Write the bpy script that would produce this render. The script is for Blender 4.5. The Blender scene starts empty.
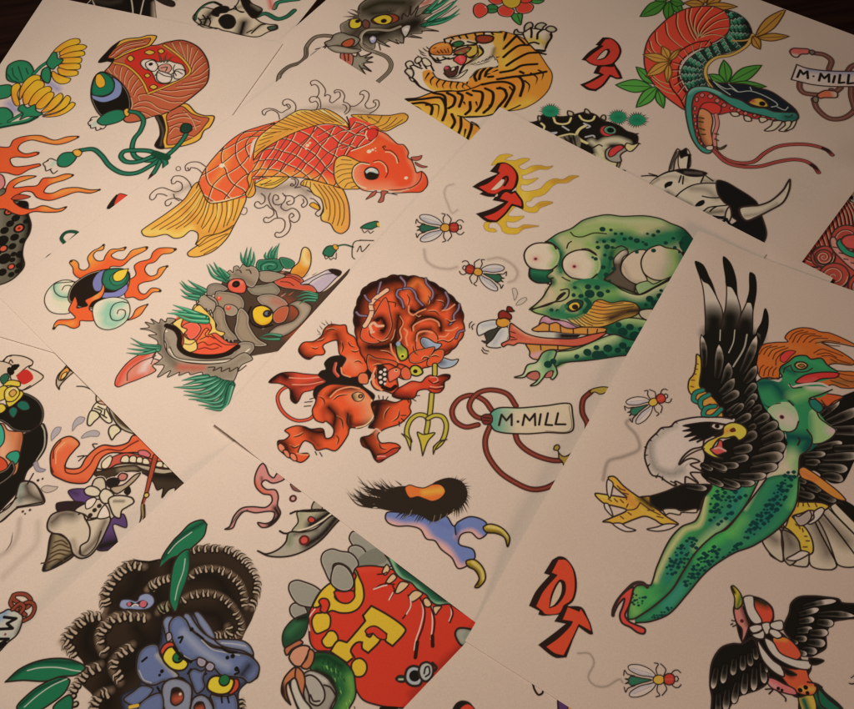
import math, numpy as np
# ---------------------------------------------------------------- camera geometry
FOC, PITCH, ROLL, HCAM = 2.3, math.radians(60), math.radians(-9), 0.62
def ray(px, py):
    x = (px-427)/427; y = -(py-354.5)/427
    c, s = math.cos(ROLL), math.sin(ROLL)
    dx, dy = c*x-s*y, s*x+c*y
    return dx, dy*math.sin(PITCH)+FOC*math.cos(PITCH), dy*math.cos(PITCH)-FOC*math.sin(PITCH)
def to_plane(px, py, z=0.0):
    X, Y, Z = ray(px, py)
    t = -(HCAM-z)/Z
    return X*t, Y*t
# ---------------------------------------------------------------- ink on paper
def s2l(c):
    c = np.asarray(c, float)/255
    return np.where(c <= .04045, c/12.92, ((c+.055)/1.055)**2.4)
PAPER = np.array([.80, .765, .72])
REF = s2l((218, 192, 172))                    # how the paper reads where the inks were judged
def set_ref(r, g, b):
    global REF
    REF = s2l((r, g, b))
def hexc(h):
    return [int(h[i:i+2], 16) for i in (0, 2, 4)]
def ink(h):
    return np.clip(s2l(hexc(h))/REF*PAPER*np.array([1., .97, .9]), .004, .86)
VX, VY, VS = 0., 0., 1.
def view(x, y, w):                            # following coordinates are read off an enlarged crop of this width
    global VX, VY, VS
    VX, VY, VS = x, y, w/854.
def pts(s):
    """'x y x y ...' ; a '!' after a pair marks a sharp corner"""
    if not isinstance(s, str):
        return s
    out = []; t = s.replace('!', ' ! ').split(); i = 0
    while i < len(t):
        if t[i] == '!':
            a = out[-1]; out[-1] = (a[0], a[1], True); i += 1
        else:
            out.append((VX+float(t[i])*VS, VY+float(t[i+1])*VS, False)); i += 2
    return out
def smooth(P, closed=False, n=0):
    """Catmull-Rom through P, broken at the corners"""
    m = len(P)
    if m < 3: return np.array([(p[0], p[1]) for p in P], float)
    A = np.array([(p[0], p[1]) for p in P], float); cor = [p[2] for p in P]
    out = []
    segs = m if closed else m-1
    for i in range(segs):
        a, b = A[i], A[(i+1) % m]
        p = A[i-1] if (closed or i > 0) and not cor[i] else a-(b-a)
        q = A[(i+2) % m] if (closed or i < m-2) and not cor[(i+1) % m] else b+(b-a)
        L = math.hypot(*(b-a)); k = n or max(2, min(16, int(L/.9)))
        la = max(math.hypot(*(a-p)), 1e-6); lb = max(math.hypot(*(q-b)), 1e-6)
        ta = (b-p)*L/(L+la); tb = (q-a)*L/(L+lb)
        t = np.linspace(0, 1, k, endpoint=False)[:, None]
        out.append((2*t**3-3*t**2+1)*a+(t**3-2*t**2+t)*ta+(-2*t**3+3*t**2)*b+(t**3-t**2)*tb)
    if not closed: out.append(A[-1:])
    return np.concatenate(out)
class Canvas:
    """a sheet-plane raster in which one drawing is inked; becomes the colour attribute of a fine mesh"""
    def __init__(s, box, z=0., pitch=None, xf=None):
        x0, y0, x1, y1 = box
        s.z = z; s.xf = xf or (lambda p: np.array(to_plane_np(p, s.z)))
        c = s.xf(np.array([(x0, y0), (x1, y0), (x1, y1), (x0, y1)], float))
        m = s.xf(np.array([((x0+x1)/2, (y0+y1)/2), ((x0+x1)/2+1, (y0+y1)/2)], float))
        s.px = float(np.hypot(*(m[1]-m[0])))   # metres per photo pixel here
        s.g = (pitch or .5)*s.px
        s.lo = c.min(0); n = np.ceil((c.max(0)-s.lo)/s.g).astype(int)+1
        s.W, s.H = int(n[0]), int(n[1])
        s.rgb = np.ones((s.H, s.W, 3), np.float32)*PAPER.astype(np.float32)
        s.al = np.zeros((s.H, s.W), np.float32)
        s.clip = None
        s.rng = np.random.default_rng(7)
    def T(s, P):
        return (s.xf(np.asarray(P, float)[:, :2])-s.lo)/s.g
    def cov(s, P):
        """anti-aliased polygon coverage -> (slice, array)"""
        x0, y0 = np.floor(P.min(0)).astype(int)-1; x1, y1 = np.ceil(P.max(0)).astype(int)+2
        x0, y0 = max(x0, 0), max(y0, 0); x1, y1 = min(x1, s.W), min(y1, s.H)
        if x1 <= x0 or y1 <= y0: return None
        w, h = x1-x0, y1-y0; SS = 3
        out = np.zeros((h, w+1), np.float32)
        A = P; B = np.roll(P, -1, 0)
        for r in range(h*SS):
            y = y0+(r+.5)/SS-.5
            m = (A[:, 1] <= y) != (B[:, 1] <= y)
            if not m.any(): continue
            a, b = A[m], B[m]
            xs = np.sort(a[:, 0]+(y-a[:, 1])/(b[:, 1]-a[:, 1])*(b[:, 0]-a[:, 0]))-x0+.5
            xs = np.clip(xs, 0, w)
            row = out[r//SS]
            for i in range(0, len(xs)-1, 2):
                l, q = xs[i], xs[i+1]; il, iq = int(l), int(q)
                if il == iq: row[il] += q-l
                else:
                    row[il] += il+1-l; row[il+1:iq] += 1; row[iq] += q-iq
        return (slice(y0, y1), slice(x0, x1)), np.minimum(out[:, :w]/SS, 1)
    def put(s, sl, c, col, lay=True):
        if s.clip is not None: c = c*s.clip[sl]
        col = np.asarray(col, np.float32)
        c3 = c[..., None]
        a0 = s.al[sl][..., None]
        # ink over ink / paper
        s.rgb[sl] = s.rgb[sl]*(1-c3)+col*c3
        if lay: s.al[sl] = np.maximum(s.al[sl], c)
    def mask(s, P):
        m = np.zeros((s.H, s.W), np.float32); r = s.cov(P)
        if r: m[r[0]] = r[1]
        return m
    def dist(s, P, R, closed=False):
        """distance field to polyline inside R (grid units), windowed; also parameter along"""
        Q = np.concatenate([P, P[:1]]) if closed else P
        x0, y0 = np.floor(Q.min(0)-R).astype(int); x1, y1 = np.ceil(Q.max(0)+R).astype(int)+1
        x0, y0 = max(x0, 0), max(y0, 0); x1, y1 = min(x1, s.W), min(y1, s.H)
        if x1 <= x0 or y1 <= y0: return None
        D = np.full((y1-y0, x1-x0), 1e6, np.float32); U = np.zeros_like(D)
        L = np.hypot(*(Q[1:]-Q[:-1]).T); cum = np.concatenate([[0], np.cumsum(L)]); tot = max(cum[-1], 1e-6)
        for i in range(len(Q)-1):
            a, b = Q[i], Q[i+1]
            u0 = max(int(min(a[0], b[0])-R)-1, x0); u1 = min(int(max(a[0], b[0])+R)+2, x1)
            v0 = max(int(min(a[1], b[1])-R)-1, y0); v1 = min(int(max(a[1], b[1])+R)+2, y1)
            if u1 <= u0 or v1 <= v0: continue
            X = np.arange(u0, u1, dtype=np.float32)[None]-a[0]; Y = np.arange(v0, v1, dtype=np.float32)[:, None]-a[1]
            dx, dy = b-a; l2 = dx*dx+dy*dy+1e-9
            t = np.clip((X*dx+Y*dy)/l2, 0, 1)
            d = np.hypot(X-t*dx, Y-t*dy)
            sl = (slice(v0-y0, v1-y0), slice(u0-x0, u1-x0))
            m = d < D[sl]
            D[sl] = np.where(m, d, D[sl]); U[sl] = np.where(m, np.clip((cum[i]+t*L[i])/tot, 0, 1), U[sl])
        return (slice(y0, y1), slice(x0, x1)), D, U
    # ---- drawing verbs; coordinates are the current view's, widths in photo pixels
    def path(s, p, closed=False, sm=True):
        P = pts(p)
        if isinstance(P, list) and sm: P = smooth(P, closed)
        return s.T(np.array([(q[0], q[1]) for q in P], float) if isinstance(P, list) else P)
    def fill(s, p, col, line=0, lc='2a1c18', sm=True, a=1.):
        P = s.path(p, True, sm); r = s.cov(P)
        if r is None: return P
        s.put(r[0], r[1]*a, ink(col))
        s.last = P
        if line: s.stroke(P, line, lc, closed=True)
        return P
    def stroke(s, p, w, col='2a1c18', closed=False, taper=0, a=1., sm=True, t0=0, t1=0):
        """w full width in photo px; taper 1: both ends, 2: the end, 3: the start"""
        P = p if isinstance(p, np.ndarray) else s.path(p, closed, sm)
        if sum(hexc(col)) < 200: w = w*1.22+.12          # black liner reads a little heavier than the washes
        R = w*s.px/s.g/2
        r = s.dist(P, R+1.5, closed)
        if r is None: return P
        sl, D, U = r
        if taper == 1: R = R*(1-np.abs(2*U-1)**2.5*.85)
        elif taper == 2: R = R*(1-U**1.6*.9)
        elif taper == 3: R = R*(1-(1-U)**1.6*.9)
        s.put(sl, np.clip(R-D+.5, 0, 1)*np.minimum(1, np.maximum(2*R, .3))*a, ink(col))
        return P
    def shade(s, p, r, col='1c1412', a=.9, pw=1.2, clip=None, closed=False, lay=True):
        """soft ink fading away from a path (whip shading / washes)"""
        P = p if isinstance(p, np.ndarray) else s.path(p, closed)
        if sum(hexc(col)) < 130: r, a = r*1.08, min(1.1, a*1.1)
        R = r*s.px/s.g
        q = s.dist(P, R, closed)
        if q is None: return
        sl, D, U = q
        c = a*np.clip(1-D/R, 0, 1)**pw
        c = c*(1+.12*(s.rng.random(c.shape)-.5))
        old = s.clip
        if clip is not None:
            m = s.mask(clip) if clip.ndim == 2 and clip.shape[1] == 2 else clip
            s.clip = m if old is None else old*m
        s.put(sl, np.clip(c, 0, 1), ink(col), lay=lay)
        s.clip = old
    def within(s, P):
        """context: keep everything that follows inside the outline"""
        class K:
            def __enter__(k): k.o = s.clip; m = s.mask(P); s.clip = m if k.o is None else k.o*m
            def __exit__(k, *a): s.clip = k.o
        return K()
    def dots(s, D, col='2a1c18', r=None):
        t = [float(v) for v in D.split()]
        step = 3 if r is None else 2
        for i in range(0, len(t), step):
            rr = (t[i+2]*VS if r is None else r)*.85
            q = np.array([(VX+t[i]*VS, VY+t[i+1]*VS)]*2); q[1, 0] += .01
            s.stroke(s.T(q), rr*2, col)
def to_plane_np(P, z=0.):
    P = np.asarray(P, float); return np.stack(to_plane(P[:, 0], P[:, 1], z), 1)
def _form(s, p, col, sh=(), rim=None, lw=.85, lc='2a1c18', rr=1.6, ra=.75, sm=True, er=0, ec='1c1412', ea=.8):
    """outlined form: flat ink, soft edge darkening (er), extra whip shading (sh: path, reach, colour, strength), pale inner rim"""
    P = s.path(p, True, sm)
    r = s.cov(P)
    if r is None: return P
    s.put(r[0], r[1], ink(col))
    m = s.mask(P); old = s.clip; s.clip = m if old is None else old*m
    if er: s.shade(P, er, ec, ea, closed=True)
    for q in sh:
        s.shade(q[0], q[1], q[2] if len(q) > 2 else '1c1412', q[3] if len(q) > 3 else .85, q[4] if len(q) > 4 else 1.1)
    if rim: s.shade(P, rr, rim, ra, .6, closed=True)
    s.clip = old
    if lw: s.stroke(P, lw, lc, closed=True)
    return P
Canvas.form = _form
def _tuft(s, L, w, col='2f6a50', hi=None, lc='1d3a2e', lw=.6, taper=2):
    """locks of hair / feathers: tapering strokes with a dark edge"""
    for p in L.split('|'):
        P = s.path(p)
        if lw: s.stroke(P, w+lw, lc, taper=taper)
        s.stroke(P, w, col, taper=taper)
        if hi: s.stroke(P+np.array([.25*w*s.px/s.g, 0]), w*.35, hi, taper=taper, a=.8)
Canvas.tuft = _tuft
def _lines(s, L, w=.75, col='2a1c18', taper=0, a=1.):
    for p in L.split('|'): s.stroke(p, w, col, taper=taper, a=a)
Canvas.lines = _lines
ART = []
def art(name, box, sheet, label):
    def d(f):
        ART.append((name, box, sheet, label, f)); return f
    return d
K = '33231d'
def curls(c, L, w=.75, col='5a4740'):
    for p in L.split('|'): c.stroke(p, w, col)
def net(c, A, w=.85, col='3a2620', hi='f8cfae', off=(-.7, -.6), hw=1.1, ha=.8):
    """scale lines, each with the pale rim the flash painter leaves beside it"""
    for p in A.split('|'):
        P = smooth(pts(p)); c.stroke(c.T(P+np.array(off)), hw, hi, a=ha)
    for p in A.split('|'): c.stroke(p, w, col)
def lattice(c, top, bot, N, M):
    """overlapping scales between two body lines: crossing liner strokes, each scale rimmed pale on its forward side"""
    A, B = smooth(pts(top)), smooth(pts(bot))
    def at(P, s):
        d = np.concatenate([[0], np.cumsum(np.hypot(*(P[1:]-P[:-1]).T))]); d /= d[-1]
        return np.stack([np.interp(s, d, P[:, 0]), np.interp(s, d, P[:, 1])], -1)
    def S(s, t): s = np.clip(s, 0, 1); return at(A, s)*(1-t)[..., None]+at(B, s)*t[..., None]
    t = np.linspace(0, 1, 40)
    for dark in (0, 1):
        for k in range(-int(M)-2, int(N+M)+2):
            for sg in (1, -1):
                u = t+0.; bow = .10*np.abs(np.sin(u*M*np.pi))        # each side of a scale bellies out
                s = (k+(u*M if sg > 0 else M-u*M))/N + (bow/N if sg > 0 else bow/N)
                m = (s > 0) & (s < 1)
                if m.sum() < 3: continue
                P = S(s[m], u[m])
                if dark: c.stroke(c.T(P), .85, '3a2018')
                else: c.stroke(c.T(P+np.array([.75, .35 if sg < 0 else -.45])), 1.15, 'f6cba6', a=.85)
@art('koi_drawing', (133, 75, 436, 262), 'koi', 'orange and red koi carp with golden fins among curling waves')
def koi(c):
    # waves behind
    g = '4a3832'
    view(255, 75, 140)
    c.shade('200 250 330 220 420 200 500 200 600 210 700 230', 9, 'a08c80', .75)
    curls(c, '150 270 140 235 105 215 70 225 60 245 48 240 45 220 75 205 120 210 160 230 190 215 215 200 212 185 195 178 182 188 168 175 175 155 205 148 240 170 250 200 240 235|190 180 205 200|375 210 385 180 370 160 350 168 338 165 332 145 350 132 385 138 400 170 400 200|345 62 338 50 345 37 375 33 410 60 430 95 425 130 440 120 460 130 455 160 470 170 500 150 520 130 515 105 495 105 488 112 483 100 500 90 530 98 547 130 540 165 560 170 580 190 575 220 550 240|345 65 365 58 385 75 390 110 375 140|545 230 560 205 550 185 535 182|580 190 610 190 650 160 665 130 655 118 640 120 645 103 670 95 695 115 690 150 672 180 680 200 700 205 735 190 735 170 722 168 725 155 750 155 758 180 740 210 700 235', .95, g)
    view(135, 155, 140)
    c.shade('240 240 290 210 330 190', 7, 'a08c80', .7)
    curls(c, '430 70 390 45 340 45 308 65 312 95 335 92 340 78 380 85 410 110|330 95 322 78|220 155 240 130 290 132 330 165 345 200|222 150 225 175 245 172 255 160 285 175 285 210 250 225 215 215 170 200 130 210 95 240 90 265 105 275 125 260 135 240 170 240 195 250|290 280 260 265 215 268 185 285 190 310 212 305 222 290|235 240 245 265 270 280', .95, g)
    c.stroke('263 70 252 78 252 92 265 97 277 90 276 76', .7, g, closed=True)
    c.stroke('655 320 680 325 682 350 665 365 648 360', .7, g)
    view(235, 155, 140)
    c.shade('140 200 210 210 290 200 340 190 400 200 440 230', 11, '8d7a6e', .8)
    c.shade('160 230 240 290 300 330', 10, '94827a', .6)
    curls(c, '345 145 365 150 370 175 350 190 338 185 345 175 355 180|320 140 350 135 385 155 380 185 365 200 400 195|160 235 182 255 180 285 160 300 142 285 125 290 120 310 140 325 175 318 195 305 210 320 235 340 235 365 205 385 190 380 175 390 180 410 210 410 240 390 270 385 290 390 305 410 300 450 275 475 252 472 243 488 255 502 290 498 325 470 340 430 335 400 360 412 385 400 395 370 380 340 350 325 310 340 280 320 285 300 265 305 240 300 230 275 240 245 262 250 265 270 250 275|290 235 310 255 300 285 285 300|300 250 340 250 360 265 355 295 325 305 315 290 335 280|360 265 400 245 435 270 440 300 415 320 405 305 420 290 415 270|335 400 330 375 345 355 360 370 345 382|250 345 260 385|215 235 205 265 220 310 250 345|440 215 480 235 520 260 540 300 530 350 510 375 490 360 500 345 520 330 510 300 480 270 460 265', .95, g)
    # tail fin
    view(135, 155, 140)
    t = c.fill('385 165 300 270 200 350 60 445 40 465 55 492 110 500 190 485 240 508 290 500 340 462 380 475 385 510 370 545 385 550! 340 580 320 600 330 618 390 620 480 585 560 510 600 440 650 340 675 250 560 200', 'e3a64a')
    with c.within(t):
        c.shade('385 200 300 300 380 420 400 480 500 460 600 420', 9, 'c9762e', .45)
        c.shade('60 470 180 470 260 490 340 450', 7, 'edc66a', .8)
        for p in ('400 195 330 285 230 370 100 455|405 215 350 300 270 380 150 455|412 230 370 310 290 400 195 455|418 245 380 330 320 400 250 450|430 265 400 340 350 400 300 440|440 280 420 350 380 420|455 290 440 350 405 440|480 295 470 360 430 430 410 450|500 290 500 360 460 440 450 470|530 285 530 350 500 440 480 480|560 280 560 350 540 440|600 270 590 360 560 430|640 255 620 340 600 400|385 555 450 500 540 470 600 440|390 560 460 520 560 480|400 590 480 545 570 480|420 605 500 560').split('|'):
            c.stroke(p, .75, '5a3a22')
        for p in ('392 200 320 285 210 370|410 235 360 320 280 400|450 290 425 360|515 290 500 380|580 280 570 380').split('|'): c.stroke(p, 1.2, 'f3cf7c', a=.7)
    c.stroke(t, .95, K, closed=True)
    c.stroke('370 545 420 500 520 475 600 430', .8, K)
    # dorsal + pectoral fins
    view(320, 90, 140)
    f = c.fill('190 155 260 150 420 155 510 142 537 160 525 190 470 220 410 250 370 245 280 200', 'dba144')
    with c.within(f):
        c.shade('290 160 400 160 530 150', 5, 'c27c33', .5)
        for p in '230 158 290 195|250 158 260 175|300 165 360 200 |380 155 350 200 310 215|430 165 400 205 350 225|470 170 430 210 380 240|505 180 460 212 400 240|290 158 300 175'.split('|'): c.stroke(p, .7, '5a3a22')
    c.stroke(f, .9, K, closed=True)
    view(235, 155, 140)
    f = c.fill('120 180 200 205 250 195 330 130 240 125', 'e2b04e', .9, K)
    with c.within(f):
        for p in '150 180 230 170 300 135|180 190 250 175 310 140|160 185 220 155'.split('|'): c.stroke(p, .8, '5a3a22')
    f = c.fill('400 180 430 150 600 185 650 200 690 290 700 390 690 450 650 480 610 465 580 420 530 400 525 370 540 340 525 270 480 240 450 200', 'dfa04a')
    with c.within(f):
        c.shade('690 300 700 400 670 470', 6, 'e58d55', .7); c.shade('440 170 500 240 540 380', 6, 'edc268', .7)
        for p in '480 175 540 260 560 330|510 180 570 270 580 350 570 400|540 185 600 270 610 350 595 420|570 190 630 280 640 370 625 430|600 195 660 290 665 380 650 430|440 160 430 190|460 165 460 200|420 165 412 190'.split('|'): c.stroke(p, .7, '5a3a22')
    c.stroke(f, .95, K, closed=True)
    f = c.fill('455 305 475 290 510 310 515 335 480 325', 'e0a23c', .8, K)
    # rear body
    view(135, 70, 140)
    c.fill('700 560 760 420 830 380 860 600 780 640 720 620', 'e5623a')
    b = c.fill('390 700! 420 615 530 480 640 390 760 345 900 300! 900 420 730 420 700 560 720 600! 690 640 700 700 680 770! 670 780 600 790 520 805 455 815! 410 740', 'e5623a')
    with c.within(b):
        c.shade('400 640 540 500 560 560 480 700', 8, 'ef8a45', .8)
        c.shade('760 345 880 330 830 400', 6, 'dc5a3c', .8)
        lattice(c, '870 318 760 343 640 388 530 478 430 605 380 700 400 745 455 815', '880 420 745 440 705 500 715 580 700 660 695 700 690 740 680 765', 4.4, 2.3)
        0 and net(c, '530 480 530 560 560 640 590 700|610 440 620 530 650 600 690 650|690 390 700 460 700 500|455 575 540 582 640 580 720 582|420 640 500 655 600 650 700 640|530 490 620 500 700 500|640 395 700 430|760 345 720 380', off=(.7, .6))
        view(135, 155, 140)
        0 and net(c, '400 135 470 145 570 155 680 125|405 218 500 212 590 200 690 190|450 60 470 130 510 215 545 290|535 10 555 80 590 170 645 245|625 0 640 60 680 120|395 150 410 215 460 290', off=(.7, .6))
        c.stroke('460 290 520 283 600 263 670 245', 1.6, 'f3c89a')
    view(135, 70, 140)
    c.stroke('375 720 420 615 530 480 640 390 760 345 850 322', .9, K)
    view(135, 155, 140)
    c.stroke('385 165 410 225 450 290 520 290 600 270 680 240', .95, K)
    c.dots('530 65 20', 'f6d3b4')
    f = c.fill('715 95 738 120 730 180 735 220 720 250 690 260 675 240 695 190 685 140', 'dc9a43', .9, K)
    c.stroke('715 110 710 160 700 200', .7, '5a3a22'); c.stroke('725 150 712 200 690 245', .7, '5a3a22')
    # front body
    view(255, 75, 140)
    b = c.fill('0 520 60 450 200 360 320 320 450 305 560 310 580 260 660 280 760 330 750 400 650 450 570 490 490 540 480 600 520 690 440 665 380 650 290 625 150 620 20 640 -20 640', 'e2493a')
    with c.within(b):
        c.shade('0 560 100 610 250 610 400 650 520 690', 12, 'ef9a45', .85)
        c.shade('400 320 560 330 560 440', 6, 'de3a33', .5)
        lattice(c, '-30 560 60 450 200 358 320 318 450 303 560 300 660 280 770 325', '-30 680 100 630 200 624 300 634 400 658 500 700 590 560 740 400', 7.4, 3.0)
        0 and net(c, '0 545 50 600 75 625|40 490 95 535 150 600|125 435 185 510 235 560 295 630|190 378 245 450 295 520 345 590 385 645|280 345 330 400 370 470 410 530 460 600 490 650|375 325 420 410 460 470 500 520|480 305 505 390 535 450|570 270 585 350 600 430|665 290 672 350 690 410', off=(.7, -.5))
        net(c, '-20 530 20 505 60 455 120 430|60 600 100 530 150 450 200 375|150 590 190 515 245 450 320 385 380 325|240 590 295 520 350 450 420 395 480 365|295 625 345 590 400 520 460 465 530 430|380 650 410 600 470 540|385 370 440 340 500 310|490 365 530 340 580 335 660 300|520 420 600 370 670 340 740 335|530 450 600 420|20 640 60 600', off=(-.6, .7))
        c.dots('320 430 14 335 415 10 312 450 9', 'f3c9aa')
    c.stroke('0 620 150 620 300 630 440 665 520 690', .9, K)
    f = c.fill('-10 520 10 400 80 330 200 250 270 215 350 215 430 208 500 240 560 290 570 320 545 312 420 300 300 330 200 370 90 430 20 480', 'e0a146')
    with c.within(f):
        c.shade('20 470 100 400 250 320 420 290', 6, 'c97c33', .5); c.shade('30 380 150 270 300 220 430 215', 4, 'efc873', .7)
        c.stroke('400 215 480 250 550 300', 2.2, 'f0cf8a')
        for p in '0 470 60 430|20 430 90 400|30 400 110 375|50 375 130 350|60 355 160 345|90 325 200 335|110 305 230 335|140 285 260 320|160 270 290 315|190 260 320 315|220 245 360 310|250 235 390 305|280 225 430 300|300 222 450 285|340 218 480 290|360 217 500 285|390 215 530 300|420 212 545 295'.split('|'): c.stroke(p, .7, '5a3a22')
    c.stroke(f, .9, K, closed=True)
    c.stroke('560 255 575 300 575 330', 1.3, K)
    # head
    view(320, 90, 140)
    h = c.fill('160 400 180 375 230 355 290 325 345 245 400 265 440 300 475 330 510 335 540 380 535 410 560 430 580 480 590 500 620 495 650 530 655 580 620 620 550 625 440 620 350 610 240 605 180 480 130 420', 'e8512f')
    with c.within(h):
        c.shade('345 250 440 310 520 345 545 430 580 500 560 590 430 605', 4, 'f08a62', .8)
        c.shade('200 480 200 540 260 600 400 610', 16, 'f2906a', .95)
        c.shade('440 610 520 600 590 570 620 520', 5, 'ea7660', .8)
        c.shade('240 400 300 350 380 330', 10, 'ef6233', .8)
    c.stroke('345 245 350 270 320 310 260 340 190 365 160 400', .8, K); c.stroke('340 255 345 275 315 318 255 348 190 372', 1.2, 'f6c8a6')
    c.fill('275 245 350 240 348 275 310 310 285 290', 'd8382f', .7, K); c.stroke('285 250 278 275 290 300', 1.2, 'f6c8a6')
    f = c.fill('90 440 120 405 170 405 235 435 290 450 230 455 200 490 200 540 240 600 200 605 130 600 90 540', 'dfa64c', .9, K)
    for p in '190 430 130 425|200 455 130 455 100 470|190 480 120 490 95 505|195 505 140 515 105 535|200 535 150 545 115 570|215 560 170 570 150 595|225 585 190 595|200 420 235 435'.split('|'): c.stroke(p, .7, '5a3a22')
    c.stroke('300 455 250 450 210 475 200 520 225 575 280 600', 1.4, 'f7c4a0'); c.stroke('300 448 245 442 205 470 195 520 215 570 260 610 330 622 420 630 470 640', .9, K)
    c.fill('268 500 285 475 320 468 350 480 362 510 350 540 315 550 280 540', '2b201c')
    c.fill('278 495 310 475 345 487 355 510 330 505 300 500 285 510', 'b9c2be'); c.fill('290 485 315 478 335 487 315 494', 'f2ead8')
    c.fill('285 515 310 500 345 515 335 545 300 543', '231c14')
    c.stroke('325 435 365 430 405 460 415 500 400 535', .7, K); c.stroke('330 442 365 438 398 465 406 500', 1, 'f7b48e')
    c.stroke('385 345 395 365 430 370 465 400 480 440', .8, K); c.stroke('400 378 430 382 462 410 472 445', 1.2, 'f7b896'); c.stroke('380 350 395 340 400 350', .7, K)
    c.dots('300 375 17 322 365 10 338 355 6 525 537 13 340 372 4', 'f7cdb0')
    c.stroke('620 500 615 540 590 575 540 600 460 610 420 612', .8, K)
    c.stroke('395 610 470 622 540 605', 1, 'f7b896')
    for p in ('345 615 335 640 300 660 280 668 295 650 325 620', '375 618 372 650 355 685 385 680 395 640 415 620', '555 412 600 405 622 400 610 425 570 430', '580 440 620 460 655 468 630 475 590 460'):
        c.fill(p, 'b35a4c', .7, K)
    c.stroke(smh('345 245 400 265 440 300 475 330 510 335 540 380 535 410 560 430 580 480 590 505 620 497 650 530 655 580 620 620 550 625 440 630', c), .95, K)
def smh(s, c):
    return c.T(smooth(pts(s)))
@art('flaming_eyeball_drawing', (44, 241, 182, 333), 'koi', 'shell like eyeballs wrapped in orange flames')
def fireballs(c):
    view(40, 235, 140)
    fl = ('190 155 180 170 200 200 205 235 235 262 270 260 420 240 430 195 500 190 560 140 650 90 655 72 610 80 560 95 510 150 460 145 435 125 470 100 515 92 522 75 480 85 430 90 400 125 385 155 345 155 325 125 345 100 385 90 390 60 360 80 320 100 290 140 300 190 270 215 240 205 235 175 215 155',
          '530 270 560 265 585 240 575 190 605 165 670 145 690 105 730 80 830 85 800 110 745 120 700 165 655 180 640 215 670 250 710 240 725 205 775 190 760 215 725 260 680 280 630 290 600 310 610 350 640 360 680 325 730 330 735 345 690 350 650 385 610 398 570 380 520 380',
          '85 575 85 550 110 520 180 515 215 505 195 480 175 460 185 430 200 400 215 375 230 420 225 445 260 440 290 430 275 400 320 375 370 340 385 300 395 330 375 380 320 410 300 450 330 480 330 520 290 525 245 525 240 555 205 570 150 550 110 550',
          '530 520 560 500 590 450 655 425 640 450 610 490 560 515')
    c.form('205 285 150 275 90 295 40 350 28 410 60 465 120 482 190 470 220 400 215 320', 'd9cdb4', sh=[('100 290 90 340 130 375 200 370', 7, '7fb79d', .9), ('60 350 60 420 110 470', 5, 'eadcc8', .8)])
    c.stroke('215 285 150 290 90 300 90 345 125 375 180 375 205 340 185 310 150 312 135 335', .8)
    for i in (0, 1): c.form(fl[i], 'e85f32', sh=[(dict(((0, '650 80 520 85 390 60 300 150 190 160'), (1, '820 90 770 190 730 335')))[i], 17, 'ee9a48', .9)], er=1.5, ec='b23a22', ea=.4)
    b = c.form('175 400 180 340 215 290 300 235 400 210 470 205 540 225 548 270 530 330 480 370 400 385 350 440 300 450 230 440', '221812', rim='d9c6b0', rr=1.5)
    c.form('400 212 350 235 320 290 335 340 370 340 390 300 400 240', '7878ae', lw=.7)
    c.form('370 345 400 350 460 345 530 300 535 330 500 370 430 385 375 380', '7f7fb5', lw=.7)
    c.form('400 215 470 203 525 215 545 260 520 305 460 340 400 325 378 290 385 240', '2c6e54', er=2.5, ec='173f32')
    c.form('440 240 500 215 530 260 500 300 450 305 425 270', '2f7a5c', lw=.5)
    c.form('540 205! 475 220 445 250 455 280 490 280 520 255', 'f0be42', lw=.8)
    c.form(fl[2], 'e85f32', sh=[('85 560 200 540', 6, 'ee9a48', .7), ('385 305 340 380', 6, 'ee9a48', .8)])
    c.form(fl[3], 'e8683a', sh=[('655 425 590 480', 5, 'ee9a48', .7)])
    c.form('320 470 335 420 390 390 460 380 530 400 550 460 530 520 470 565 400 578 345 550', 'd8d6b8', sh=[('390 480 420 430 400 530 450 550', 9, '7fb99f', .8), ('500 420 440 440 430 490 470 520 520 500', 7, '86bda4', .9)])
    c.stroke('535 415 500 408 450 425 428 475 440 515 480 522 515 500 520 465 500 455 478 460 472 480', .85)
    c.dots('190 160 9 388 62 9 520 78 9 652 78 9 825 88 10 775 192 9 733 342 9 655 425 7 85 570 10', '3a2620')
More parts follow.
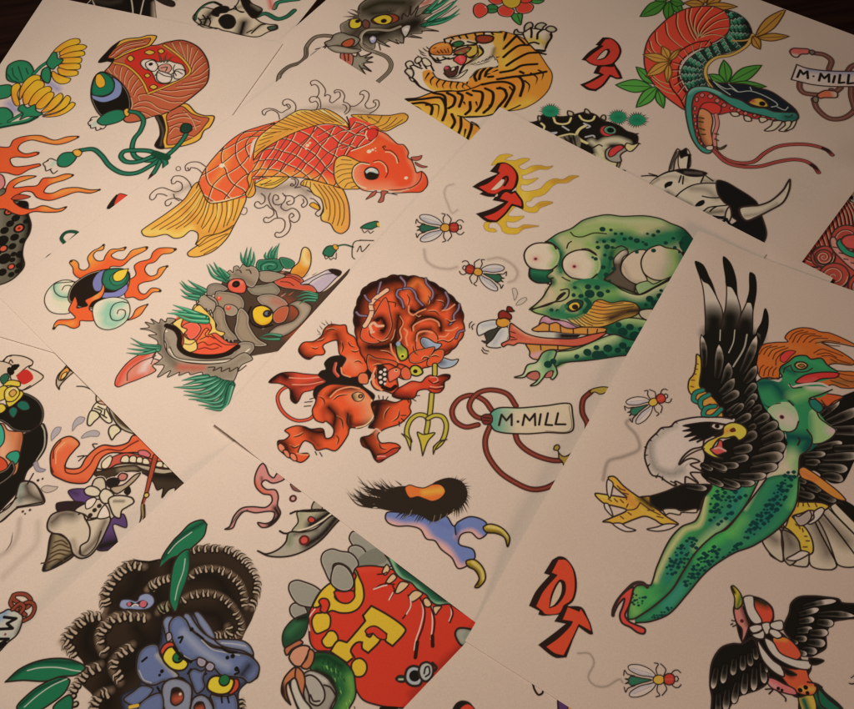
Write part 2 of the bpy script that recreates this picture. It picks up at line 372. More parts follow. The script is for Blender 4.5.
@art('temple_dog_drawing', (112, 240, 346, 412), 'koi', 'snarling temple dog head with green hair tufts, yellow eyes and open jaws')
def dog(c):
    G1, G2, GH = '2f7055', '17392c', '6fb08e'
    tan, td = '9b8775', '3a2c24'
    view(220, 235, 140)
    c.fill('0 330 60 230 250 220 450 230 560 330 640 340 800 200 500 640 300 720 0 720', '4a382d')
    import random; RR = random.Random(4)
    for _ in range(70):
        x, y = RR.uniform(240, 640), RR.uniform(230, 600)
        if y < 640-.75*x*.9+120: c.stroke(f'{x} {y} {x+14} {y-8} {x+30} {y-22}', 1.2, RR.choice(['8a7868', 'a89484', 'b0543a', '2a1c14']), taper=2)
    c.shade('300 400 400 430 500 520 450 600', 14, 'c0522f', .5)
    # horns & tufts
    c.tuft('165 190 135 150 125 105|170 190 155 150 165 75|175 190 178 150 190 75|190 190 205 150 205 100|300 150 275 130 280 105|310 150 300 120 320 70|325 150 320 110 345 65|335 150 340 110 362 50', 3.4, G1, GH, G2)
    c.form('220 190 235 155 290 150 350 148 385 175 380 210 340 225 230 220', G1, rim=GH, er=3, ec=G2, ea=.6)
    c.stroke('250 215 250 185 290 165 340 170 350 195 320 215 290 205 295 190 315 190', .8, G2); c.stroke('265 215 265 190 295 178 330 182', .7, GH)
    c.form('365 140 420 145 455 170 440 200 400 205 375 180', G1, rim=GH, er=2, ec=G2)
    c.form('430 240 440 205 480 165 500 90 515 75 540 85 555 120 550 190 510 255 470 260', 'd99034', sh=[('520 85 510 130 530 170', 7, 'ecc98a', .95), ('470 240 540 230', 8, 'b5642a', .5)], rim='eec688', rr=1.2, lw=1)
    # striped blade / feather at the right
    c.form('470 310 600 240 680 208 740 225 700 270 640 330 600 350 540 300', 'b9a6b6', sh=[('520 310 640 230', 4, 'ded2d6', .8)], lw=.8)
    c.form('680 208 740 225 725 250 690 235 665 215', '2a1c18'); c.stroke('490 325 545 295 570 275 640 240 690 235', .8)
    c.form('400 240 470 245 510 280 490 300 560 310 590 350 500 340 440 330 380 320 330 290 360 250', 'c9523a', er=2.5, ec='7a2d22', rim='e5937a')
    c.lines('370 285 420 290 450 310|360 265 430 260 490 290|400 245 450 255 490 275', .8, '4a231c')
    # muzzle masses
    c.form('240 225 300 220 370 235 400 250 360 270 300 290 250 280 235 250', tan, er=3, ec=td, ea=.5, rim='c8b8a4')
    c.form('165 325 210 310 280 300 320 290 350 310 370 340 340 370 260 370 200 365 175 345', '8b8070', er=4, ec=td, rim='bdb09b')
    c.form('45 290 40 240 60 215 80 230 85 195 110 190 120 205 140 180 165 195 195 190 225 205 240 240 225 290 200 320 165 310 140 280 100 265', tan, er=3, ec='6a5748', ea=.6, rim='d8cab8', sh=[('90 240 170 280 200 300', 6, '5a4a3e', .5)])
    c.lines('100 215 120 215 130 230|160 215 180 215 190 235', 1, '3a2c24')
    c.form('45 310 60 280 100 265 140 275 160 310 150 350 110 355 60 340', 'd85a44', sh=[('70 290 130 290', 4, 'ee8a74', .7)], lw=1); c.dots('98 303 16', '1d1210'); c.dots('98 300 24', '1d1210'); c.dots('96 300 9', '3d2420')
    c.form('225 385 260 365 330 365 400 400 420 440 400 480 330 480 280 440 240 415', '9d8878', er=4, ec='5a4636', rim='d5c4b4', sh=[('330 400 400 440 380 470', 8, 'b4583e', .6)])
    c.form('195 470 215 440 260 430 305 450 325 490 310 535 260 555 210 530', 'eeb62e', lw=1.5, sh=[('200 520 250 550 310 530', 4, 'd08a20', .7)])
    c.stroke('190 440 175 480 195 540 250 565 320 550', 1.6, '211510')
    c.dots('288 480 26', '2a2326'); c.dots('285 478 15', '6a6a7c'); c.dots('300 478 10', '241c20')
    c.form('325 480 370 440 420 440 400 520 350 540 325 520', 'b5583c', er=2.5, ec='5c3a2c', rim='d89a84')
    c.form('410 430 440 430 470 450 480 480 450 520 400 540 340 560 300 600 380 620 500 540 560 440 480 400', 'a59280', er=4, ec='5a4a3e')
    c.tuft('590 365 530 345 490 350|590 375 530 360 460 380|590 385 520 380 470 400|580 400 520 400 480 425|370 615 300 605 250 620|360 635 290 635 240 625', 2.4, G1, GH, G2)
    # nose / muzzle left, view2
    view(110, 240, 140)
    c.form('590 320 600 280 640 265 690 275 720 300 640 330 600 345', '8d7d70', er=3.5, ec=td, rim='c0b0a0')
    c.form('640 345 650 315 700 315 760 325 800 345 820 390 800 440 720 460 650 400', '97826f', er=4, ec=td, rim='cfc0ae')
    c.form('700 445 700 400 740 395 775 415 780 445 750 465 715 460', '9d8874', er=2, ec=td, rim='d5c6b2')
    c.dots('665 358 20 722 415 20', 'c8523e'); c.dots('665 352 8 722 408 8', 'e58a72')
    c.form('775 450 800 415 845 460 850 520 900 600 960 640 900 650 800 620 760 560 770 500', '97836f', er=4, ec=td, rim='dcc9b6', ra=.9)
    c.form('530 350 570 335 640 355 660 400 640 440 600 420 560 400 530 390', 'a2907e', er=3, ec='5a4a3e', rim='d5c6b2')
    view(150, 270, 100)
    c.form('540 350 570 310 610 320 640 360 650 430 680 500 740 570 750 600 720 600 715 640 690 600 675 630 655 590 640 610 620 560 600 570 590 530 560 510 570 470 545 430', '97836f', er=4, ec=td, rim='d9cab6', lw=1.1)
    c.form('400 240 440 200 520 250 560 280 560 320 530 370 520 340 490 360 480 330 450 340 430 300 400 290 420 270', 'a2907e', er=3, ec='5a4a3e', rim='d5c6b2', lw=1)
    for q in ('360 360 380 300 400 300 430 350 400 370', '440 340 460 330 480 365 450 370', '480 370 500 350 520 390 495 400', '490 545 540 480 570 520 590 540 540 550'): c.form(q, 'e0c070', lw=1)
    c.form('180 470 230 420 280 410 270 460 300 500 290 520 320 540 300 570 340 590 310 620 270 600 290 560 260 520 270 490 230 480', 'ecc070', lw=1)
    view(110, 240, 140)
    # open mouth
    view(110, 310, 140)
    c.fill('370 100 440 30 600 60 640 130 720 200 780 210 740 260 600 285 480 270 420 250', 'dd5a40')
    c.form('440 110 460 85 520 75 555 110 530 160 490 180 455 140', 'e2604a', rim='f09a86', lw=.8)
    c.form('545 165 590 110 630 160 700 210 775 215 740 250 660 275 560 275 490 260 520 200', 'e4583a', lw=.7, sh=[('560 180 600 130', 7, 'ee9050', .6)])
    c.lines('530 210 570 195 600 215 640 205 680 225|550 180 600 160 640 175|540 240 580 230 620 240 660 230|600 120 580 150 600 165', .9, '6a2218')
    c.form('375 95 410 60 445 50 435 100 470 120 450 150 480 180 520 185 530 240 470 260 440 240 450 190 440 140 400 100', 'ecc070', lw=.9)
    c.lines('445 205 490 210 530 185|440 160 470 150', .8, '5a3a22')
    c.form('530 40 510 0 545 -30 580 0 600 20 640 70 650 120 700 140 680 160 640 140 600 150 620 110 590 60', 'e8bb62', lw=.8)
    c.tuft('590 60 480 20 380 0|585 50 470 0 385 -30|570 45 430 25 350 20|590 70 480 60 400 30', 5, '2f8560', '7fc39e', G2, taper=2)
    # lower jaw: dark band and bone rim
    c.form('280 100 330 70 400 100 430 150 440 230 500 270 620 290 740 270 790 200 870 200 880 240 800 310 640 330 480 320 390 300 350 260 340 200 300 150', '9c8b7b', er=5, ec='4a3c32', ea=.7, rim='cbbba9')
    c.stroke('345 95 400 120 425 165 425 225 470 265 580 285 700 272 780 225', 4.2, '20140f')
    c.stroke('360 240 400 290 480 312 620 318 760 300 850 240', 1.5, 'd8c9b6'); c.stroke('365 225 400 285 480 305 620 308 740 295', .8, td)
    c.stroke('320 90 330 120 345 130', 2, 'dccdb9')
    z = '400 60 350 50 340 75 310 55 300 80 250 55 270 85 215 75 240 105 185 115 240 125 285 150 235 155 290 190 285 250 320 290 270 330 330 340 290 410 370 370 350 410 425 380 420 400 480 380 490 395 560 380 570 400 640 420 680 440 720 430 750 440 800 340 870 300 820 260 700 320 500 325 380 290 340 240 330 150 350 100'
    c.form(z, '8e7e6e', er=5, ec='b3a391', ea=.5, sh=[('300 90 310 150 330 250 400 330', 6, '55463b', .6), ('430 350 560 350', 8, 'c2523a', .75)], lw=.8)
    c.stroke('345 95 400 120 425 165 425 225 470 265 580 285 700 272 780 225', 4.2, '20140f')
    c.lines('600 350 640 350 630 370 680 350 680 375 730 355 730 375 780 350 780 375 830 340', 1, td)
    c.form('30 455 45 400 120 310 220 255 290 240 260 290 300 310 260 340 280 370 180 420 100 450 50 470', 'd3826e', sh=[('40 460 100 350 220 270', 6, 'd4452c', .9), ('280 290 220 330 200 370', 7, 'd8c8c6', .8), ('130 430 200 395', 5, 'd8543c', .6)], lw=.9)
    c.lines('105 430 110 380 180 320 280 280|300 210 270 270|285 250 250 330', .8, '4a2a22')
    c.tuft('300 225 200 210 125 170|300 235 180 220 125 205|295 245 190 245 105 235|270 250 190 268 100 262', 3, G1, GH, G2)
    c.tuft('590 410 520 415 440 430|640 420 520 440 445 460|660 430 540 470 390 472|680 440 560 500 450 495|700 445 600 520 450 520|720 450 630 540 480 545|740 450 660 560 530 555|745 460 680 580 540 580|740 470 690 600 580 600', 5, G1, '78b496', G2)
    view(110, 240, 140)
    c.tuft('710 250 630 220 590 150|715 240 650 200 605 145|710 230 660 180 632 135|720 220 690 190 665 165|560 330 470 300 425 260|570 320 480 290 435 250|580 310 510 270 475 245|530 360 460 350 435 340|540 345 470 330 430 300', 3.6, G1, GH, G2)
@art('cord_tag_drawing', (318, 218, 378, 262), 'koi', 'green tassel and a corner of a name tag, cut off by the sheet above')
def cordtag(c):
    view(235, 155, 140)
    c.form('535 600 560 560 600 555 620 580 605 600 590 620 550 615', '2c6a50', er=1.5, ec='173f32'); c.stroke('545 615 555 635 570 625 585 640 600 628 615 635 618 600', .8)
    c.fill('600 548 625 550 630 570 615 580 598 565', 'd99a3a', .6); c.stroke('625 555 670 548 720 562', 1.6, '245240')
    c.lines('845 522 740 525 720 545 715 620 730 635|745 590 765 555 775 590 820 545', .9)
    c.form('765 445 790 425 830 410 870 405 880 430 850 445 830 455 790 450', '2c6a50', er=1.5, ec='173f32', lw=.8)
    c.stroke('775 455 790 475 810 462 825 478 845 465', .8)
    view(200, 150, 220)
    c.fill('685 283 700 282 705 295 690 298', 'e0b040', .5); c.fill('700 285 725 290 720 300 705 297', '2a1c18'); c.stroke('670 352 620 350', .8)
@art('dagger_mark_drawing', (258, 86, 272, 97), 'snake', 'short dark stroke of a drawing cut off by the koi sheet')
def mark(c):
    c.fill('261 95.5! 269.5 89! 268 91.5 263 96', '4a3c34')
def bumpy(p, amp, n):
    """outline swelling in n scallops of the given height (photo px)"""
    P = smooth(pts(p), True); Q = np.roll(P, -1, 0); d = np.hypot(*(Q-P).T); t = np.cumsum(d)/d.sum()
    u = (np.roll(P, -1, 0)-np.roll(P, 1, 0)); u /= np.hypot(*u.T)[:, None]+1e-9
    nn = np.stack([u[:, 1], -u[:, 0]], 1); A = .5*np.sum(P[:, 0]*np.roll(P[:, 1], -1)-np.roll(P[:, 0], -1)*P[:, 1])
    return P+nn*np.sign(A)*(amp*np.abs(np.sin(t*n*np.pi)))[:, None]
@art('devil_drawing', (264, 268, 466, 466), 'devil', 'crouching horned red devil with swollen brain and a golden trident')
def devil(c):
    set_ref(212, 182, 160)
    O, D = 'e0532c', '26100b'
    L = 'ee8a62'
    view(265, 365, 130)
    # tail and cloth
    c.stroke('440 125 250 125 130 150 85 200 95 270 140 330 210 365 290 355 330 320', 3.3, K); c.stroke('440 125 250 125 130 150 85 200 95 270 140 330 210 365 290 355 330 320', 2.1, 'cc4a32')
    view(265, 310, 130)
    c.form('25 475 90 420 170 408 270 420 370 420 440 370 480 400 460 440 380 500 300 530 250 545 220 600 200 615 170 590 160 520 100 485', 'c8432e', sh=[('25 475 100 420 140 440', 11, D, 1), ('200 610 170 540', 12, D, 1), ('240 500 330 480 400 450', 5, '5a1d14', .7)], er=1.5, ea=.6)
    c.lines('160 445 260 450 370 440|180 490 280 490 380 470', 1.1, 'ee8a70')
    # black back & torso
    c.form('390 350 430 310 500 300 560 320 640 260 680 300 700 380 690 450 640 490 720 560 700 600 400 640 320 570 330 510 400 470 350 430 370 400 400 390', '1f1612', lw=.6)
    c.stroke('465 350 455 400 480 435', 3, 'b04236'); c.stroke('470 350 462 400 485 432', 1, 'd8745e')
    # raised arm
    c.form('220 265 250 215 320 205 370 170 390 125 430 95 490 100 530 100 545 150 590 180 610 230 640 270 660 330 680 370 660 410 600 440 540 440 500 390 530 320 490 290 480 230 470 200 400 220 380 240 395 275 380 295 330 300 290 325 250 310', O, er=1.7, ec=D, ea=.65, sh=[('220 260 250 300 300 320', 9, D, .9), ('470 160 490 220', 9, D, .75), ('440 100 370 180 320 200', 6, D, .7), ('520 350 560 330 600 380', 9, 'ee8a62', .6), ('500 100 540 150', 4, 'c23a22', .5)], lw=1)
    c.stroke('500 380 510 420 560 440', 1.5, L)
    c.form('610 440 630 415 670 420 680 460 670 485 620 480', 'd86a42', rim=L, lw=.9, er=1.5)
    c.tuft('360 150 345 135 345 120|375 125 360 105 355 95|395 100 375 85 368 72|415 95 400 75 395 62|440 95 435 80 430 70|365 160 350 160 342 165', .7, '2a1c18', lw=0)
    view(265, 365, 130)
    # belly, legs
    c.form('130 430 200 400 260 405 300 420 380 420 400 480 440 470 450 420 400 370 380 380 330 360 310 300 330 250 350 180 420 130 520 130 620 145 680 190 715 250 720 320 690 380 620 415 560 415 545 460 500 530 460 565 400 550 340 560 310 520 260 500 230 540 220 580 280 580 290 600 240 640 190 625 130 590 90 550 85 500 130 490 160 460', O, er=1.7, ec=D, ea=.7,
      sh=[('420 280 460 330 450 400 430 450', 8, D, .95), ('540 320 560 380 620 395 690 370', 7, D, .7), ('260 410 330 440 390 440', 11, D, .95), ('85 500 130 520 150 560', 9, D, .9), ('350 170 330 260', 6, '7a2418', .6), ('600 200 680 250 700 330', 14, 'ee9a6c', .7), ('560 340 560 420', 4, D, .8), ('420 200 470 160 600 150', 6, D, .85), ('380 300 400 380 430 420', 6, '8a2b1c', .6), ('200 420 200 460', 8, 'e86038', .7), ('300 480 350 530', 6, D, .6)], lw=1)
    c.stroke('430 210 480 165 560 145 620 155', 1.6, L); c.stroke('700 230 718 290 705 350 660 395 600 412', 1.4, 'f3b58f')
    c.stroke('560 410 540 380 545 320', 1.4, K)
    c.form('570 200 600 180 640 185 650 210 630 235 590 235', 'e8a878', lw=.7, sh=[('570 200 580 230', 6, D, .9)]); c.dots('628 205 16', '3a221c'); c.dots('628 205 8', 'c87a50')
    c.form('95 560 85 530 100 515 130 540 125 575', 'd87a5a', lw=.9); c.form('130 590 120 560 150 565 165 600 155 610', 'd87a5a', lw=.9); c.form('165 605 170 580 200 590 210 625 190 630', 'd87a5a', lw=.9)
    c.stroke('210 580 250 590 285 590', 1.3, L)
    # right leg and foot
    c.form('700 250 780 230 860 245 935 215 960 240 950 280 960 310 930 350 880 390 790 420 740 460 760 510 820 510 870 520 890 545 850 570 800 610 750 640 720 620 690 560 640 530 630 480 690 460 720 420 680 410 720 350', O, er=1.7, ec=D, ea=.7, sh=[('700 260 740 250 720 340 690 410', 16, D, 1.2), ('640 480 680 540 720 600', 12, D, .95), ('740 440 760 480', 5, 'f0a080', .6), ('760 250 800 250 850 245', 5, D, .7)], lw=1)
    c.stroke('700 445 730 420 760 440', 1.5, 'f0a080')
    c.form('730 625 740 590 790 580 840 550 880 545 870 570 820 600 780 620', 'b03a2c', lw=.9); c.stroke('740 600 790 600', 1.2, 'e08a78')
    # brain head
    view(345, 265, 130)
    c.form(bumpy('65 400 60 330 75 270 95 210 130 150 200 110 260 90 320 70 400 75 480 80 560 110 620 145 680 190 740 250 770 310 775 380 780 440 750 500 700 560 640 600 560 660 450 690 330 690 200 690 130 620 90 530', .9, 30), O, er=3, ec=D, ea=.6,
       sh=[('75 390 75 300 110 200 200 130 330 90 420 85', 18, D, 1.6, .7), ('420 85 520 100 640 170 740 260 760 330', 12, D, 1.5, .8), ('340 170 350 240 380 280', 5, D, .9), ('460 180 500 250 570 250 600 200', 8, D, .9), ('430 300 470 310 510 280', 9, D, 1), ('350 330 340 420 330 500', 9, D, .9), ('440 400 480 350 560 340 620 370 630 430', 7, D, .95), ('465 490 490 430 560 420', 6, D, .8), ('640 290 660 240 690 230', 6, D, .8), ('680 400 720 350 750 330', 6, '5a1d14', .8), ('160 540 240 540 330 520', 14, D, 1.1), ('700 550 620 590', 8, D, .8), ('430 150 480 110 540 190 530 230', 8, 'ea6a34', .9)], lw=1.1)
    # ear
    c.form('130 380 180 340 240 240 270 215 300 330 310 400 280 470 210 515 130 505 100 470', 'd8502e', er=3, ec='6a2016', ea=.6, rim=L, sh=[('200 360 240 350 265 400 250 440', 8, D, 1.3)])
    c.stroke('130 400 150 370 175 310 170 260 200 220 240 190 275 165', 5.2, K); c.stroke('130 400 150 370 175 310 170 260 200 220 240 190 275 165', 4.2, 'e0a888')
    c.lines('165 300 200 300|160 260 200 265|175 350 200 350|195 225 230 235', 1, '6a3626')
    c.stroke('175 430 165 400 190 380 210 400 250 400', 2.8, 'd8a080'); c.stroke('175 430 170 445 190 440', 2, 'd8a080')
    c.dots('215 360 14 240 430 10', D)
    # purple veins
    V = '84667a'
    for p in ('235 115 225 150 215 185', '130 200 145 225 165 240', '75 310 95 330 140 335', '365 80 395 120 385 155 350 165 340 200 370 230 385 280', '385 155 430 155 460 185 470 220 510 265', '530 90 535 120 575 170 575 210 555 240', '660 180 680 230 670 270 650 295', '750 260 745 290 715 330 715 360 690 390', '780 430 750 440 730 480'):
        c.stroke(p, 3, '2a1a1a'); c.stroke(p, 1.9, V)
    # face folds with light rims
    for p in ('420 270 420 310 450 330 480 310 530 290', '450 430 450 400 500 370 560 355 610 375 620 400', '360 340 380 380 360 430 370 480 350 510', '390 420 410 440 400 480 410 530', '640 300 680 290 720 260', '660 430 700 430 740 410', '300 520 310 570 340 610 350 650', '620 470 660 470 680 450', '420 600 470 600 520 570'):
        c.stroke(p, 1.7, L, a=.9); 
    c.lines('350 330 375 380 352 430 362 480|440 435 440 400 490 362 560 345 620 370 635 410|280 240 330 250 330 275', .9, '2a1512')
    c.form('465 480 475 440 520 425 580 435 610 480 590 560 530 600 470 560', 'e2603a', sh=[('480 470 520 450', 6, D, .8)], lw=.8); c.stroke('470 500 480 450 530 435 575 445', 1.6, L)
    c.form('495 500 510 475 550 485 590 510 635 520 610 550 560 560 515 540', '98a0b4', rim='c4c8d0', sh=[('500 500 520 540', 6, D, .6)], lw=1)
    c.form('605 640 640 610 700 625 745 620 725 655 680 675 625 675', '9ca2b4', rim='c8ccd2', sh=[('605 650 640 640', 6, D, .6)], lw=1)
    # snout area
    c.form('545 620 600 560 650 560 640 620 580 665 540 660', O, er=2, rim=L, lw=.8)
    c.form('420 600 450 570 520 550 590 540 560 600 500 640 430 640', O, er=2.5, rim=L, lw=.8)
    c.form('150 590 200 610 270 620 340 640 355 690 300 710 250 700 200 720 150 680', O, er=2.5, ec=D, rim=L, lw=.9, sh=[('170 620 230 640', 6, D, .6)])
    c.form('335 530 350 505 380 530 410 560 410 610 370 630 345 600', 'a8a838', er=2, ec='3a4a1e', lw=1.3, sh=[('340 530 370 550', 6, '4a6a44', .8)]); c.dots('378 597 20', 'd0c040'); c.dots('378 600 9', D); c.fill('335 520 350 500 365 515 350 535', '8a94a8')
    c.form('425 690 440 665 470 660 500 680 510 710 470 730 430 715', 'c0b23c', er=1.5, ec='4a5a1e', lw=1.4)
    for q in ('150 420 165 460 200 480', '200 480 240 500 290 480', '330 420 320 470 300 500', '540 300 590 300 620 330', '600 500 640 490 680 500 720 470', '660 350 690 370 730 360', '560 600 590 590 620 600', '230 560 280 570 320 600', '180 660 220 650 260 660', '450 320 480 340 500 330', '400 180 420 220 410 260', '540 190 560 230 550 260', '600 230 640 240 650 270', '440 520 450 560 480 590', '500 620 520 600 560 610'):
        c.stroke(q, 1.5, 'f0946a', taper=1, a=.85); Q = smooth(pts(q)); c.stroke(c.T(Q+np.array([.5, .9])), 1, '2a0f0a', taper=1)
    view(265, 310, 130)
    for q in ('400 130 440 120 470 130', '340 200 370 195 390 180', '540 200 560 230 590 240', '560 260 590 270 620 260', '300 240 330 250 350 240', '500 200 510 240 500 280', '580 340 610 330 640 350'):
        c.stroke(q, 1.3, 'f0946a', taper=1, a=.8); Q = smooth(pts(q)); c.stroke(c.T(Q+np.array([.4, .8])), 1, '2a0f0a', taper=1)
    view(265, 365, 130)
    for q in ('350 200 380 220 390 260', '440 230 480 200 540 190', '470 330 500 360 510 420', '460 450 480 480 470 520', '180 470 220 460 250 440', '160 520 190 540 230 520', '820 270 790 310 780 360', '880 290 870 340 830 370', '740 500 760 540 800 550'):
        c.stroke(q, 1.3, 'f0946a', taper=1, a=.8); Q = smooth(pts(q)); c.stroke(c.T(Q+np.array([.5, .7])), 1, '2a0f0a', taper=1)
    view(345, 350, 130)
    c.dots('462 140 14', D)
    c.form('200 180 195 140 215 105 245 95 290 90 340 110 350 90 420 120 420 180 390 195 345 180 350 250 330 290 260 270 200 260 170 210', 'd8502e', er=2.5, ec=D, rim=None, lw=1)
    c.form('215 110 250 100 280 130 275 200 250 240 225 235 210 190', '2a1a16', lw=0)
    c.dots('235 145 13 232 180 13 236 212 13 262 130 12 260 160 13 262 192 13 262 222 9', 'd8cfc0')
    c.stroke('180 180 195 230 240 262', 2.5, L); c.stroke('200 120 185 160 190 200', 2, L)
    c.form('280 150 300 125 345 115 370 135 360 170 320 200 290 210', 'e0664a', er=2, ec='8a2a1c', lw=.8); c.dots('335 135 14', 'e8a878'); c.dots('336 133 6', D)
    c.form('370 130 400 110 430 140 430 185 395 195 370 170', 'e05a3a', er=2, ec=D, ea=.6, rim=L, lw=.8)
    c.stroke('250 245 300 260 330 240', 3.5, D)
    # trident
    GY = 'b8a43c'
    for p, w in (('590 100 590 160', 4), ('570 290 562 380 555 440', 4), ('425 600 405 540 425 470 470 430 520 430 545 460 535 540', 3.6), ('545 450 590 430 640 440 665 490 655 560 630 610 595 640', 3.6)):
        c.stroke(p, w+.9, K); c.stroke(p, w-.7, GY)
    c.fill('475 540 515 555 590 545 545 600 510 695! 495 610', 'c0a83a', 1.1, K)
    c.fill('372 550! 410 570 432 600 430 660! 415 620 400 580', GY, 1, K); c.fill('670 588! 630 605 600 640 580 685! 582 640 620 600', GY, 1, K)
    # arm & fist
    c.form('310 300 340 260 390 230 440 205 500 210 530 180 560 165 600 175 650 160 690 165 685 190 655 210 650 250 620 280 570 280 540 260 480 270 460 310 420 325 350 320', 'cc4028', er=1.7, ec=D, ea=.7, sh=[('310 290 340 310 420 320', 9, D, .9), ('650 160 690 180 650 230', 11, D, .95), ('400 250 470 230', 5, 'e8603a', .7)], lw=1)
    c.lines('560 180 600 180 610 200 580 215|560 240 600 245 640 240', 1.1, 'e88a70'); c.lines('550 200 580 220 620 210|550 250 600 258 640 250', .9, '3a1814')
    c.lines('225 320 220 300|250 325 250 305|272 325 282 308|370 430 400 430|370 450 390 468|355 470 358 500|440 320 465 335|410 325 420 345|465 300 490 300', .9, '2a1c18')
    view(265, 365, 130)
    c.lines('325 215 295 225|310 240 262 245|300 268 258 272|330 570 340 590|360 575 375 600', .9, '2a1c18')
@art('eagle_claw_drawing', (340, 468, 516, 592), 'devil', 'blue clawed foot under a black feathered tuft with an orange bone stump')
def claw(c):
    set_ref(206, 172, 150)
    view(340, 465, 180)
    B, PK = '6c74a4', 'd89a90'
    c.form('215 250 225 225 290 225 400 230 500 240 540 290 560 270 620 245 690 270 700 320 660 350 620 320 575 330 565 375 630 400 640 440 600 480 560 490 530 440 480 400 450 360 410 350 380 305 330 290 270 290 230 275', B, sh=[('225 275 300 295 380 300 430 355 500 400 560 480 600 490', 7.5, PK, 1.2), ('560 340 620 318 660 345', 6, PK, 1.2), ('560 290 555 350', 4, '4a5488', .8), ('300 240 420 260 520 290', 6, '5c659c', .6)], lw=1.3)
    c.form('680 295 715 280 770 300 805 345 795 388 780 345 740 325 695 320', 'b08a2a', sh=[('700 290 760 305 795 340', 3, 'e0c86a', .9), ('700 318 760 330 790 380', 4, '3a2a14', .8)], lw=1.3)
    c.form('600 455 640 450 680 490 690 540 660 580 640 580 660 540 640 500 605 480', 'b08a2a', sh=[('630 460 670 500 680 540', 3, 'e0c86a', .8), ('610 480 650 510 655 570', 4, '3a2a14', .8)], lw=1.3)
    c.stroke('545 290 550 330', 1.2)
    c.fill('170 195 210 140 260 105 330 100 400 110 460 75 520 60 580 80 605 130 590 180 540 220 510 240 440 270 380 240 300 225 220 215', '2a1f18')
    import random; R = random.Random(3)
    for i in range(90):
        x = R.uniform(150, 330); y = R.uniform(120, 200) if x > 200 else R.uniform(150, 205); L = R.uniform(70, 130)
        c.stroke(f'{x} {y} {x-L*.55} {y-L*.12} {x-L} {y-L*R.uniform(.2, .62)}', 1.6, '2a1f18', taper=2)
    c.lines('30 112 60 150 130 175 220 170|83 97 110 140 190 160|125 95 150 130 220 140|190 75 210 110 250 130|228 70 250 100 300 120|260 72 290 95|130 205 200 205 260 190', 1.1, '2a1f18', taper=3)
    for i in range(30):
        a = math.radians(-105+i*5.9); r0, r1 = 40, 92+R.uniform(-8, 22)
        x0, y0 = 520+r0*math.cos(a), 150+r0*math.sin(a); x1, y1 = 525+r1*math.cos(a+.25), 148+r1*math.sin(a+.25)
        c.stroke(f'{x0} {y0} {(x0+x1)/2+5} {(y0+y1)/2-8} {x1} {y1}', 1.7, '2a1f18', taper=2)
    for i in range(22):
        x = 500-i*10; c.stroke(f'{x+20} 190 {x} {225} {x-28} {270+R.uniform(-14, 16)-abs(i-6)*1.8}', 2, '2a1f18', taper=2)
    c.lines('450 240 440 270 420 285|480 235 470 265 450 280|510 230 500 250|540 210 530 235|340 215 330 235 300 250', .7, '7a6858')
    c.form('308 110 330 95 365 105 400 108 440 92 480 95 500 125 480 155 440 172 400 160 370 150 330 155', 'd8682e', sh=[('400 130 480 120', 6, 'e89a3a', .9)], lw=.9)
@art('name_tag_drawing', (446, 382, 620, 496), 'devil', 'M MILL luggage tag on a looped brown cord')
def nametag(c):
    set_ref(206, 174, 152)
    view(440, 370, 180)
    def cord(p, w=3.9):
        c.stroke(p, w+1.1, '2c1815'); c.stroke(p, w-.4, '6e2c22'); c.stroke(p, 1, '96483a')
    cord('240 260 215 330 225 400 280 480 350 530 430 565 500 560 580 520')
    cord('355 295 370 340 410 380 480 415 560 430 620 410 680 350')
    cord('690 330 700 260 675 200 680 140 715 105')
    cord('180 260 120 270 70 240 58 190 90 140 150 120 210 145 245 190')
    cord('225 235 170 220 140 180 150 140 190 105 250 95 320 115 360 170')
    t = c.form('240 205 280 180 380 180 500 170 615 160 628 200 625 290 500 297 400 303 265 290 235 245', 'cdb296', sh=[('240 190 240 280', 26, '5c9078', 1.2, .8), ('300 190 450 185', 4, '9ab894', .4)], lw=1.4)
    c.lines('612 170 618 285 500 290', .7, '5a4238')
    c.form('195 225 215 210 245 215 245 250 210 258', '6e2c22', lw=1); c.lines('205 225 240 230|205 240 240 243', .8, '2a1512')
    S = 1.9
    for p in ('280 262 292 212! 315 240! 340 210! 340 262', '392 262 402 212! 425 240! 450 208! 452 262', '478 210 470 260', '512 205 500 260! 532 262', '560 205 548 258! 595 258'): c.stroke(p, S, '2a1c18')
    c.dots('370 245 7', '2a1c18')
    c.form('545 360 560 355 568 368 560 385 585 410 620 405 625 425 600 440 592 460 580 435 565 420 560 385 540 378', 'a8823a', lw=1.1)
    c.form('715 95 740 85 780 80 815 90 790 105 760 115 735 105 715 110', 'b08c3a', lw=1)
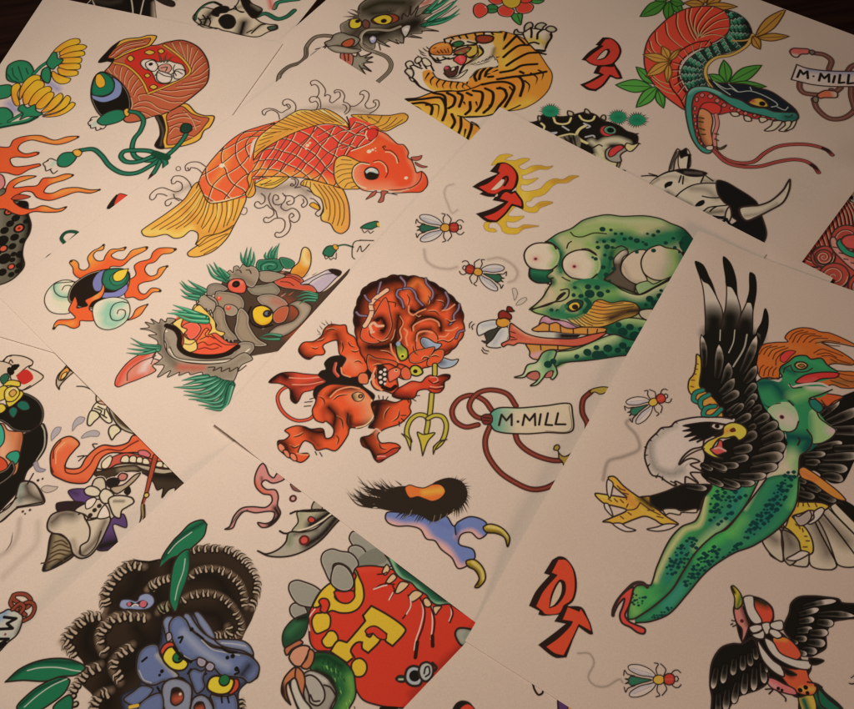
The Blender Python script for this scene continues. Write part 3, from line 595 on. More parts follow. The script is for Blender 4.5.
def fly(c, hx, hy, tx, ty, sp=1., green='2c5a42'):
    """small fly: (hx, hy) head, (tx, ty) tail in photo pixels"""
    view(0, 0, 854)
    L = math.hypot(hx-tx, hy-ty); s = L/36; ux, uy = (hx-tx)/L, (hy-ty)/L; cx, cy = (hx+tx)/2, (hy+ty)/2
    def q(t, m=1):
        v = [float(x) for x in t.split()]
        return ' '.join(f'{cx+(v[i]*ux-v[i+1]*m*uy)*s:.2f} {cy+(v[i]*uy+v[i+1]*m*ux)*s:.2f}' for i in range(0, len(v), 2))
    for m in (1, -1):
        for p in ('10 3 12 8 10 11 8 13', '15 3 19 7 22 7 24 5', '5 3 4 9 6 13 3 14', '16 1 21 2 22 0', '-14 4 -20 6 -22 9 -23 5'):
            c.stroke(q(p, m), 1, '2a1c18')
    c.form(q('0 0 -8 2 -17 4 -19 2 -22 2 -19 0 -22 -2 -19 -2 -17 -4 -8 -2'), green, er=1.2, lw=.8)
    for m in (1, -1):
        c.form(q('4 2 -2 3 -10 4.5 -18 9 -19 12 -16 13.5 -8 12.5 0 8', m), 'c9b6ae', sh=[(q('2 3 -10 6 -17 10', m), 2.5, '8a8298', .6)], lw=.85)
        c.stroke(q('0 5 -8 8 -15 10.5', m), .5, '77707a')
    c.form(q('8 -3.6 11 0 8 3.6 3 3.2 1 0 3 -3.2'), 'c98a36', er=1.2, ec='7a3a1c', ea=.6, lw=.9)
    c.form(q('18 -3.5 19 0 18 3.5 14 4.8 10.5 3 10 0 10.5 -3 14 -4.8'), 'a8342a', er=1.4, ec='4a1512', ea=.8, lw=.9, sh=[(q('10 0 17 0'), 1, 'c8542e', .7)])
def dtsmoke(c, p, w=4, a=.3, col='7a6458'):
    c.shade(p, w, col, a, .8)
@art('fly_drawing', (400, 175, 478, 300), 'devil', 'green and red fly above the other two flies, its grey flight trail curling up')
def fly1(c):
    set_ref(212, 180, 158); view(405, 175, 130)
    dtsmoke(c, '320 60 275 75 258 120 280 190 310 250 345 230', 1.8, .45); dtsmoke(c, '125 490 140 560 200 605 290 618 340 605', 2.4, .5)
    fly(c, 457.5, 227.4, 421, 228.4)
@art('fly_drawing', (452, 248, 522, 296), 'devil', 'green and red fly facing left, middle one of the three flies, ringed by a flight trail')
def fly2(c):
    set_ref(212, 180, 158); view(405, 175, 130)
    dtsmoke(c, '545 555 620 545 700 585 740 640 720 690 680 705', 2.4, .5)
    fly(c, 466.5, 268.5, 500, 279)
@art('fly_drawing', (468, 284, 530, 358), 'devil', 'fly caught on the green monster tongue, motion lines around it')
def fly3(c):
    set_ref(212, 180, 158)
    view(465, 280, 130)
    c.lines('45 275 30 290 30 315|60 290 45 305 50 325|110 460 125 480 145 485|115 445 130 462 155 468', 1)
    c.form('310 60 330 55 345 90 325 135 318 100', 'c5ac9a', lw=.7, lc='5a4a44'); c.form('335 165 360 130 400 115 405 130 370 160', 'c5ac9a', lw=.7, lc='5a4a44')
    c.form('210 265 140 270 90 290 78 330 90 365 130 350 200 320 220 300', 'cdbfb6', sh=[('120 300 190 290', 5, '9a94a4', .6)], lw=1.1)
    c.form('225 315 130 350 140 400 110 400 150 420 210 380 240 340', '3a362e', lw=.8)
    c.form('230 320 180 390 140 430 170 445 240 440 280 390 290 330 270 305', 'cdbfb6', sh=[('240 340 190 420', 5, '9a94a4', .6)], lw=1.1)
    c.form('205 285 215 255 260 250 295 270 285 300 250 312 220 305', 'd08a34', er=1.5, ec='7a3a1c', lw=1)
    c.form('220 220 245 200 275 210 305 235 300 260 260 250 225 255', '8a2a20', er=1.5, lw=1.1)
    c.form('275 205 280 175 305 180 315 195 325 205 300 210', '6a1f1a', lw=1)
@art('flaming_letters_drawing', (471, 152, 582, 236), 'devil', 'red block letters DT with yellow flames streaming to the right')
def dt1(c):
    set_ref(202, 170, 148)
    view(470, 145, 120)
    c.form('150 145! 175 110 210 75 260 65 305 75 270 90 250 105 320 110 370 95 425 100 385 130 350 150 360 170 390 175 440 150 500 145 545 155 590 150 550 175 490 175 440 195 400 210 370 220 380 245 430 245 485 235 440 270 400 285 365 285 360 310 390 330 450 325 500 310 545 265 600 240 660 245 710 220 775 222 740 240 690 270 620 275 580 300 545 340 500 365 450 375 430 400 400 405 400 430 440 445 490 410 540 400 590 410 550 430 500 450 470 480 420 480 380 465 330 440 290 470 270 500 300 510 385 508 330 545 290 550 260 545 265 580 290 590 340 590 380 570 430 570 490 578 430 590 380 600 340 630 280 635 235 620 215 580 180 550 140 560 135 590 170 595 190 615 150 620 110 605 95 575! 110 550 190 548 250 470 300 420 330 330 310 220 250 140', 'c89a30', sh=[('580 155 480 160', 7, 'a86a2a', .5), ('770 225 600 260', 7, 'a8652c', .6), ('590 410 500 430', 6, 'a8652c', .6), ('490 578 380 590', 6, 'a8652c', .6), ('400 180 380 400', 8, 'd8ae48', .7)], lw=.55, lc='8a6428')
    k = '261612'
    c.fill('15 298! 75 260 195 205! 140 190! 195 128! 250 125 310 160 345 220 335 290 300 330! 375 400 380 460! 290 440 190 550! 120 548 40 490! 150 455 240 410! 160 395! 195 340! 195 365 130 370 65 350! 90 335!', k)
    R = 'c23324'
    c.fill('55 300! 130 270 210 200! 195 190! 215 135! 250 130 300 160 330 210 325 270 300 315 240 320 180 350 130 345!', R, .8, k)
    c.fill('155 318! 200 270 235 235 255 240 235 285 190 318', k); c.fill('150 320! 185 285 225 245! 245 250 225 290 185 318', 'c9ad94')
    c.stroke('238 236 262 225 268 250 245 290', 2, k)
    c.fill('205 385! 230 345 260 330 295 345! 320 330! 350 370 370 400 375 445! 300 425! 250 490 190 545! 130 535 85 510! 170 480 230 440 265 405! 235 395!', R, 1.7, k)
@art('spotted_monster_drawing', (494, 208, 700, 386), 'devil', 'green spotted reptile monster with round bulges, long tongue and clawed hand')
def monster(c):
    set_ref(196, 164, 142)
    g1, g2, g3 = '7d964e', '2a6844', '15402e'
    view(515, 205, 130)
    sk = 'a89c70'
    body = '90 685 150 640 185 600 200 550 245 515 220 510 150 510 100 480 95 420 70 370 60 330 100 270 200 245 280 190 370 155 450 100 560 70 620 65 700 75 850 72 950 85 1020 120 1110 160 1190 270 1200 350 1150 420 1100 560 1010 640 1000 760 950 830 870 920 700 960 500 990 400 1010 250 1080 250 1020 300 960 420 920 650 900 600 800 300 745 150 720'
    c.fill(body, sk)
    P = c.path(body, True)
    with c.within(P):
        c.shade(P, 7, '3f7440', .8, 1, closed=True)
        c.shade('380 190 430 200 520 180 620 170 700 200 760 180', 12, g1, .9)
        c.shade('640 300 620 400 560 450 480 520 420 560 520 600 700 610 820 620', 22, g1, 1.1)
        c.shade('560 420 600 520 560 580 640 620 800 640 1000 640', 15, g2, 1.4, .8)
        c.shade('700 230 850 270 980 220 1100 200', 17, g2, 1.3, .8)
        c.shade('640 280 620 380 600 480 620 500', 11, g3, 1.1)
        c.shade('230 220 290 290 300 340 300 440', 8, g2, 1.1); c.shade('300 320 290 400', 6, g3, .9)
        c.shade('560 100 800 110 960 110', 8, 'a8a878', .6)
        c.shade('480 260 560 280 640 260', 9, g1, 1)
        c.shade('110 440 150 490 220 500', 9, g3, 1.3, .7)
        c.shade('390 530 500 560 560 590', 12, g2, 1)
        c.shade('1130 180 1180 280', 14, g3, 1, .8)
        c.shade('210 530 230 600 170 650', 7, 'd0a088', .7)
        c.shade('100 700 250 740 420 760', 9, g1, .9)
        c.shade('230 700 330 720 450 740 430 640 480 600', 12, g2, 1.1)
        c.shade('430 150 560 130 700 140', 8, g1, .6); c.shade('560 230 640 230 720 250 850 240 1000 230', 11, g2, 1.1); c.shade('600 290 590 400 600 500 700 560', 8, g2, 1)
    c.stroke('200 245 280 190 370 155 450 100 560 70 620 65 700 75 850 72 950 90 1020 120 1110 160 1195 262', 1.3)
    # dark hollow with bulge shapes at the right
    view(600, 205, 130)
    c.form('30 490 90 430 90 360 130 310 175 295 185 320 150 350 140 420 180 480 235 520 230 570 260 590 150 550', '57473a', er=3, ec='1d1510', sh=[('110 350 150 310', 8, 'b8a08c', 1)], lw=1)
    c.form('185 330 240 300 300 300 290 350 280 430 310 490 300 515 240 520 180 490 140 440 145 380', 'c2a58c', sh=[('150 400 200 490 260 510', 5, '8a7464', .5)], lw=1.1)
    c.form('270 390 280 340 320 290 390 265 430 280 520 300 555 360 540 430 480 480 420 495 350 490 290 450', 'c2a58c', sh=[('480 290 500 380 470 470', 13, '8c9a55', 1), ('530 330 530 430 480 480', 7, g2, .9)], lw=1.3)
    c.form('235 530 310 500 350 520 420 490 480 470 300 570 260 590', '8a9a68', lw=1)
    c.stroke('260 590 340 555 430 500 540 430 560 360 545 310', 1.6)
    c.fill('545 310 585 350 640 262 560 200 520 260', g3); c.stroke('545 310 585 350 635 262', 1)
    view(515, 205, 130)
    # round eyes
    for p, d in (('60 330 75 285 120 255 190 250 260 275 290 320 285 370 250 415 200 430 130 428 85 400', '135 355'), ('310 370 340 325 400 298 470 300 530 330 560 370 555 430 510 480 440 492 380 485 330 440', '390 405')):
        c.form(p, 'c9ae96', lw=0)
        P = c.path(p, True)
        with c.within(P):
            x = '250 280 280 340 250 400' if d[0] == '1' else '500 320 545 390 520 470'
            c.shade(x, 8, g1, .9)
            c.shade('90 400 160 425' if d[0] == '1' else '340 440 420 488', 4, 'a08a78', .5)
            c.shade(d+' '+d.split()[0]+' '+str(float(d.split()[1])+1), 9, 'c09078', .7); c.dots(d+' 24', 'c88a80'); c.dots(d+' 15', '9a5550'); c.dots(d+' 8', '4a2024')
    c.stroke('270 290 250 260 200 250 130 255 80 285 60 330 75 385 110 418 180 430 240 425 275 400', 1.5)
    c.stroke('535 330 480 300 410 298 345 325 312 370 320 430 365 475 440 490 500 485 540 455', 1.5)
    c.lines('440 290 480 290 530 320|200 240 240 250 290 290|340 285 350 255 370 240|310 475 335 490 360 500|365 180 390 205 440 210 520 185 600 190|655 285 700 270 740 290|585 490 630 520 700 545 820 590', 1.2)
    c.stroke('95 420 95 475 140 510 215 515 235 525 240 510', 1.5); c.lines('215 520 225 490 250 480|235 520 205 570 180 610 140 650 95 688', 1.4)
    c.stroke('300 560 350 555 350 600 310 630 250 640 190 660 110 690', 1.3); c.stroke('280 620 300 595 325 580', 2.6)
    c.form('100 420 150 425 200 428 250 430 210 470 240 500 200 512 140 505 105 480', g3, sh=[('120 440 200 450', 7, g2, .8)], lw=1)
    c.dots('575 160 20 630 165 12 660 190 12 585 240 14 645 235 17 540 245 10 605 275 20 545 280 15 700 190 12 720 225 14 800 235 20 860 260 14 530 355 14 510 345 9 485 535 20 540 540 22 485 580 30 565 585 24 610 565 12 395 545 11 385 595 13 590 330 12 580 410 16 600 460 18 630 350 17 650 420 15 620 500 12 910 200 14 870 190 10 760 220 15 940 175 14 990 250 14 1040 220 12 1090 250 14 1050 280 12 1080 310 10 240 690 13 280 695 13 840 245 9 640 280 12 430 600 14 800 310 13 910 300 16', '13342a')
    # arm and mouth (views 5, 6)
    view(550, 280, 130)
    c.form('360 10 420 30 480 70 590 95 700 50 850 -20 870 -10 740 170 690 190 600 200 500 180 420 150 300 140 240 120 200 60 150 20 250 -10', g2, lw=0, sh=[('480 75 590 105 700 60 800 10', 9, 'b8ac80', 1), ('200 70 300 100 420 90', 12, g1, .8), ('560 190 660 190 750 130', 9, g3, 1)])
    c.stroke('360 0 420 30 480 70 590 98 700 45 790 0', 1.2); c.dots('655 125 24 720 105 20 730 70 12 765 75 15 785 50 12 690 155 26 630 165 12 250 45 20 310 50 18 260 92 32 330 95 24 380 75 14 205 105 15 155 98 13 160 50 10', '13342a')
    c.form('585 205 680 195 680 240 665 270 600 245', 'c2a58c', lw=1.2); c.stroke('680 190 680 250', 1.4)
    c.form('360 290 420 265 500 250 590 255 660 285 550 480 520 480 480 420 430 370 350 340', g2, sh=[('470 255 650 275', 9, 'a6ac6c', .95), ('440 350 520 390 560 420', 9, g3, 1), ('380 310 420 340', 10, g3, 1)], lw=1.2)
    c.dots('450 295 20 525 310 24 598 325 18 560 370 36 478 340 30 590 350 10', '13342a')
    c.form('0 480 60 470 150 460 250 420 370 370 430 360 500 385 570 410 550 480 420 505 250 530 90 545 40 570 0 590 -40 560', g2, sh=[('0 490 150 475 300 425 420 375', 10, 'a9ac78', 1), ('60 545 250 525 500 485', 6, g3, .9), ('-20 540 10 500', 10, 'a9ac78', .7)], lw=1.2)
    c.dots('175 505 15 245 475 25 310 495 33 305 445 18 380 450 28 445 462 20 478 432 24 520 462 26 360 500 16 20 540 20 340 480 16', '13342a')
    # fan fin
    c.form('260 190 290 145 330 130 400 150 480 140 560 155 590 200 560 235 470 260 400 290 330 310 230 310 160 290 110 250 170 240', 'c08a3c', sh=[('300 140 340 170 330 200', 12, 'd07830', .8), ('400 250 500 210 590 200', 9, '3a281c', 1.1), ('120 255 220 290', 5, 'd8b468', .6)], lw=1.1)
    c.lines('275 165 350 180 430 170 550 160|270 190 350 200 450 190 550 175|265 210 350 225 450 210 540 190|240 225 330 250 420 235 500 210|225 235 300 270 400 260|210 245 280 285 350 285|185 245 230 280 280 300|160 245 200 280 230 300|140 250 170 275 200 298|300 140 400 160 480 150', .9, '5a3820')
    c.form('100 175 125 145 170 130 215 145 205 180 170 205 130 205', '174536', lw=1.2); c.form('120 175 145 150 185 148 197 175 170 200 140 200', 'cda03c', lw=1); c.dots('165 178 20', '2a1c14')
    c.stroke('95 175 60 220 20 235 100 245 180 240 230 200 260 150', 6.5, g2, a=.75); c.stroke('230 210 260 160 240 130', 4, g3)
    # mouth
    view(465, 280, 130)
    c.form('490 280 510 245 545 240 570 260 650 270 680 280 740 310 860 320 850 350 640 350 480 345', 'a9707e', lw=1, sh=[('540 250 660 290', 6, 'c08a98', .8)])
    c.form('440 325 480 300 510 280 550 290 600 280 650 310 700 320 770 310 930 320 900 355 700 355 560 340 460 338', 'c07c38', er=2, ec='7a3a20', ea=.6, lw=1.1); c.lines('555 290 552 338|625 300 630 345|710 320 712 350|805 322 805 352|870 325 865 350', 1)
    c.form('440 350 560 345 700 355 760 360 720 385 600 385 500 375', 'b5a494', sh=[('640 368 760 368', 8, '1f1512', 1.2, .7)], lw=0)
    c.form('400 420 450 420 560 425 700 425 760 430 640 460 560 460 520 480 490 520 450 520 425 500 425 470', 'b87a3a', sh=[('440 500 490 490', 6, 'c08a90', 1)], lw=1.2); c.lines('495 425 500 460|610 430 610 458', 1)
    c.form('300 285 340 310 400 350 480 375 600 385 720 385 850 355 930 345 850 400 740 435 600 430 480 425 400 420 350 415 320 430 280 425 250 440 240 420 290 390 290 330', 'b8503c', sh=[('330 310 420 365 560 385', 4, 'd88a6a', .8), ('300 420 420 400 600 410', 5, 'c8694c', .6)], lw=1.2); c.lines('300 340 330 350|290 370 325 380|300 395 340 390', .9)
    c.form('325 640 380 620 410 560 470 540 510 480 560 460 600 470 580 540 600 580 605 620 575 655 560 640 580 600 540 610 510 650 470 690 430 695 470 665 490 620 470 600 420 610 390 640', '96a878', sh=[('560 470 540 520 560 580', 10, g2, .8), ('330 640 420 600 480 560', 5, 'c4ae8c', .7)], lw=1.3)
    c.fill('405 635 440 605 480 605 490 640 460 660', 'a85a4c', .8); c.fill('525 640 545 605 575 598 570 635', 'a85a4c', .8); c.dots('545 555 25 580 535 20 735 502 15 808 480 22', '13342a')
    c.lines('430 190 470 185 560 160 630 115 650 95|430 195 460 215 530 235 560 250 620 262', 1.3)
def feather(c, s, dark='14100c', mid='4a3e32', hi='a89684', reach=.62, lw=.9, pt=.0, rim=True):
    """'bx by tx ty w [bend]' joined by | : a quill from base to rounded (or pointed) tip, inked dark towards the base"""
    for q in s.split('|'):
        v = [float(x) for x in q.split()]
        bx, by, tx, ty, w = v[:5]; bend = v[5] if len(v) > 5 else 0
        L = math.hypot(tx-bx, ty-by); ux, uy = (tx-bx)/L, (ty-by)/L; nx, ny = -uy, ux
        def P(t, k): 
            o = bend*math.sin(math.pi*t*.5)*0+bend*4*t*(1-t)
            return f'{bx+ux*L*t+nx*(k*w/2+o):.1f} {by+uy*L*t+ny*(k*w/2+o):.1f}'
        if pt: out = ' '.join([P(0, -.5), P(.3, -.9), P(.6, -1), P(.85, -.6), P(1, 0)+'!', P(.85, .6), P(.6, 1), P(.3, .9), P(0, .5)])
        else: out = ' '.join([P(0, -.6), P(.3, -.9), P(.6, -1), P(.85, -.85), P(.97, -.4), P(1, 0), P(.97, .4), P(.85, .85), P(.6, 1), P(.3, .9), P(0, .6)])
        R = w*VS*.62
        c.form(out, hi, sh=[(' '.join([P(-.1, 0), P(.3, 0), P(reach+.08, 0)]), R*1.35, mid, 1.3, .9), (' '.join([P(-.1, 0), P(.3, 0), P(reach-.12, 0)]), R*1.3, dark, 1.7, .9)], lw=lw, lc='100c0a')
@art('eagle_drawing', (590, 252, 870, 662), 'eagle', 'screaming bald eagle with spread black wings carrying a green frog headed figure')
def eagle(c):
    set_ref(166, 136, 114)
    BK = '14100c'
    # right wing (behind)
    view(724, 400, 130)
    c.fill('600 80 860 -60 960 -60 960 300 860 400 820 480 780 540 700 545 600 470 500 460 490 370 560 330', BK)
    feather(c, '620 120 760 5 50|660 160 900 60 70|700 200 960 200 72|600 320 780 280 50|720 320 960 320 60|640 380 900 365 60|520 360 670 355 46|530 410 635 410 50|620 440 815 455 66|640 500 785 525 60 -10')
    c.form('500 500 560 520 700 560 770 640 860 700 900 760 700 760 560 690 440 660 460 560', BK, lw=0)
    feather(c, '470 520 545 545 36|540 560 640 600 50|470 570 530 600 40|480 610 600 640 50|620 620 740 665 50', hi='8d7c6a')
    c.form('490 460 520 440 560 460 620 500 700 560 760 610 800 660 740 650 660 600 580 540 510 510', 'b4682a', sh=[('500 470 600 520', 5, 'a8482a', .6)], lw=1.2)
    # tail fan
    view(724, 480, 130)
    feather(c, '350 250 250 390 120 0|400 300 385 530 200 0', hi='a08a74', mid='6b5a4c', dark='5a4a3e', reach=.4, lw=1.3)
    c.form('400 300 390 520 540 570 560 500 520 330', 'a08a74', sh=[('430 330 460 420', 12, '5a4a3e', .9)], lw=1.3)
    for p in ('700 170 900 330 960 500 860 570 740 550 650 360 600 200', '600 240 740 560 700 590 570 560 560 400 500 270', '760 150 900 260 980 300 980 500 860 360 700 180'):
        c.form(p, 'a89078', sh=[('640 250 800 400' if p[0] == '7' else '600 300 680 480', 14, '5c4a3e', .9)], lw=1.3)
    c.lines('600 280 660 400 745 555|650 220 740 330 860 490|690 190 800 300 900 400|740 160 860 280', 1.3, BK); c.form('740 150 860 200 900 300 860 280 790 210', BK, lw=0)
    c.form('250 350 250 400 300 480 370 535 390 530 380 420 370 330 310 320', 'a08a74', sh=[('280 350 340 400', 10, '5a4a3e', .9)], lw=1.4)
    c.form('385 330 390 420 395 520 440 560 510 470 480 380', '8f7a66', sh=[('410 350 440 420', 12, '4f4136', .9)], lw=1.3)
    # talon right
    c.form('420 150 520 145 640 150 690 175 640 205 560 200 520 215 450 240 480 270 540 320 580 400 585 470 560 490 510 470 490 400 430 330 380 310 330 320 300 300 380 230', 'b8862e', sh=[('310 300 380 260 430 200 440 160', 8, 'b4582c', .9), ('540 330 575 420', 4, 'd0a240', .8)], lw=1.4)
    c.lines('460 150 450 175|490 150 485 175|520 150 520 170|550 155 560 175|600 155 610 175|490 300 500 320|515 320 520 340|530 370 545 370|540 400 560 400|520 440 545 440|470 290 480 300', 1.1, '4a2a18')
    c.form('395 190 420 185 425 240 400 310 385 270', 'a89a98', lw=1.2); c.form('530 215 560 200 575 240 545 285 500 300 470 270 460 235 490 240', '8c7468', rim='b4a090', lw=1.2)
    c.form('590 210 640 180 660 200 620 260 570 290 550 285 590 250', 'a89a98', lw=1.2); c.form('410 520 460 490 510 465 560 480 530 505 470 530', 'b4a6a4', lw=1.2)
    # hair
    view(724, 315, 130)
    H = 'a8501f'
    c.form('200 290 220 220 270 190 340 180 420 175 400 150 430 110 500 85 580 90 630 110 700 120 854 190 870 210 760 190 640 180 700 210 780 250 860 310 840 330 740 320 690 330 700 360 780 370 860 380 870 470 780 480 700 460 600 540 560 600 680 600 780 540 700 520 620 520 540 430 370 380 360 420 300 410 240 410 210 330', H, sh=[('300 230 400 200 500 240', 7, 'b8602a', .5), ('640 180 860 220', 7, '8e6a44', .9), ('720 320 850 330', 6, '6e4420', .8), ('740 440 850 440', 8, '6e4a28', .8)], lw=1.1)
    c.form('600 545 640 520 700 520 780 540 720 570 680 600 640 580', 'a8441f', lw=1)
    c.lines('230 260 260 220 310 200|260 260 290 220 350 205|290 270 320 230 400 205|320 290 340 250 420 215|230 390 240 350 260 330|260 400 270 360 290 340|290 400 300 360 320 340|320 400 325 370 345 345|340 330 345 290 400 240 470 240|430 160 460 120 520 100|450 180 480 130 550 110|480 180 520 130 600 125|520 180 560 140 640 140|560 180 600 155 680 155|600 185 680 170 760 180|590 250 640 225 700 240 780 270|610 260 680 250 740 280|640 270 700 270 760 300 830 320|700 290 740 310|720 370 780 390 850 400|740 400 800 430 850 440|700 430 760 450 820 470|640 180 700 200 760 205', .9, '4a2012')
    c.form('370 300 375 265 420 235 470 240 440 270 400 310', 'b0302a', lw=.8)
    # frog figure
    G1, G2, G3 = '6f9a50', '2a6a40', '0f3a34'
    c.fill('215 440 250 420 310 430 370 440 440 400 520 460 620 450 700 490 640 540 560 550 590 590 620 640 660 700 600 760 220 760 200 600', G2)
    view(724, 400, 130)
    tor = '215 -90 310 -60 440 -60 560 0 640 20 610 60 640 120 720 180 740 200 700 250 620 290 570 330 500 370 490 470 470 560 400 640 200 640 250 560 300 500 350 450 400 400 410 280 400 210 300 60 230 20'
    c.form(tor, G2, lw=0, er=5, ec=G3, ea=.75)
    T = c.path(tor, True)
    with c.within(T):
        c.shade('300 500 400 430 440 380', 16, '8fa064', 1.2); c.shade('330 470 380 440 430 480', 13, 'b49c78', 1)
        c.shade('420 120 540 60 540 10', 9, G2, .8); c.shade('420 240 500 250 560 260 540 320', 11, G3, 1)
        c.shade('240 -60 300 20 320 -60', 9, G3, .7); c.shade('480 420 480 560', 8, G1, .6)
    c.form('290 60 330 25 420 15 470 60 490 130 470 190 430 210 380 200 350 140 290 80', '8ba46a', sh=[('380 110 440 140', 13, 'b89a80', 1)], lw=0)
    c.stroke('490 140 470 190 430 210 390 205', 1.2); c.stroke('290 50 320 30 370 20', 1)
    c.form('600 60 640 120 720 180 740 200 700 250 640 285 590 285 560 200 560 80', '7f9c5c', sh=[('700 200 740 200', 9, 'b08a90', 1), ('560 100 570 250', 7, G2, .8)], lw=0)
    c.stroke('605 70 630 120 690 165 735 200 715 240 650 280 590 290', 1.3); c.stroke('545 195 575 240 575 290 540 340 500 370 490 470 470 560', 1.4)
    c.dots('380 112 20', '7a3a34'); c.dots('380 112 10', '2a1014'); c.lines('490 250 498 265 485 295|425 5 455 35', 1.6)
    c.form('275 520 300 515 345 545 320 570 270 590 260 560', 'b87868', lw=1)
    view(724, 315, 130)
    c.form('210 440 250 420 320 430 360 440 380 420 360 360 380 330 430 310 470 275 540 270 580 290 640 290 680 330 740 370 760 385 700 420 620 440 500 460 560 470 640 470 710 490 700 500 640 520 570 550 500 600 440 560 380 560 300 600 260 570 230 500', G2, sh=[('240 450 320 450 400 540', 11, G3, .9), ('450 540 540 510 600 480', 11, G1, .8), ('470 290 560 300 660 340', 6, '2f7a48', .7), ('560 470 640 480 690 490', 7, 'b8a888', 1.1), ('390 350 460 380', 6, G3, .7)], lw=0)
    c.stroke('215 440 250 418 320 420 380 405 365 370 375 340 420 310 470 272 540 268 570 290 640 285 680 330 745 370', 1.4); c.stroke('710 490 640 520 560 550 600 560 650 600', 1.4)
    c.form('470 440 520 400 600 380 700 375 755 385 740 410 640 420 580 445 500 450', 'b82a26', sh=[('500 440 600 420', 4, 'd0463a', .7)], lw=1.3); c.stroke('430 460 450 475 480 465 560 452 640 452 700 480', 2.4, 'b8ac94'); c.stroke('430 455 450 478 510 475', 1.2)
    c.form('465 330 480 312 520 310 548 330 530 352 490 355', 'b08a4c', lw=1.6); c.form('485 333 510 322 532 335 510 345', '8a4a28', lw=.9); c.lines('440 340 460 370 540 372 580 350|390 380 400 350 440 330', 1.1)
    c.stroke('640 560 700 640 660 600', 1.1)
    c.form('560 560 600 555 640 590 650 620 620 640 570 600', '1f5a4a', lw=1.2)
    # legs
    view(600, 530, 130)
    leg1 = '520 0 660 -180 850 -480 1050 -420 1000 -300 930 -120 850 10 760 60 640 150 540 290 460 410 340 520 230 590 180 560 210 420 230 370 300 365 330 365 360 260 400 160 450 70'
    leg2 = '850 10 1000 -220 1150 -400 1330 -420 1300 -260 1200 -60 1000 90 830 190 740 230 640 340 540 470 420 560 300 620 230 610 230 590 340 520 460 410 540 290 640 150 760 60'
    view(590, 460, 130)
    A = '780 180 700 390 600 440 520 530 440 700 400 820 370 820 300 830 270 900 250 1040 300 1040 420 960 540 850 620 720 720 590 800 510 900 440 1020 300 1130 80 1150 -30 1000 -60'
    B = '1160 120 1110 190 1000 330 900 450 820 490 700 600 620 720 540 850 420 960 300 1040 300 1070 400 1060 520 1010 640 880 740 760 820 690 950 610 1080 560 1250 440 1350 300 1372 120 1300 95'
    c.form(A, '3a7a3c', er=4, ec='16382a', ea=.7, sh=[('900 250 800 420 660 560 560 720 480 860', 13, '24583a', .8), ('760 250 720 420 620 460 520 600 470 700 430 790', 5, 'a09a60', 1), ('1000 150 940 330 840 440', 14, '1a5a50', .8), ('640 560 560 660 500 780', 10, '1c5a50', .7), ('880 420 780 500 700 580', 8, '88a860', .7), ('300 860 280 950 300 1000', 9, '6f8a44', .6), ('1140 0 1090 120', 8, '7a9a80', .7)], lw=1.4)
    c.form(B, '2a6640', er=4, ec='12362a', ea=.7, sh=[('900 480 800 560 720 660', 9, '3f8a3c', .8), ('1250 200 1150 380 1050 460', 12, '14504a', .8), ('1000 400 940 470', 12, '5a9a40', .6), ('600 840 500 960', 8, '2f7060', .6), ('1160 60 1100 180 1020 320', 4, '8aa868', .8), ('1400 100 1320 300', 8, '5a9a50', .6)], lw=0)
    c.stroke('1160 120 1110 190 1000 330 900 450 820 490 700 600 620 720 540 850 420 960 300 1040', 1.4); c.stroke('300 1070 400 1060 520 1010 640 880 740 760 820 690 950 610 1080 560 1250 440 1350 300 1372 120', 1.4)
    import random; R = random.Random(5)
    def spots(poly, n, r0=8, r1=14):
        n = int(n*1.45); r0 += 1; r1 += 4
        pp = pts(poly); P = smooth(pp, True); xs = (P-np.array([VX, VY]))/VS
        x0, y0 = xs.min(0); x1, y1 = xs.max(0); got = []
        for _ in range(n*30):
            if len(got) >= n: break
            x, y = R.uniform(x0, x1), R.uniform(y0, y1)
            k = ((xs[:, 1] > y) != (np.roll(xs[:, 1], 1) > y)) & (x < (np.roll(xs[:, 0], 1)-xs[:, 0])*(y-xs[:, 1])/(np.roll(xs[:, 1], 1)-xs[:, 1]+1e-9)+xs[:, 0])
            if k.sum() % 2 and all((x-a)**2+(y-b)**2 > (r0*2.1)**2 for a, b in got): got.append((x, y))
        for x, y in got:
            r = R.uniform(r0, r1); c.form(f'{x-r} {y} {x} {y-r*.8} {x+r} {y-2} {x+2} {y+r*.8}', '0e2e2a', lw=0)
    spots('620 520 680 500 720 540 640 680 540 760 500 740 540 600', 26); spots('820 220 1000 120 1040 200 920 380 800 430 780 380', 26, 9, 16)
    spots('740 620 820 570 860 600 760 720 640 830 620 800', 26); spots('280 880 360 880 340 960 270 960', 10, 6, 10); spots('440 1000 520 960 540 990 440 1040 400 1030', 9, 6, 10)
    spots('1280 90 1360 80 1240 320 1100 480 1010 520 1020 470 1180 260', 40, 8, 15); spots('880 620 960 560 1000 540 960 590 880 650', 8)
    # shoe
    view(600, 530, 130)
    c.stroke('85 560 90 520 120 460 190 380 230 350 280 348 310 375', 3, K)
    c.form('85 560 90 520 140 430 215 375 210 430 190 500 165 560 190 600 230 620 295 650 290 680 250 675 200 640 145 610 130 560 150 500 160 450 120 490', 'b0362c', er=1.2, lw=1.6)
    # left leg feathers + talon
    view(590, 460, 130)
    c.form('330 245 400 235 500 205 600 165 700 160 800 170 740 260 710 330 600 330 520 330 460 330 400 290', BK, lw=1.2)
    c.form('480 325 560 320 600 335 700 320 700 345 600 345 590 360 520 350 500 360', 'a89078', lw=1.2)
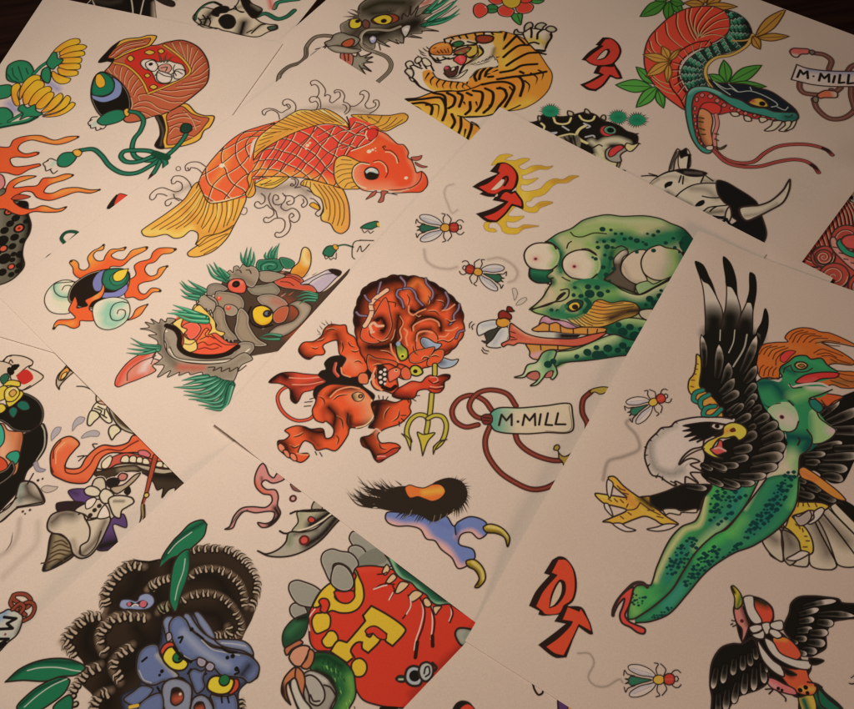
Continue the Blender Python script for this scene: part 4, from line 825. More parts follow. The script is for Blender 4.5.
    c.form('120 115 160 110 220 170 300 230 330 245 390 240 400 290 450 330 500 370 580 420 560 430 470 420 420 390 360 370 290 390 240 410 180 430 130 410 85 405 140 380 240 330 150 300 100 290 40 240 35 220 90 225 190 240 240 245 200 210 150 165', 'b07c2c', sh=[('340 250 400 300', 8, BK, .9), ('60 230 150 250', 5, 'c09a3c', .8), ('320 300 480 400', 6, 'c08a30', .5), ('220 190 260 260 300 300', 6, 'a85c2c', .7)], lw=1.4)
    c.lines('180 170 200 190|195 190 230 200|210 215 250 225|240 260 240 240|120 255 140 270|160 255 180 275|200 260 220 280|240 330 300 320 330 280|250 345 270 360|200 370 220 385|330 280 400 330 460 360|240 310 250 290|380 330 420 330|440 370 480 380', 1.1, '4a2a18')
    c.form('115 130 150 150 145 200 130 250 112 210', 'a89a9c', lw=1.2); c.form('95 285 120 290 150 370 100 320', 'a89a9c', lw=1.2); c.form('150 420 200 415 240 440 300 462 230 468', 'b8aaa8', lw=1.2); c.form('375 455 440 440 500 420 570 425 520 455 440 468', 'b8aaa8', lw=1.2)
    # big left wing
    view(680, 245, 130)
    c.form('160 640 240 610 330 620 420 610 480 640 500 660 480 700 400 900 400 1200 200 1250 160 1000 130 700', BK, lw=0)
    for out, shd, tip in (('100 110 140 150 200 230 240 340 280 440 270 560 240 680 200 720 170 640 165 460 150 280', '225 500 222 580 215 700', '100 110 150 130 190 210 225 310 240 340! 190 260 150 235'),
                          ('285 80 330 120 365 220 375 330 400 440 370 560 330 700 270 700 265 560 300 400 305 260', '330 480 325 560 310 720', '285 80 330 120 362 210 375 340! 340 280 305 265 300 190'),
                          ('460 185 490 200 500 300 480 430 470 600 420 700 360 700 370 560 400 460 440 370 460 280', '430 520 415 620 400 740', '460 182 490 200 500 290 480 430! 465 380 440 375 455 310'),
                          ('560 420 578 470 570 570 520 690 460 760 420 740 450 640 510 570 540 500', '480 680 450 760', '560 418 578 470 572 560 530 660! 530 590 505 570 540 500')):
        c.form(out, 'a8957f', sh=[(shd, 24, '33291f', 1, .8), (shd, 21, BK, 1.9, 1.)], lw=1.2); c.fill(tip, BK, .8, BK)
    view(680, 330, 130)
    c.shade('190 30 300 20 420 20 500 50', 13, BK, 1.5, 1)
    c.fill('160 30 350 20 520 50 520 130 500 300 540 480 640 620 700 760 400 760 250 540 140 400 130 150', BK)
    c.lines('360 0 350 80 320 150', 1, '9a8a76'); c.stroke('440 30 420 120 350 240', 1.6, '8a7a68'); c.stroke('265 0 262 70', 1, '9a8a76')
    feather(c, '160 250 140 30 48 8', hi='a8967f', pt=1)
    feather(c, '240 320 255 90 62 10|280 360 320 210 66 14|260 420 360 315 66 10', pt=1, hi='b4a08a')
    feather(c, '400 290 505 30 62 10|420 350 505 230 60 8', pt=1, hi='b4a08a')
    feather(c, '280 470 390 405 62|310 550 420 490 66|400 600 470 560 58|430 430 500 350 58|430 500 505 420 56|460 560 540 490 56|500 640 590 555 62|540 680 640 600 66')
    view(625, 390, 130)
    c.form('480 340 520 430 500 560 640 640 750 640 860 600 1000 500 1060 340 1000 240 760 200 700 300 600 420', BK, lw=0)
    view(724, 400, 130)
    feather(c, '60 90 130 25 50|140 60 200 0 40|80 150 180 95 56|190 70 250 40 50|200 150 300 95 60|160 190 215 165 46|240 210 355 150 66|120 270 218 215 70|250 280 395 220 84|60 335 190 310 66|230 350 405 300 80|40 400 165 375 56|180 400 390 365 80|-30 430 100 430 50|170 460 355 435 66|-60 440 25 465 46|100 500 280 495 56 6|40 530 205 545 50 8|-60 540 110 570 50 8', hi='b8a48e')
    view(625, 390, 130)
    feather(c, '500 490 580 525 40|560 480 675 525 46|540 580 650 630 44|640 590 760 635 46|400 630 540 650 44', hi='a8927e')
    # yellow & green bands
    view(680, 330, 130)
    c.form('110 160 135 180 140 260 130 330 130 370 160 400 120 440 80 430 55 390 60 330 90 290 105 220', 'b8862c', sh=[('100 200 90 300 80 380', 4, 'a86a24', .6)], lw=1.4)
    c.lines('105 220 120 225|95 250 115 260|85 290 105 290|75 330 95 330|70 370 90 375', 1, '4a2a18')
    c.form('90 430 120 390 160 400 230 460 270 530 280 570 150 570 140 500 100 480', 'a8702c', lw=1.2)
    for p in ('150 395 100 415 90 460 120 475', '190 425 140 455 135 495 160 520 200 500', '230 500 170 515 155 560 210 570 270 520'):
        c.stroke(p, 5, K); c.stroke(p, 3.4, '1f6450')
    # head
    view(625, 390, 130)
    hd = '140 370 160 330 210 280 240 250 300 240 330 210 400 190 480 178 560 180 640 180 720 200 680 230 600 250 520 330 510 370 440 390 380 440 355 490 400 460 440 450 490 470 430 490 510 540 430 545 480 610 400 570 390 620 330 600 330 630 270 600 230 570 180 560 150 510 130 440'
    c.form(hd, 'd0baa4', sh=[('165 350 172 440 205 515 300 550 370 530', 8, '76665a', .9), ('190 330 260 270 330 235', 6, '8a7868', .8), ('430 400 380 450 350 500', 4, '8a7868', .7)], lw=1.6)
    c.lines('130 375 150 385|133 430 155 425|150 500 168 480|205 575 222 545|245 590 250 560|165 330 185 340|205 290 222 302|240 250 262 262|300 238 318 244|330 210 350 222', 1.3, '1a1310', taper=2)
    for q in ('170 340 200 330', '165 370 190 350', '160 400 190 390', '165 430 195 415', '170 460 200 450', '190 490 215 470', '200 515 230 500', '230 540 255 515', '260 555 290 530', '300 565 320 535', '340 555 355 525', '210 310 235 310', '240 285 260 285', '270 262 295 262', '310 545 340 500', '360 540 380 500', '390 520 405 480', '400 500 430 470'): c.stroke(q, .9, '8a7868', taper=1)
    c.form('380 235 480 215 560 210 640 220 700 235 640 270 600 290 540 320 470 340 500 320 420 335 470 300 390 310 440 275 380 270 430 250', BK, lw=.8)
    c.lines('380 270 460 250|395 305 480 275|425 335 500 290|475 345 540 310', 1, BK)
    c.stroke('560 190 640 195 690 225 715 195', 2, 'cdbba6'); c.form('565 240 580 220 620 225 660 235 630 262 590 258', 'b8b4b8', lw=1.6); c.dots('605 238 16', BK)
    c.form('510 380 540 340 600 310 640 290 650 240 700 215 760 225 800 260 795 300 750 330 720 305 670 315 620 320 580 370 570 400 600 430 640 450 580 440 530 410', 'c09a34', sh=[('650 280 700 260', 5, 'b0602c', .8), ('600 320 560 360', 3, 'a87024', .5)], lw=1.4)
    c.form('690 265 715 250 725 268 700 275', '5a1f14', lw=.7); c.form('560 390 600 370 620 330 640 340 645 380 670 400 630 420 600 425', 'b04038', lw=1.2); c.form('640 340 680 320 730 320 720 370 680 400 650 380', BK, lw=0); c.stroke('590 385 620 380 660 400', 2, 'c87868')
    c.lines('300 600 340 620 320 630|360 490 400 440 470 400 520 385', 1.3)
@art('fly_drawing', (598, 375, 668, 482), 'eagle', 'green tailed fly above the eagle claw, trailing a long curl of grey')
def fly4(c):
    set_ref(178, 146, 124); view(634, 320, 220)
    dtsmoke(c, '-3 380 -30 400 10 450 20 500 -40 530 -100 550 -120 620', 2.8, .55, '4a3a32')
    fly(c, 664, 397, 632, 412.5)
@art('fly_drawing', (565, 645, 690, 709), 'eagle', 'green tailed fly at the end of a thin grey trail below the red DT letters')
def fly5(c):
    set_ref(178, 146, 124); view(520, 545, 197.6)
    dtsmoke(c, '250 468 300 470 320 510 295 570 320 605 370 612 430 580 445 595', 1.5, .6, '5a483c')
    fly(c, 673.5, 679, 630, 681)
@art('letters_drawing', (528, 554, 596, 660), 'eagle', 'red block letters DT with black drop edges, no flames')
def dt2(c):
    set_ref(180, 148, 126); view(520, 545, 197.6)
    k, R = '241511', 'b83c24'
    c.fill('40 262! 70 200 130 130! 105 122! 140 65! 170 50 200 60 235 110 245 180 230 240 200 265! 265 270 290 310 315 385! 300 385 250 350! 200 485! 150 485 80 432! 150 380 200 340! 150 330! 170 300! 100 305 80 300! 85 285!', k, .5, k)
    c.fill('68 265! 100 200 160 130! 135 120! 165 62! 200 65 230 110 238 180 225 235 190 262! 170 295 110 300 95 285!', R, .7, k)
    c.fill('125 275! 135 210 170 150 195 160 195 210 160 260', k); c.fill('130 268! 145 210 172 160 180 175 175 215 150 255', 'b3937a')
    c.fill('180 325! 205 265! 255 285! 262 270! 275 290 300 335 312 378! 255 345! 225 410 190 480! 150 470 108 440! 165 400 215 350 225 332!', R, 1.2, k)
@art('bird_drawing', (704, 580, 870, 712), 'eagle', 'red breasted bird tied with a grey ribbon, black wings spread')
def bird(c):
    set_ref(176, 142, 118); view(700, 580, 155.5)
    BK = '14100c'; HI = 'b4a48c'
    c.form('560 600 640 570 690 620 780 700 800 760 560 760', '12241c', sh=[('600 620 700 700', 7, '1f5a3c', .9)], lw=1)
    c.form('540 600 600 600 640 690 620 760 560 720', 'b08a34', sh=[('570 660 600 740', 6, '1f4a34', 1.2)], lw=1.2)
    c.form('650 600 700 650 780 720 720 720 660 680', '1c5038', lw=1.3)
    # right wing
    c.form('460 270 490 180 500 130 540 95 620 88 700 95 760 105 780 125 880 140 880 200 800 215 730 230 700 270 690 300 690 370 650 400 600 420 550 400 520 350', BK, lw=1.6)
    feather(c, '560 150 750 115 34 -6|540 190 655 160 36|540 230 630 215 40|530 280 620 270 42|520 320 590 325 40|500 330 540 350 26|640 230 735 240 46|600 290 705 290 46|590 340 690 350 50|560 380 645 395 44|520 390 590 410 34', hi=HI, reach=.45)
    feather(c, '640 190 860 200 40 -8', hi=HI, pt=1)
    # body
    c.form('185 150 240 95 290 90 350 110 395 150 405 200 400 250 470 310 530 390 560 440 610 480 590 540 640 600 560 640 520 640 420 560 360 540 300 420 230 340 200 240', BK, lw=1.2)
    c.form('300 110 350 115 390 155 400 200 380 235 340 230 305 160', 'b83c28', sh=[('310 110 360 130', 8, '2a2414', 1)], lw=.8)
    c.form('190 155 240 130 270 230 260 280 240 330 230 340 230 270 205 240 190 200', 'b06458', sh=[('240 150 270 240', 6, BK, 1)], lw=1.3)
    c.form('170 38 185 32 225 80 232 130 205 160 190 150 190 100', 'b0902c', sh=[('225 90 205 150', 5, '2f4a24', .9), ('175 40 190 70', 3, BK, 1)], lw=1.3)
    c.lines('175 222 200 228|180 255 205 245|180 240 170 245', 1.2); c.dots('230 225 10', '4a1a18')
    c.form('400 320 470 315 530 365 555 415 520 440 440 400', 'b8442a', sh=[('400 320 470 330', 4, 'c8742c', .8)], lw=1)
    c.form('380 420 440 470 520 490 580 490 600 540 640 590 620 630 540 620 470 560', 'b8482a', sh=[('420 460 500 520', 6, BK, .8), ('560 600 620 600', 5, 'c08a34', .8)], lw=.9)
    c.form('360 540 400 540 460 570 520 600 530 630 460 620 390 590', 'b85a54', sh=[('370 560 420 590', 4, 'c88078', .6)], lw=1.2)
    c.dots('430 595 9 450 605 8 550 605 12 580 590 12 590 620 10', BK)
    c.lines('360 600 400 600 380 625|420 605 470 650 470 665|590 560 640 570 670 590 630 580', 1.4)
    # left wing
    c.form('290 320 330 400 370 480 370 560 320 600 260 620 210 640 160 700 150 760 70 760 65 640 55 580 60 480 80 420 120 370 180 350 230 350', BK, lw=1.6)
    feather(c, '90 480 70 600 38|140 460 125 570 40|190 430 180 525 40|235 410 235 500 40|270 400 280 475 38|300 370 310 440 34|340 450 355 570 42|300 480 295 610 42|250 510 240 630 44|205 560 185 680 42|150 600 140 720 42|100 620 100 760 38|350 450 370 510 20', hi='c4b494', reach=.55)
    # ribbon
    RB, RS = 'b0a090', '7a6a5e'
    for p in ('240 95 290 90 300 150 340 230 300 240 265 200 245 140', '355 320 400 340 440 400 520 435 610 450 600 490 520 480 420 430 375 380', '315 330 350 380 400 440 450 480 460 530 400 500 340 430', '270 260 310 245 350 255 330 280 290 290', '320 290 350 275 350 320 310 320 285 300', '340 240 380 235 385 280 365 300 345 270', '390 235 450 225 455 270 420 275 385 255', '385 270 430 280 450 310 420 320 380 290'):
        c.form(p, RB, er=1.3, ec=RS, ea=.6, lw=1.2)
    c.form('600 430 680 442 640 465 605 460', BK, lw=1.2); c.form('450 480 530 520 480 520', BK, lw=1.2)
@art('ink_mark_drawing', (846, 672, 860, 688), 'eagle', 'dark hook of ink running off the sheet')
def mark2(c):
    c.stroke('849.5 683.5 852 684 856 683', 1.2); c.stroke('851 678 855 675', .8)
@art('dragon_drawing', (272, -12, 468, 88), 'snake', 'grey dragon head with yellow eyes, long curling whiskers and green mane')
def dragon(c):
    set_ref(206, 175, 153)
    BK = '201812'
    view(350, 0, 130)
    c.tuft('480 170 560 110 640 60 720 -20|490 165 600 130 660 110 720 60|500 160 580 150 640 130 720 90|470 120 540 60 600 20 640 -40|500 80 580 40 640 0 700 -40|520 60 560 20 600 -30', 5, '1f6a4a', '5a9a78', '123a2a')
    c.lines('500 160 600 110 700 40|500 110 580 70 680 10|520 160 640 120', .8, '12281e')
    c.shade('440 20 500 20 540 -20', 8, 'b05a4a', .9); c.shade('300 20 380 0 420 -30', 9, 'b86a34', .9)
    body = '60 80 60 40 100 0 150 -30 420 -40 500 -20 430 60 530 30 470 90 540 90 480 130 510 140 460 170 580 205 480 205 470 220 400 225 470 250 390 245 350 240 350 285 300 260 320 290 260 270 230 290 260 310 200 290 170 280 160 320 120 310 90 290 60 330 0 330 -40 290 -60 200 -60 160 40 110'
    c.form(body, '6e5f50', er=4, ec='a08c78', ea=.7, sh=[('100 60 200 20 350 20', 14, '2c2618', .95), ('100 230 180 230 300 180 420 160', 14, BK, 1.3), ('150 90 260 80', 8, BK, .8), ('20 320 0 250 50 200', 10, '3a2e24', .9), ('430 150 370 200', 12, BK, 1), ('330 120 380 60 400 20', 7, '3a2c1e', .8)], lw=.7)
    c.lines('50 80 60 40 90 10 130 -10|340 130 350 90 380 110 400 40 400 100 450 40 430 110 510 70|360 230 350 285|470 205 560 200 580 208|400 240 470 252|180 260 230 290 262 308|250 260 300 280 350 285|190 290 200 330', 1)
    c.form('140 130 180 105 240 95 290 95 320 115 310 140 240 160 180 160 150 150', '8a3a24', lw=1.2); c.form('150 130 190 105 240 98 275 115 270 145 230 162 180 155', 'c8a52c', lw=1.2); c.dots('222 138 19', BK)
    c.form('-5 150 10 125 50 120 75 145 70 175 30 190 0 180', 'c8a82e', lw=1.3); c.dots('50 140 16', BK); c.form('80 150 100 130 130 150 120 185 90 180', '6a3c34', lw=1)
    c.form('335 190 370 165 400 170 385 220 360 245', 'b8a89c', er=1.5, lw=1.3); c.dots('370 195 18', 'd8ccc6'); c.form('125 255 150 235 175 250 165 280 140 285', '9a90ac', lw=1); c.dots('148 255 14', 'e0d8d4')
    c.stroke('330 175 260 200 180 195 110 200 75 230 70 280 100 320 170 345 240 375 270 420 255 470 180 540', 3.9, K); c.stroke('330 175 260 200 180 195 110 200 75 230 70 280 100 320 170 345 240 375 270 420 255 470 180 540', 2.8, '8a7864'); c.stroke('170 345 240 375 270 420 255 470 180 540', .6, '4a3c30'); c.stroke('160 195 110 203 80 235 78 280', .9, 'b0a088')
    c.tuft('60 90 30 70 0 62|50 105 10 90 -20 75|50 110 0 110 -45 110|50 120 -10 130 -30 150|260 70 250 50 240 40|290 70 310 50 320 35', 1.6, '5a4c3e', None, K)
    c.form('-20 350 40 370 50 340 70 370 140 350 100 380 150 375 110 400 150 410 90 420 140 470 80 450 100 490 40 460 0 430', '8d7d6c', er=3, ec='4a3c30', lw=1)
    c.lines('60 430 100 490|90 430 140 470|110 380 145 372', 1)
    c.form('-60 350 -30 340 0 350 20 370 10 430 -30 420 -60 390', 'b05a48', rim='c88a78', lw=1); c.lines('-40 350 -30 400|-10 350 -10 400', 1)
    view(270, 0, 130)
    c.stroke('55 535 65 490 120 440 200 410 235 370 240 310 290 250 350 235 420 240', 4, K, taper=0); c.stroke('55 535 65 490 120 440 200 410 235 370 240 310 290 250 350 235 420 240', 2.7, '7a6856'); c.stroke('65 490 120 440 200 410 235 370 240 310', .6, '3a2c24')
    c.form('370 300 360 280 400 260 420 230 470 215 520 230 560 240 590 260 560 300 500 310 440 300 400 320', '8a7a6a', er=3, ec=BK, ea=.7, rim='a89884', lw=1.2)
    c.form('470 295 490 270 540 255 555 270 540 300 500 310', 'a8482c', lw=1.2); c.form('380 310 430 300 540 320 600 330 560 350 480 350 420 340', '9a8a78', er=3, ec='5a4a3c', lw=.8)
    c.lines('270 365 310 335 350 325 370 305|300 325 350 310 370 295|270 370 300 350', 1.2)
@art('flower_drawing', (470, -6, 548, 28), 'snake', 'small red blossom with yellow centre, bud and green leaves')
def flower(c):
    set_ref(192, 160, 138); view(455, 0, 130)
    G = '3c7a36'
    c.form('370 80 400 90 440 90 440 130 430 165 390 140 370 110', G, er=1.5, ec='1d3a1c', lw=1); c.form('490 0 530 0 585 5 550 25 510 20', G, lw=1); c.form('200 60 230 30 280 45 270 80 220 85', '2f6a38', lw=1); c.lines('210 60 270 62|410 100 430 150', .7)
    R = 'c23a2c'
    c.form('120 70 130 35 170 22 210 45 215 80 190 105 155 118 130 100', R, rim='d87860', lw=1.1)
    c.form('220 0 220 -50 300 -50 330 -10 300 25 250 25', R, rim='d88a70', lw=1)
    c.form('280 60 320 35 360 50 390 70 370 105 330 110 290 95', R, rim='d88a70', lw=1); c.form('400 50 430 20 480 15 515 40 500 75 450 90 410 80', R, rim='d88a70', lw=1); c.form('420 0 440 -40 520 -40 500 10 450 20', R, lw=1)
    c.form('310 -10 370 -40 430 -10 420 35 370 55 320 30', 'b8902e', er=2, ec='c88a2a', lw=.9); c.dots('200 48 6', 'e8a898')
@art('tiger_drawing', (402, 18, 562, 148), 'snake', 'roaring orange tiger curled round, claws out, lower body cut off')
def tiger(c):
    set_ref(196, 164, 142)
    O, Y, BK, W = 'c47a2c', 'c89a3a', '20150f', 'cdb49c'
    view(400, 20, 130)
    # forepaw left
    c.form('60 370 40 330 60 290 110 270 160 290 200 310 220 340 240 380 300 400 400 415 440 430 440 470 300 475 200 470 120 430 90 400', W, lw=0)
    c.form('150 340 200 330 230 380 320 400 440 410 480 440 440 465 320 470 210 460 160 410 150 380', O, sh=[('170 420 240 460 400 470', 5, Y, .9)], lw=0)
    c.lines('90 400 130 440 210 472|60 380 75 400 100 410|215 345 240 380 300 400 380 408 440 405', 1.2, BK)
    c.lines('190 350 170 380 165 400|220 375 200 400 210 435|260 390 240 420 250 450|300 400 280 430 290 455|340 405 330 440 340 460|385 408 370 440 380 460|425 410 410 440 430 455', 1.7, BK, taper=2)
    body = '640 80 760 100 854 150 900 200 960 290 1000 360 980 450 920 520 840 570 780 590 700 600 640 610 560 630 420 640 470 680 510 700 560 760 520 800 460 800 380 760 270 680 150 620 30 525 120 510 220 475 330 470 460 450 400 400 460 380 500 340 560 310 640 310 620 250 600 190'
    P = c.form(body, O, sh=[('640 180 680 230 700 290', 16, Y, 1), ('60 530 200 620 400 740 470 790', 9, Y, .9), ('250 560 400 620 560 620 700 590 850 540', 12, Y, .95), ('460 440 640 430 760 400', 6, 'c4641f', .6)], lw=.9)
    with c.within(P):
        c.lines('60 560 120 575 150 600|110 600 150 610 165 640|170 560 250 560 250 620 240 650|420 540 430 560|500 540 510 570|590 560 580 600|820 400 850 430 840 480|860 350 900 380 890 430|910 330 940 350 930 400|720 440 740 470 730 510|230 660 260 690|300 700 310 740|430 720 420 780|620 250 660 240|640 330 600 345|560 360 600 350', 1.7, BK, taper=2)
        c.lines('700 80 680 130 640 165|760 110 720 150 680 190|850 165 780 170 720 210 680 245|900 215 840 220 760 260 700 300|900 290 800 300 740 330 660 345|960 340 860 360 740 375 640 390|540 425 620 410 700 410 750 440 730 500 690 570|700 380 780 375 810 420 790 500|480 465 540 480 530 560 500 600|560 450 610 480 600 560 550 610|460 540 460 590 430 620|640 450 680 455 700 500 650 570 620 620|380 480 410 500 390 570|310 480 360 510 350 560 320 580|220 480 290 500 300 560|50 530 150 520 260 510 290 540 300 600 280 660|80 550 160 545 210 570 205 620|340 620 360 670 340 710|400 640 400 700 380 760|460 640 470 700 440 790|510 330 490 370 500 400|560 315 530 350 520 390|610 310 570 340 560 370|790 340 810 350|580 375 610 372|440 480 470 495|655 445 690 460', 2.5, BK)
    c.lines('30 525 120 510 220 475 330 465 400 470 500 440 540 420|690 605 760 575 790 560|380 630 440 640 560 632 640 612|470 670 500 685 515 700', 1.3, BK); c.stroke('440 420 450 380 500 330 560 305 640 305', 1.4, BK)
    # head
    view(402, 30, 100)
    W2 = 'c4ab94'
    c.form('230 190 250 150 300 120 360 100 370 80 420 60 520 40 640 20 800 20 850 60 840 120 790 200 820 300 720 320 640 340 580 400 560 440 480 440 440 420 470 380 430 420 370 410 350 370 360 330 400 300 330 280 260 240', W2, lw=0)
    c.shade('420 70 560 60 700 90 800 60', 6, 'bb7a36', .95, .7); c.shade('440 150 540 170 620 230 560 280', 5, 'b98a3e', .9, .7); c.shade('760 60 830 120 800 200', 6, 'c08a3a', .9, .8)
    c.form('235 190 245 150 300 115 360 105 410 120 430 170 420 210 360 215 300 215 260 210', 'c06c2c', sh=[('260 200 340 190 400 200', 4, '7a3c1c', .6), ('290 140 380 125', 4, 'c8843c', .8)], lw=1.1)
    c.lines('300 180 320 200|330 170 350 200|360 165 380 195|390 160 400 190|270 160 290 150', 1, '4a2414')
    c.form('420 60 520 40 640 20 720 22 640 60 620 90 560 80 480 75', 'c08038', lw=0); c.form('760 30 850 20 860 120 800 200 790 150', 'c49038', lw=0)
    c.form('630 70 650 50 720 45 780 60 770 95 700 115 640 100', '8a3420', er=2.2, ec=BK, lw=1.6)
    c.form('640 130 600 125 560 140 540 180 560 230 600 225 640 200', 'b8923c', er=1.5, ec='5a3c14', lw=1.1); c.form('650 150 690 190 640 240 560 280 520 320 500 360 540 300 600 250 650 210', 'b8923c', lw=.9)
    c.form('420 130 450 105 500 95 530 115 500 140 450 145', '2c5a30', lw=1.3); c.form('440 190 480 170 540 150 590 150 560 190 520 210 470 215', '8a4a34', er=2, ec=BK, lw=1.2); c.dots('500 200 18 560 175 14', '5f7a34')
    c.form('440 260 450 235 490 215 530 215 550 240 540 275 510 300 480 290 460 275', 'c43c3c', sh=[('490 225 510 260', 2.5, 'd86a60', .6)], lw=1.2)
    c.form('360 340 370 315 400 310 420 330 450 320 480 310 475 350 460 385 420 400 380 390', '4a2a20', lw=1.2); c.dots('380 325 22', 'b0404a'); c.form('420 330 450 315 450 350 425 355', W2, lw=.8)
    c.form('355 370 380 395 430 405 470 395 500 370 560 340 520 390 470 415 400 410', W2, sh=[('380 400 460 405', 2, '7a6450', .7)], lw=1)
    c.lines('230 180 240 215 270 245 310 265 350 255 400 240|260 240 290 275 330 280|350 230 400 250 440 240|300 240 320 265|360 80 370 110|360 80 420 62 520 42 640 22 720 18 850 22|420 62 440 80|480 50 500 72|540 38 560 70|620 24 630 50|700 20 700 40|760 20 780 40|420 90 410 120 440 130|560 100 600 110 640 115|660 135 690 170 690 200 640 240 580 275 520 310 490 370|560 230 590 240 620 220|640 110 620 130 560 130 480 150 440 175|440 215 480 212 530 212', 1.7, BK)
    c.lines('140 165 160 185 200 205|175 150 195 170 225 190|205 140 220 155 240 175|130 215 150 235 190 250|150 190 180 215 215 225|420 360 470 330|230 200 240 230', 1.1, BK, taper=1)
    c.shade('790 160 770 220 720 260', 4, '4a382c', .75); c.shade('640 240 600 280 560 310', 3, '8a7a68', .5)
    c.lines('585 300 600 290 612 300|610 296 625 284 640 292|640 288 655 274 672 284|672 278 690 262 705 272|705 268 722 248 740 258|738 250 752 228 770 240|765 240 778 220 800 262|785 262 805 250 825 290|600 300 640 300 700 284 760 262', .8, '2a1c14', 1)
    # claws of both paws
    c.form('30 290 60 265 90 275 100 300 70 310 85 330 60 340', W2, er=1.5, ec=BK, lw=1.4); c.form('120 240 150 230 170 250 150 280 130 290 110 270', W2, er=1.5, ec=BK, lw=1.3); c.form('170 250 200 240 240 270 250 300 200 310 180 290', W2, er=1.2, ec=BK, lw=1.2); c.form('25 355 50 330 90 340 100 380 80 410 55 390', W2, er=2, ec=BK, lw=1.5)
    c.lines('100 300 140 320 170 330|90 410 120 440 150 480 210 515 260 530|190 300 210 330|250 310 270 350|140 280 160 310', 1.7, BK)
    view(500, 20, 60)
    c.form('330 190 360 150 430 120 520 130 600 140 700 150 740 230 700 300 650 400 630 450 520 440 440 370 370 290', W2, sh=[('400 300 520 280 620 330', 9, 'b8963c', 1), ('700 220 660 380', 6, '6a4a2c', .6)], lw=1.4)
    for q in ('200 200 210 150 240 135 260 170 320 185 330 210 260 210', '350 170 350 90 400 40 450 40 470 90 430 120 380 150', '500 110 530 60 600 40 660 70 620 100 600 140', '650 130 700 90 770 100 805 140 770 170 700 170'): c.form(q, 'a8957c', er=2, ec='3a2c1e', lw=1.5)
    c.lines('440 110 450 180 445 250|600 140 540 190 530 270|720 200 730 250 680 330 650 400|230 220 290 280 350 340|430 330 490 320 550 340|510 460 580 475 650 490|500 430 560 430 640 440', 2, BK)
@art('letters_drawing', (580, 37, 624, 93), 'snake', 'small red block letters DT between the tiger and the snake')
def dt3(c):
    set_ref(180, 148, 126); view(560, 20, 130)
    k, R = '22130f', 'aa3024'
    c.fill('140 263! 190 210 250 170! 232 165! 280 115! 330 118 380 150 405 200 390 250 360 285! 365 300! 395 340 412 385! 390 390 330 375! 290 430 235 470! 180 460 130 425! 190 400 260 360! 218 352! 250 290! 210 290 180 280! 190 275!', k)
    c.fill('165 260! 220 215 280 172! 262 168! 295 125! 340 125 380 160 395 205 380 250 345 290! 290 300 230 298 195 285!', R, 1.3, k); c.fill('235 262! 260 225 295 195 320 190 330 210 300 250 260 265', k); c.fill('240 262! 265 230 300 200 312 205 290 245', 'ab8e78')
    c.fill('248 345! 270 305 340 305 360 300! 380 340 402 378! 375 385 330 365! 280 430 235 460! 190 452 150 428! 210 400 280 360!', R, 1.8, k)
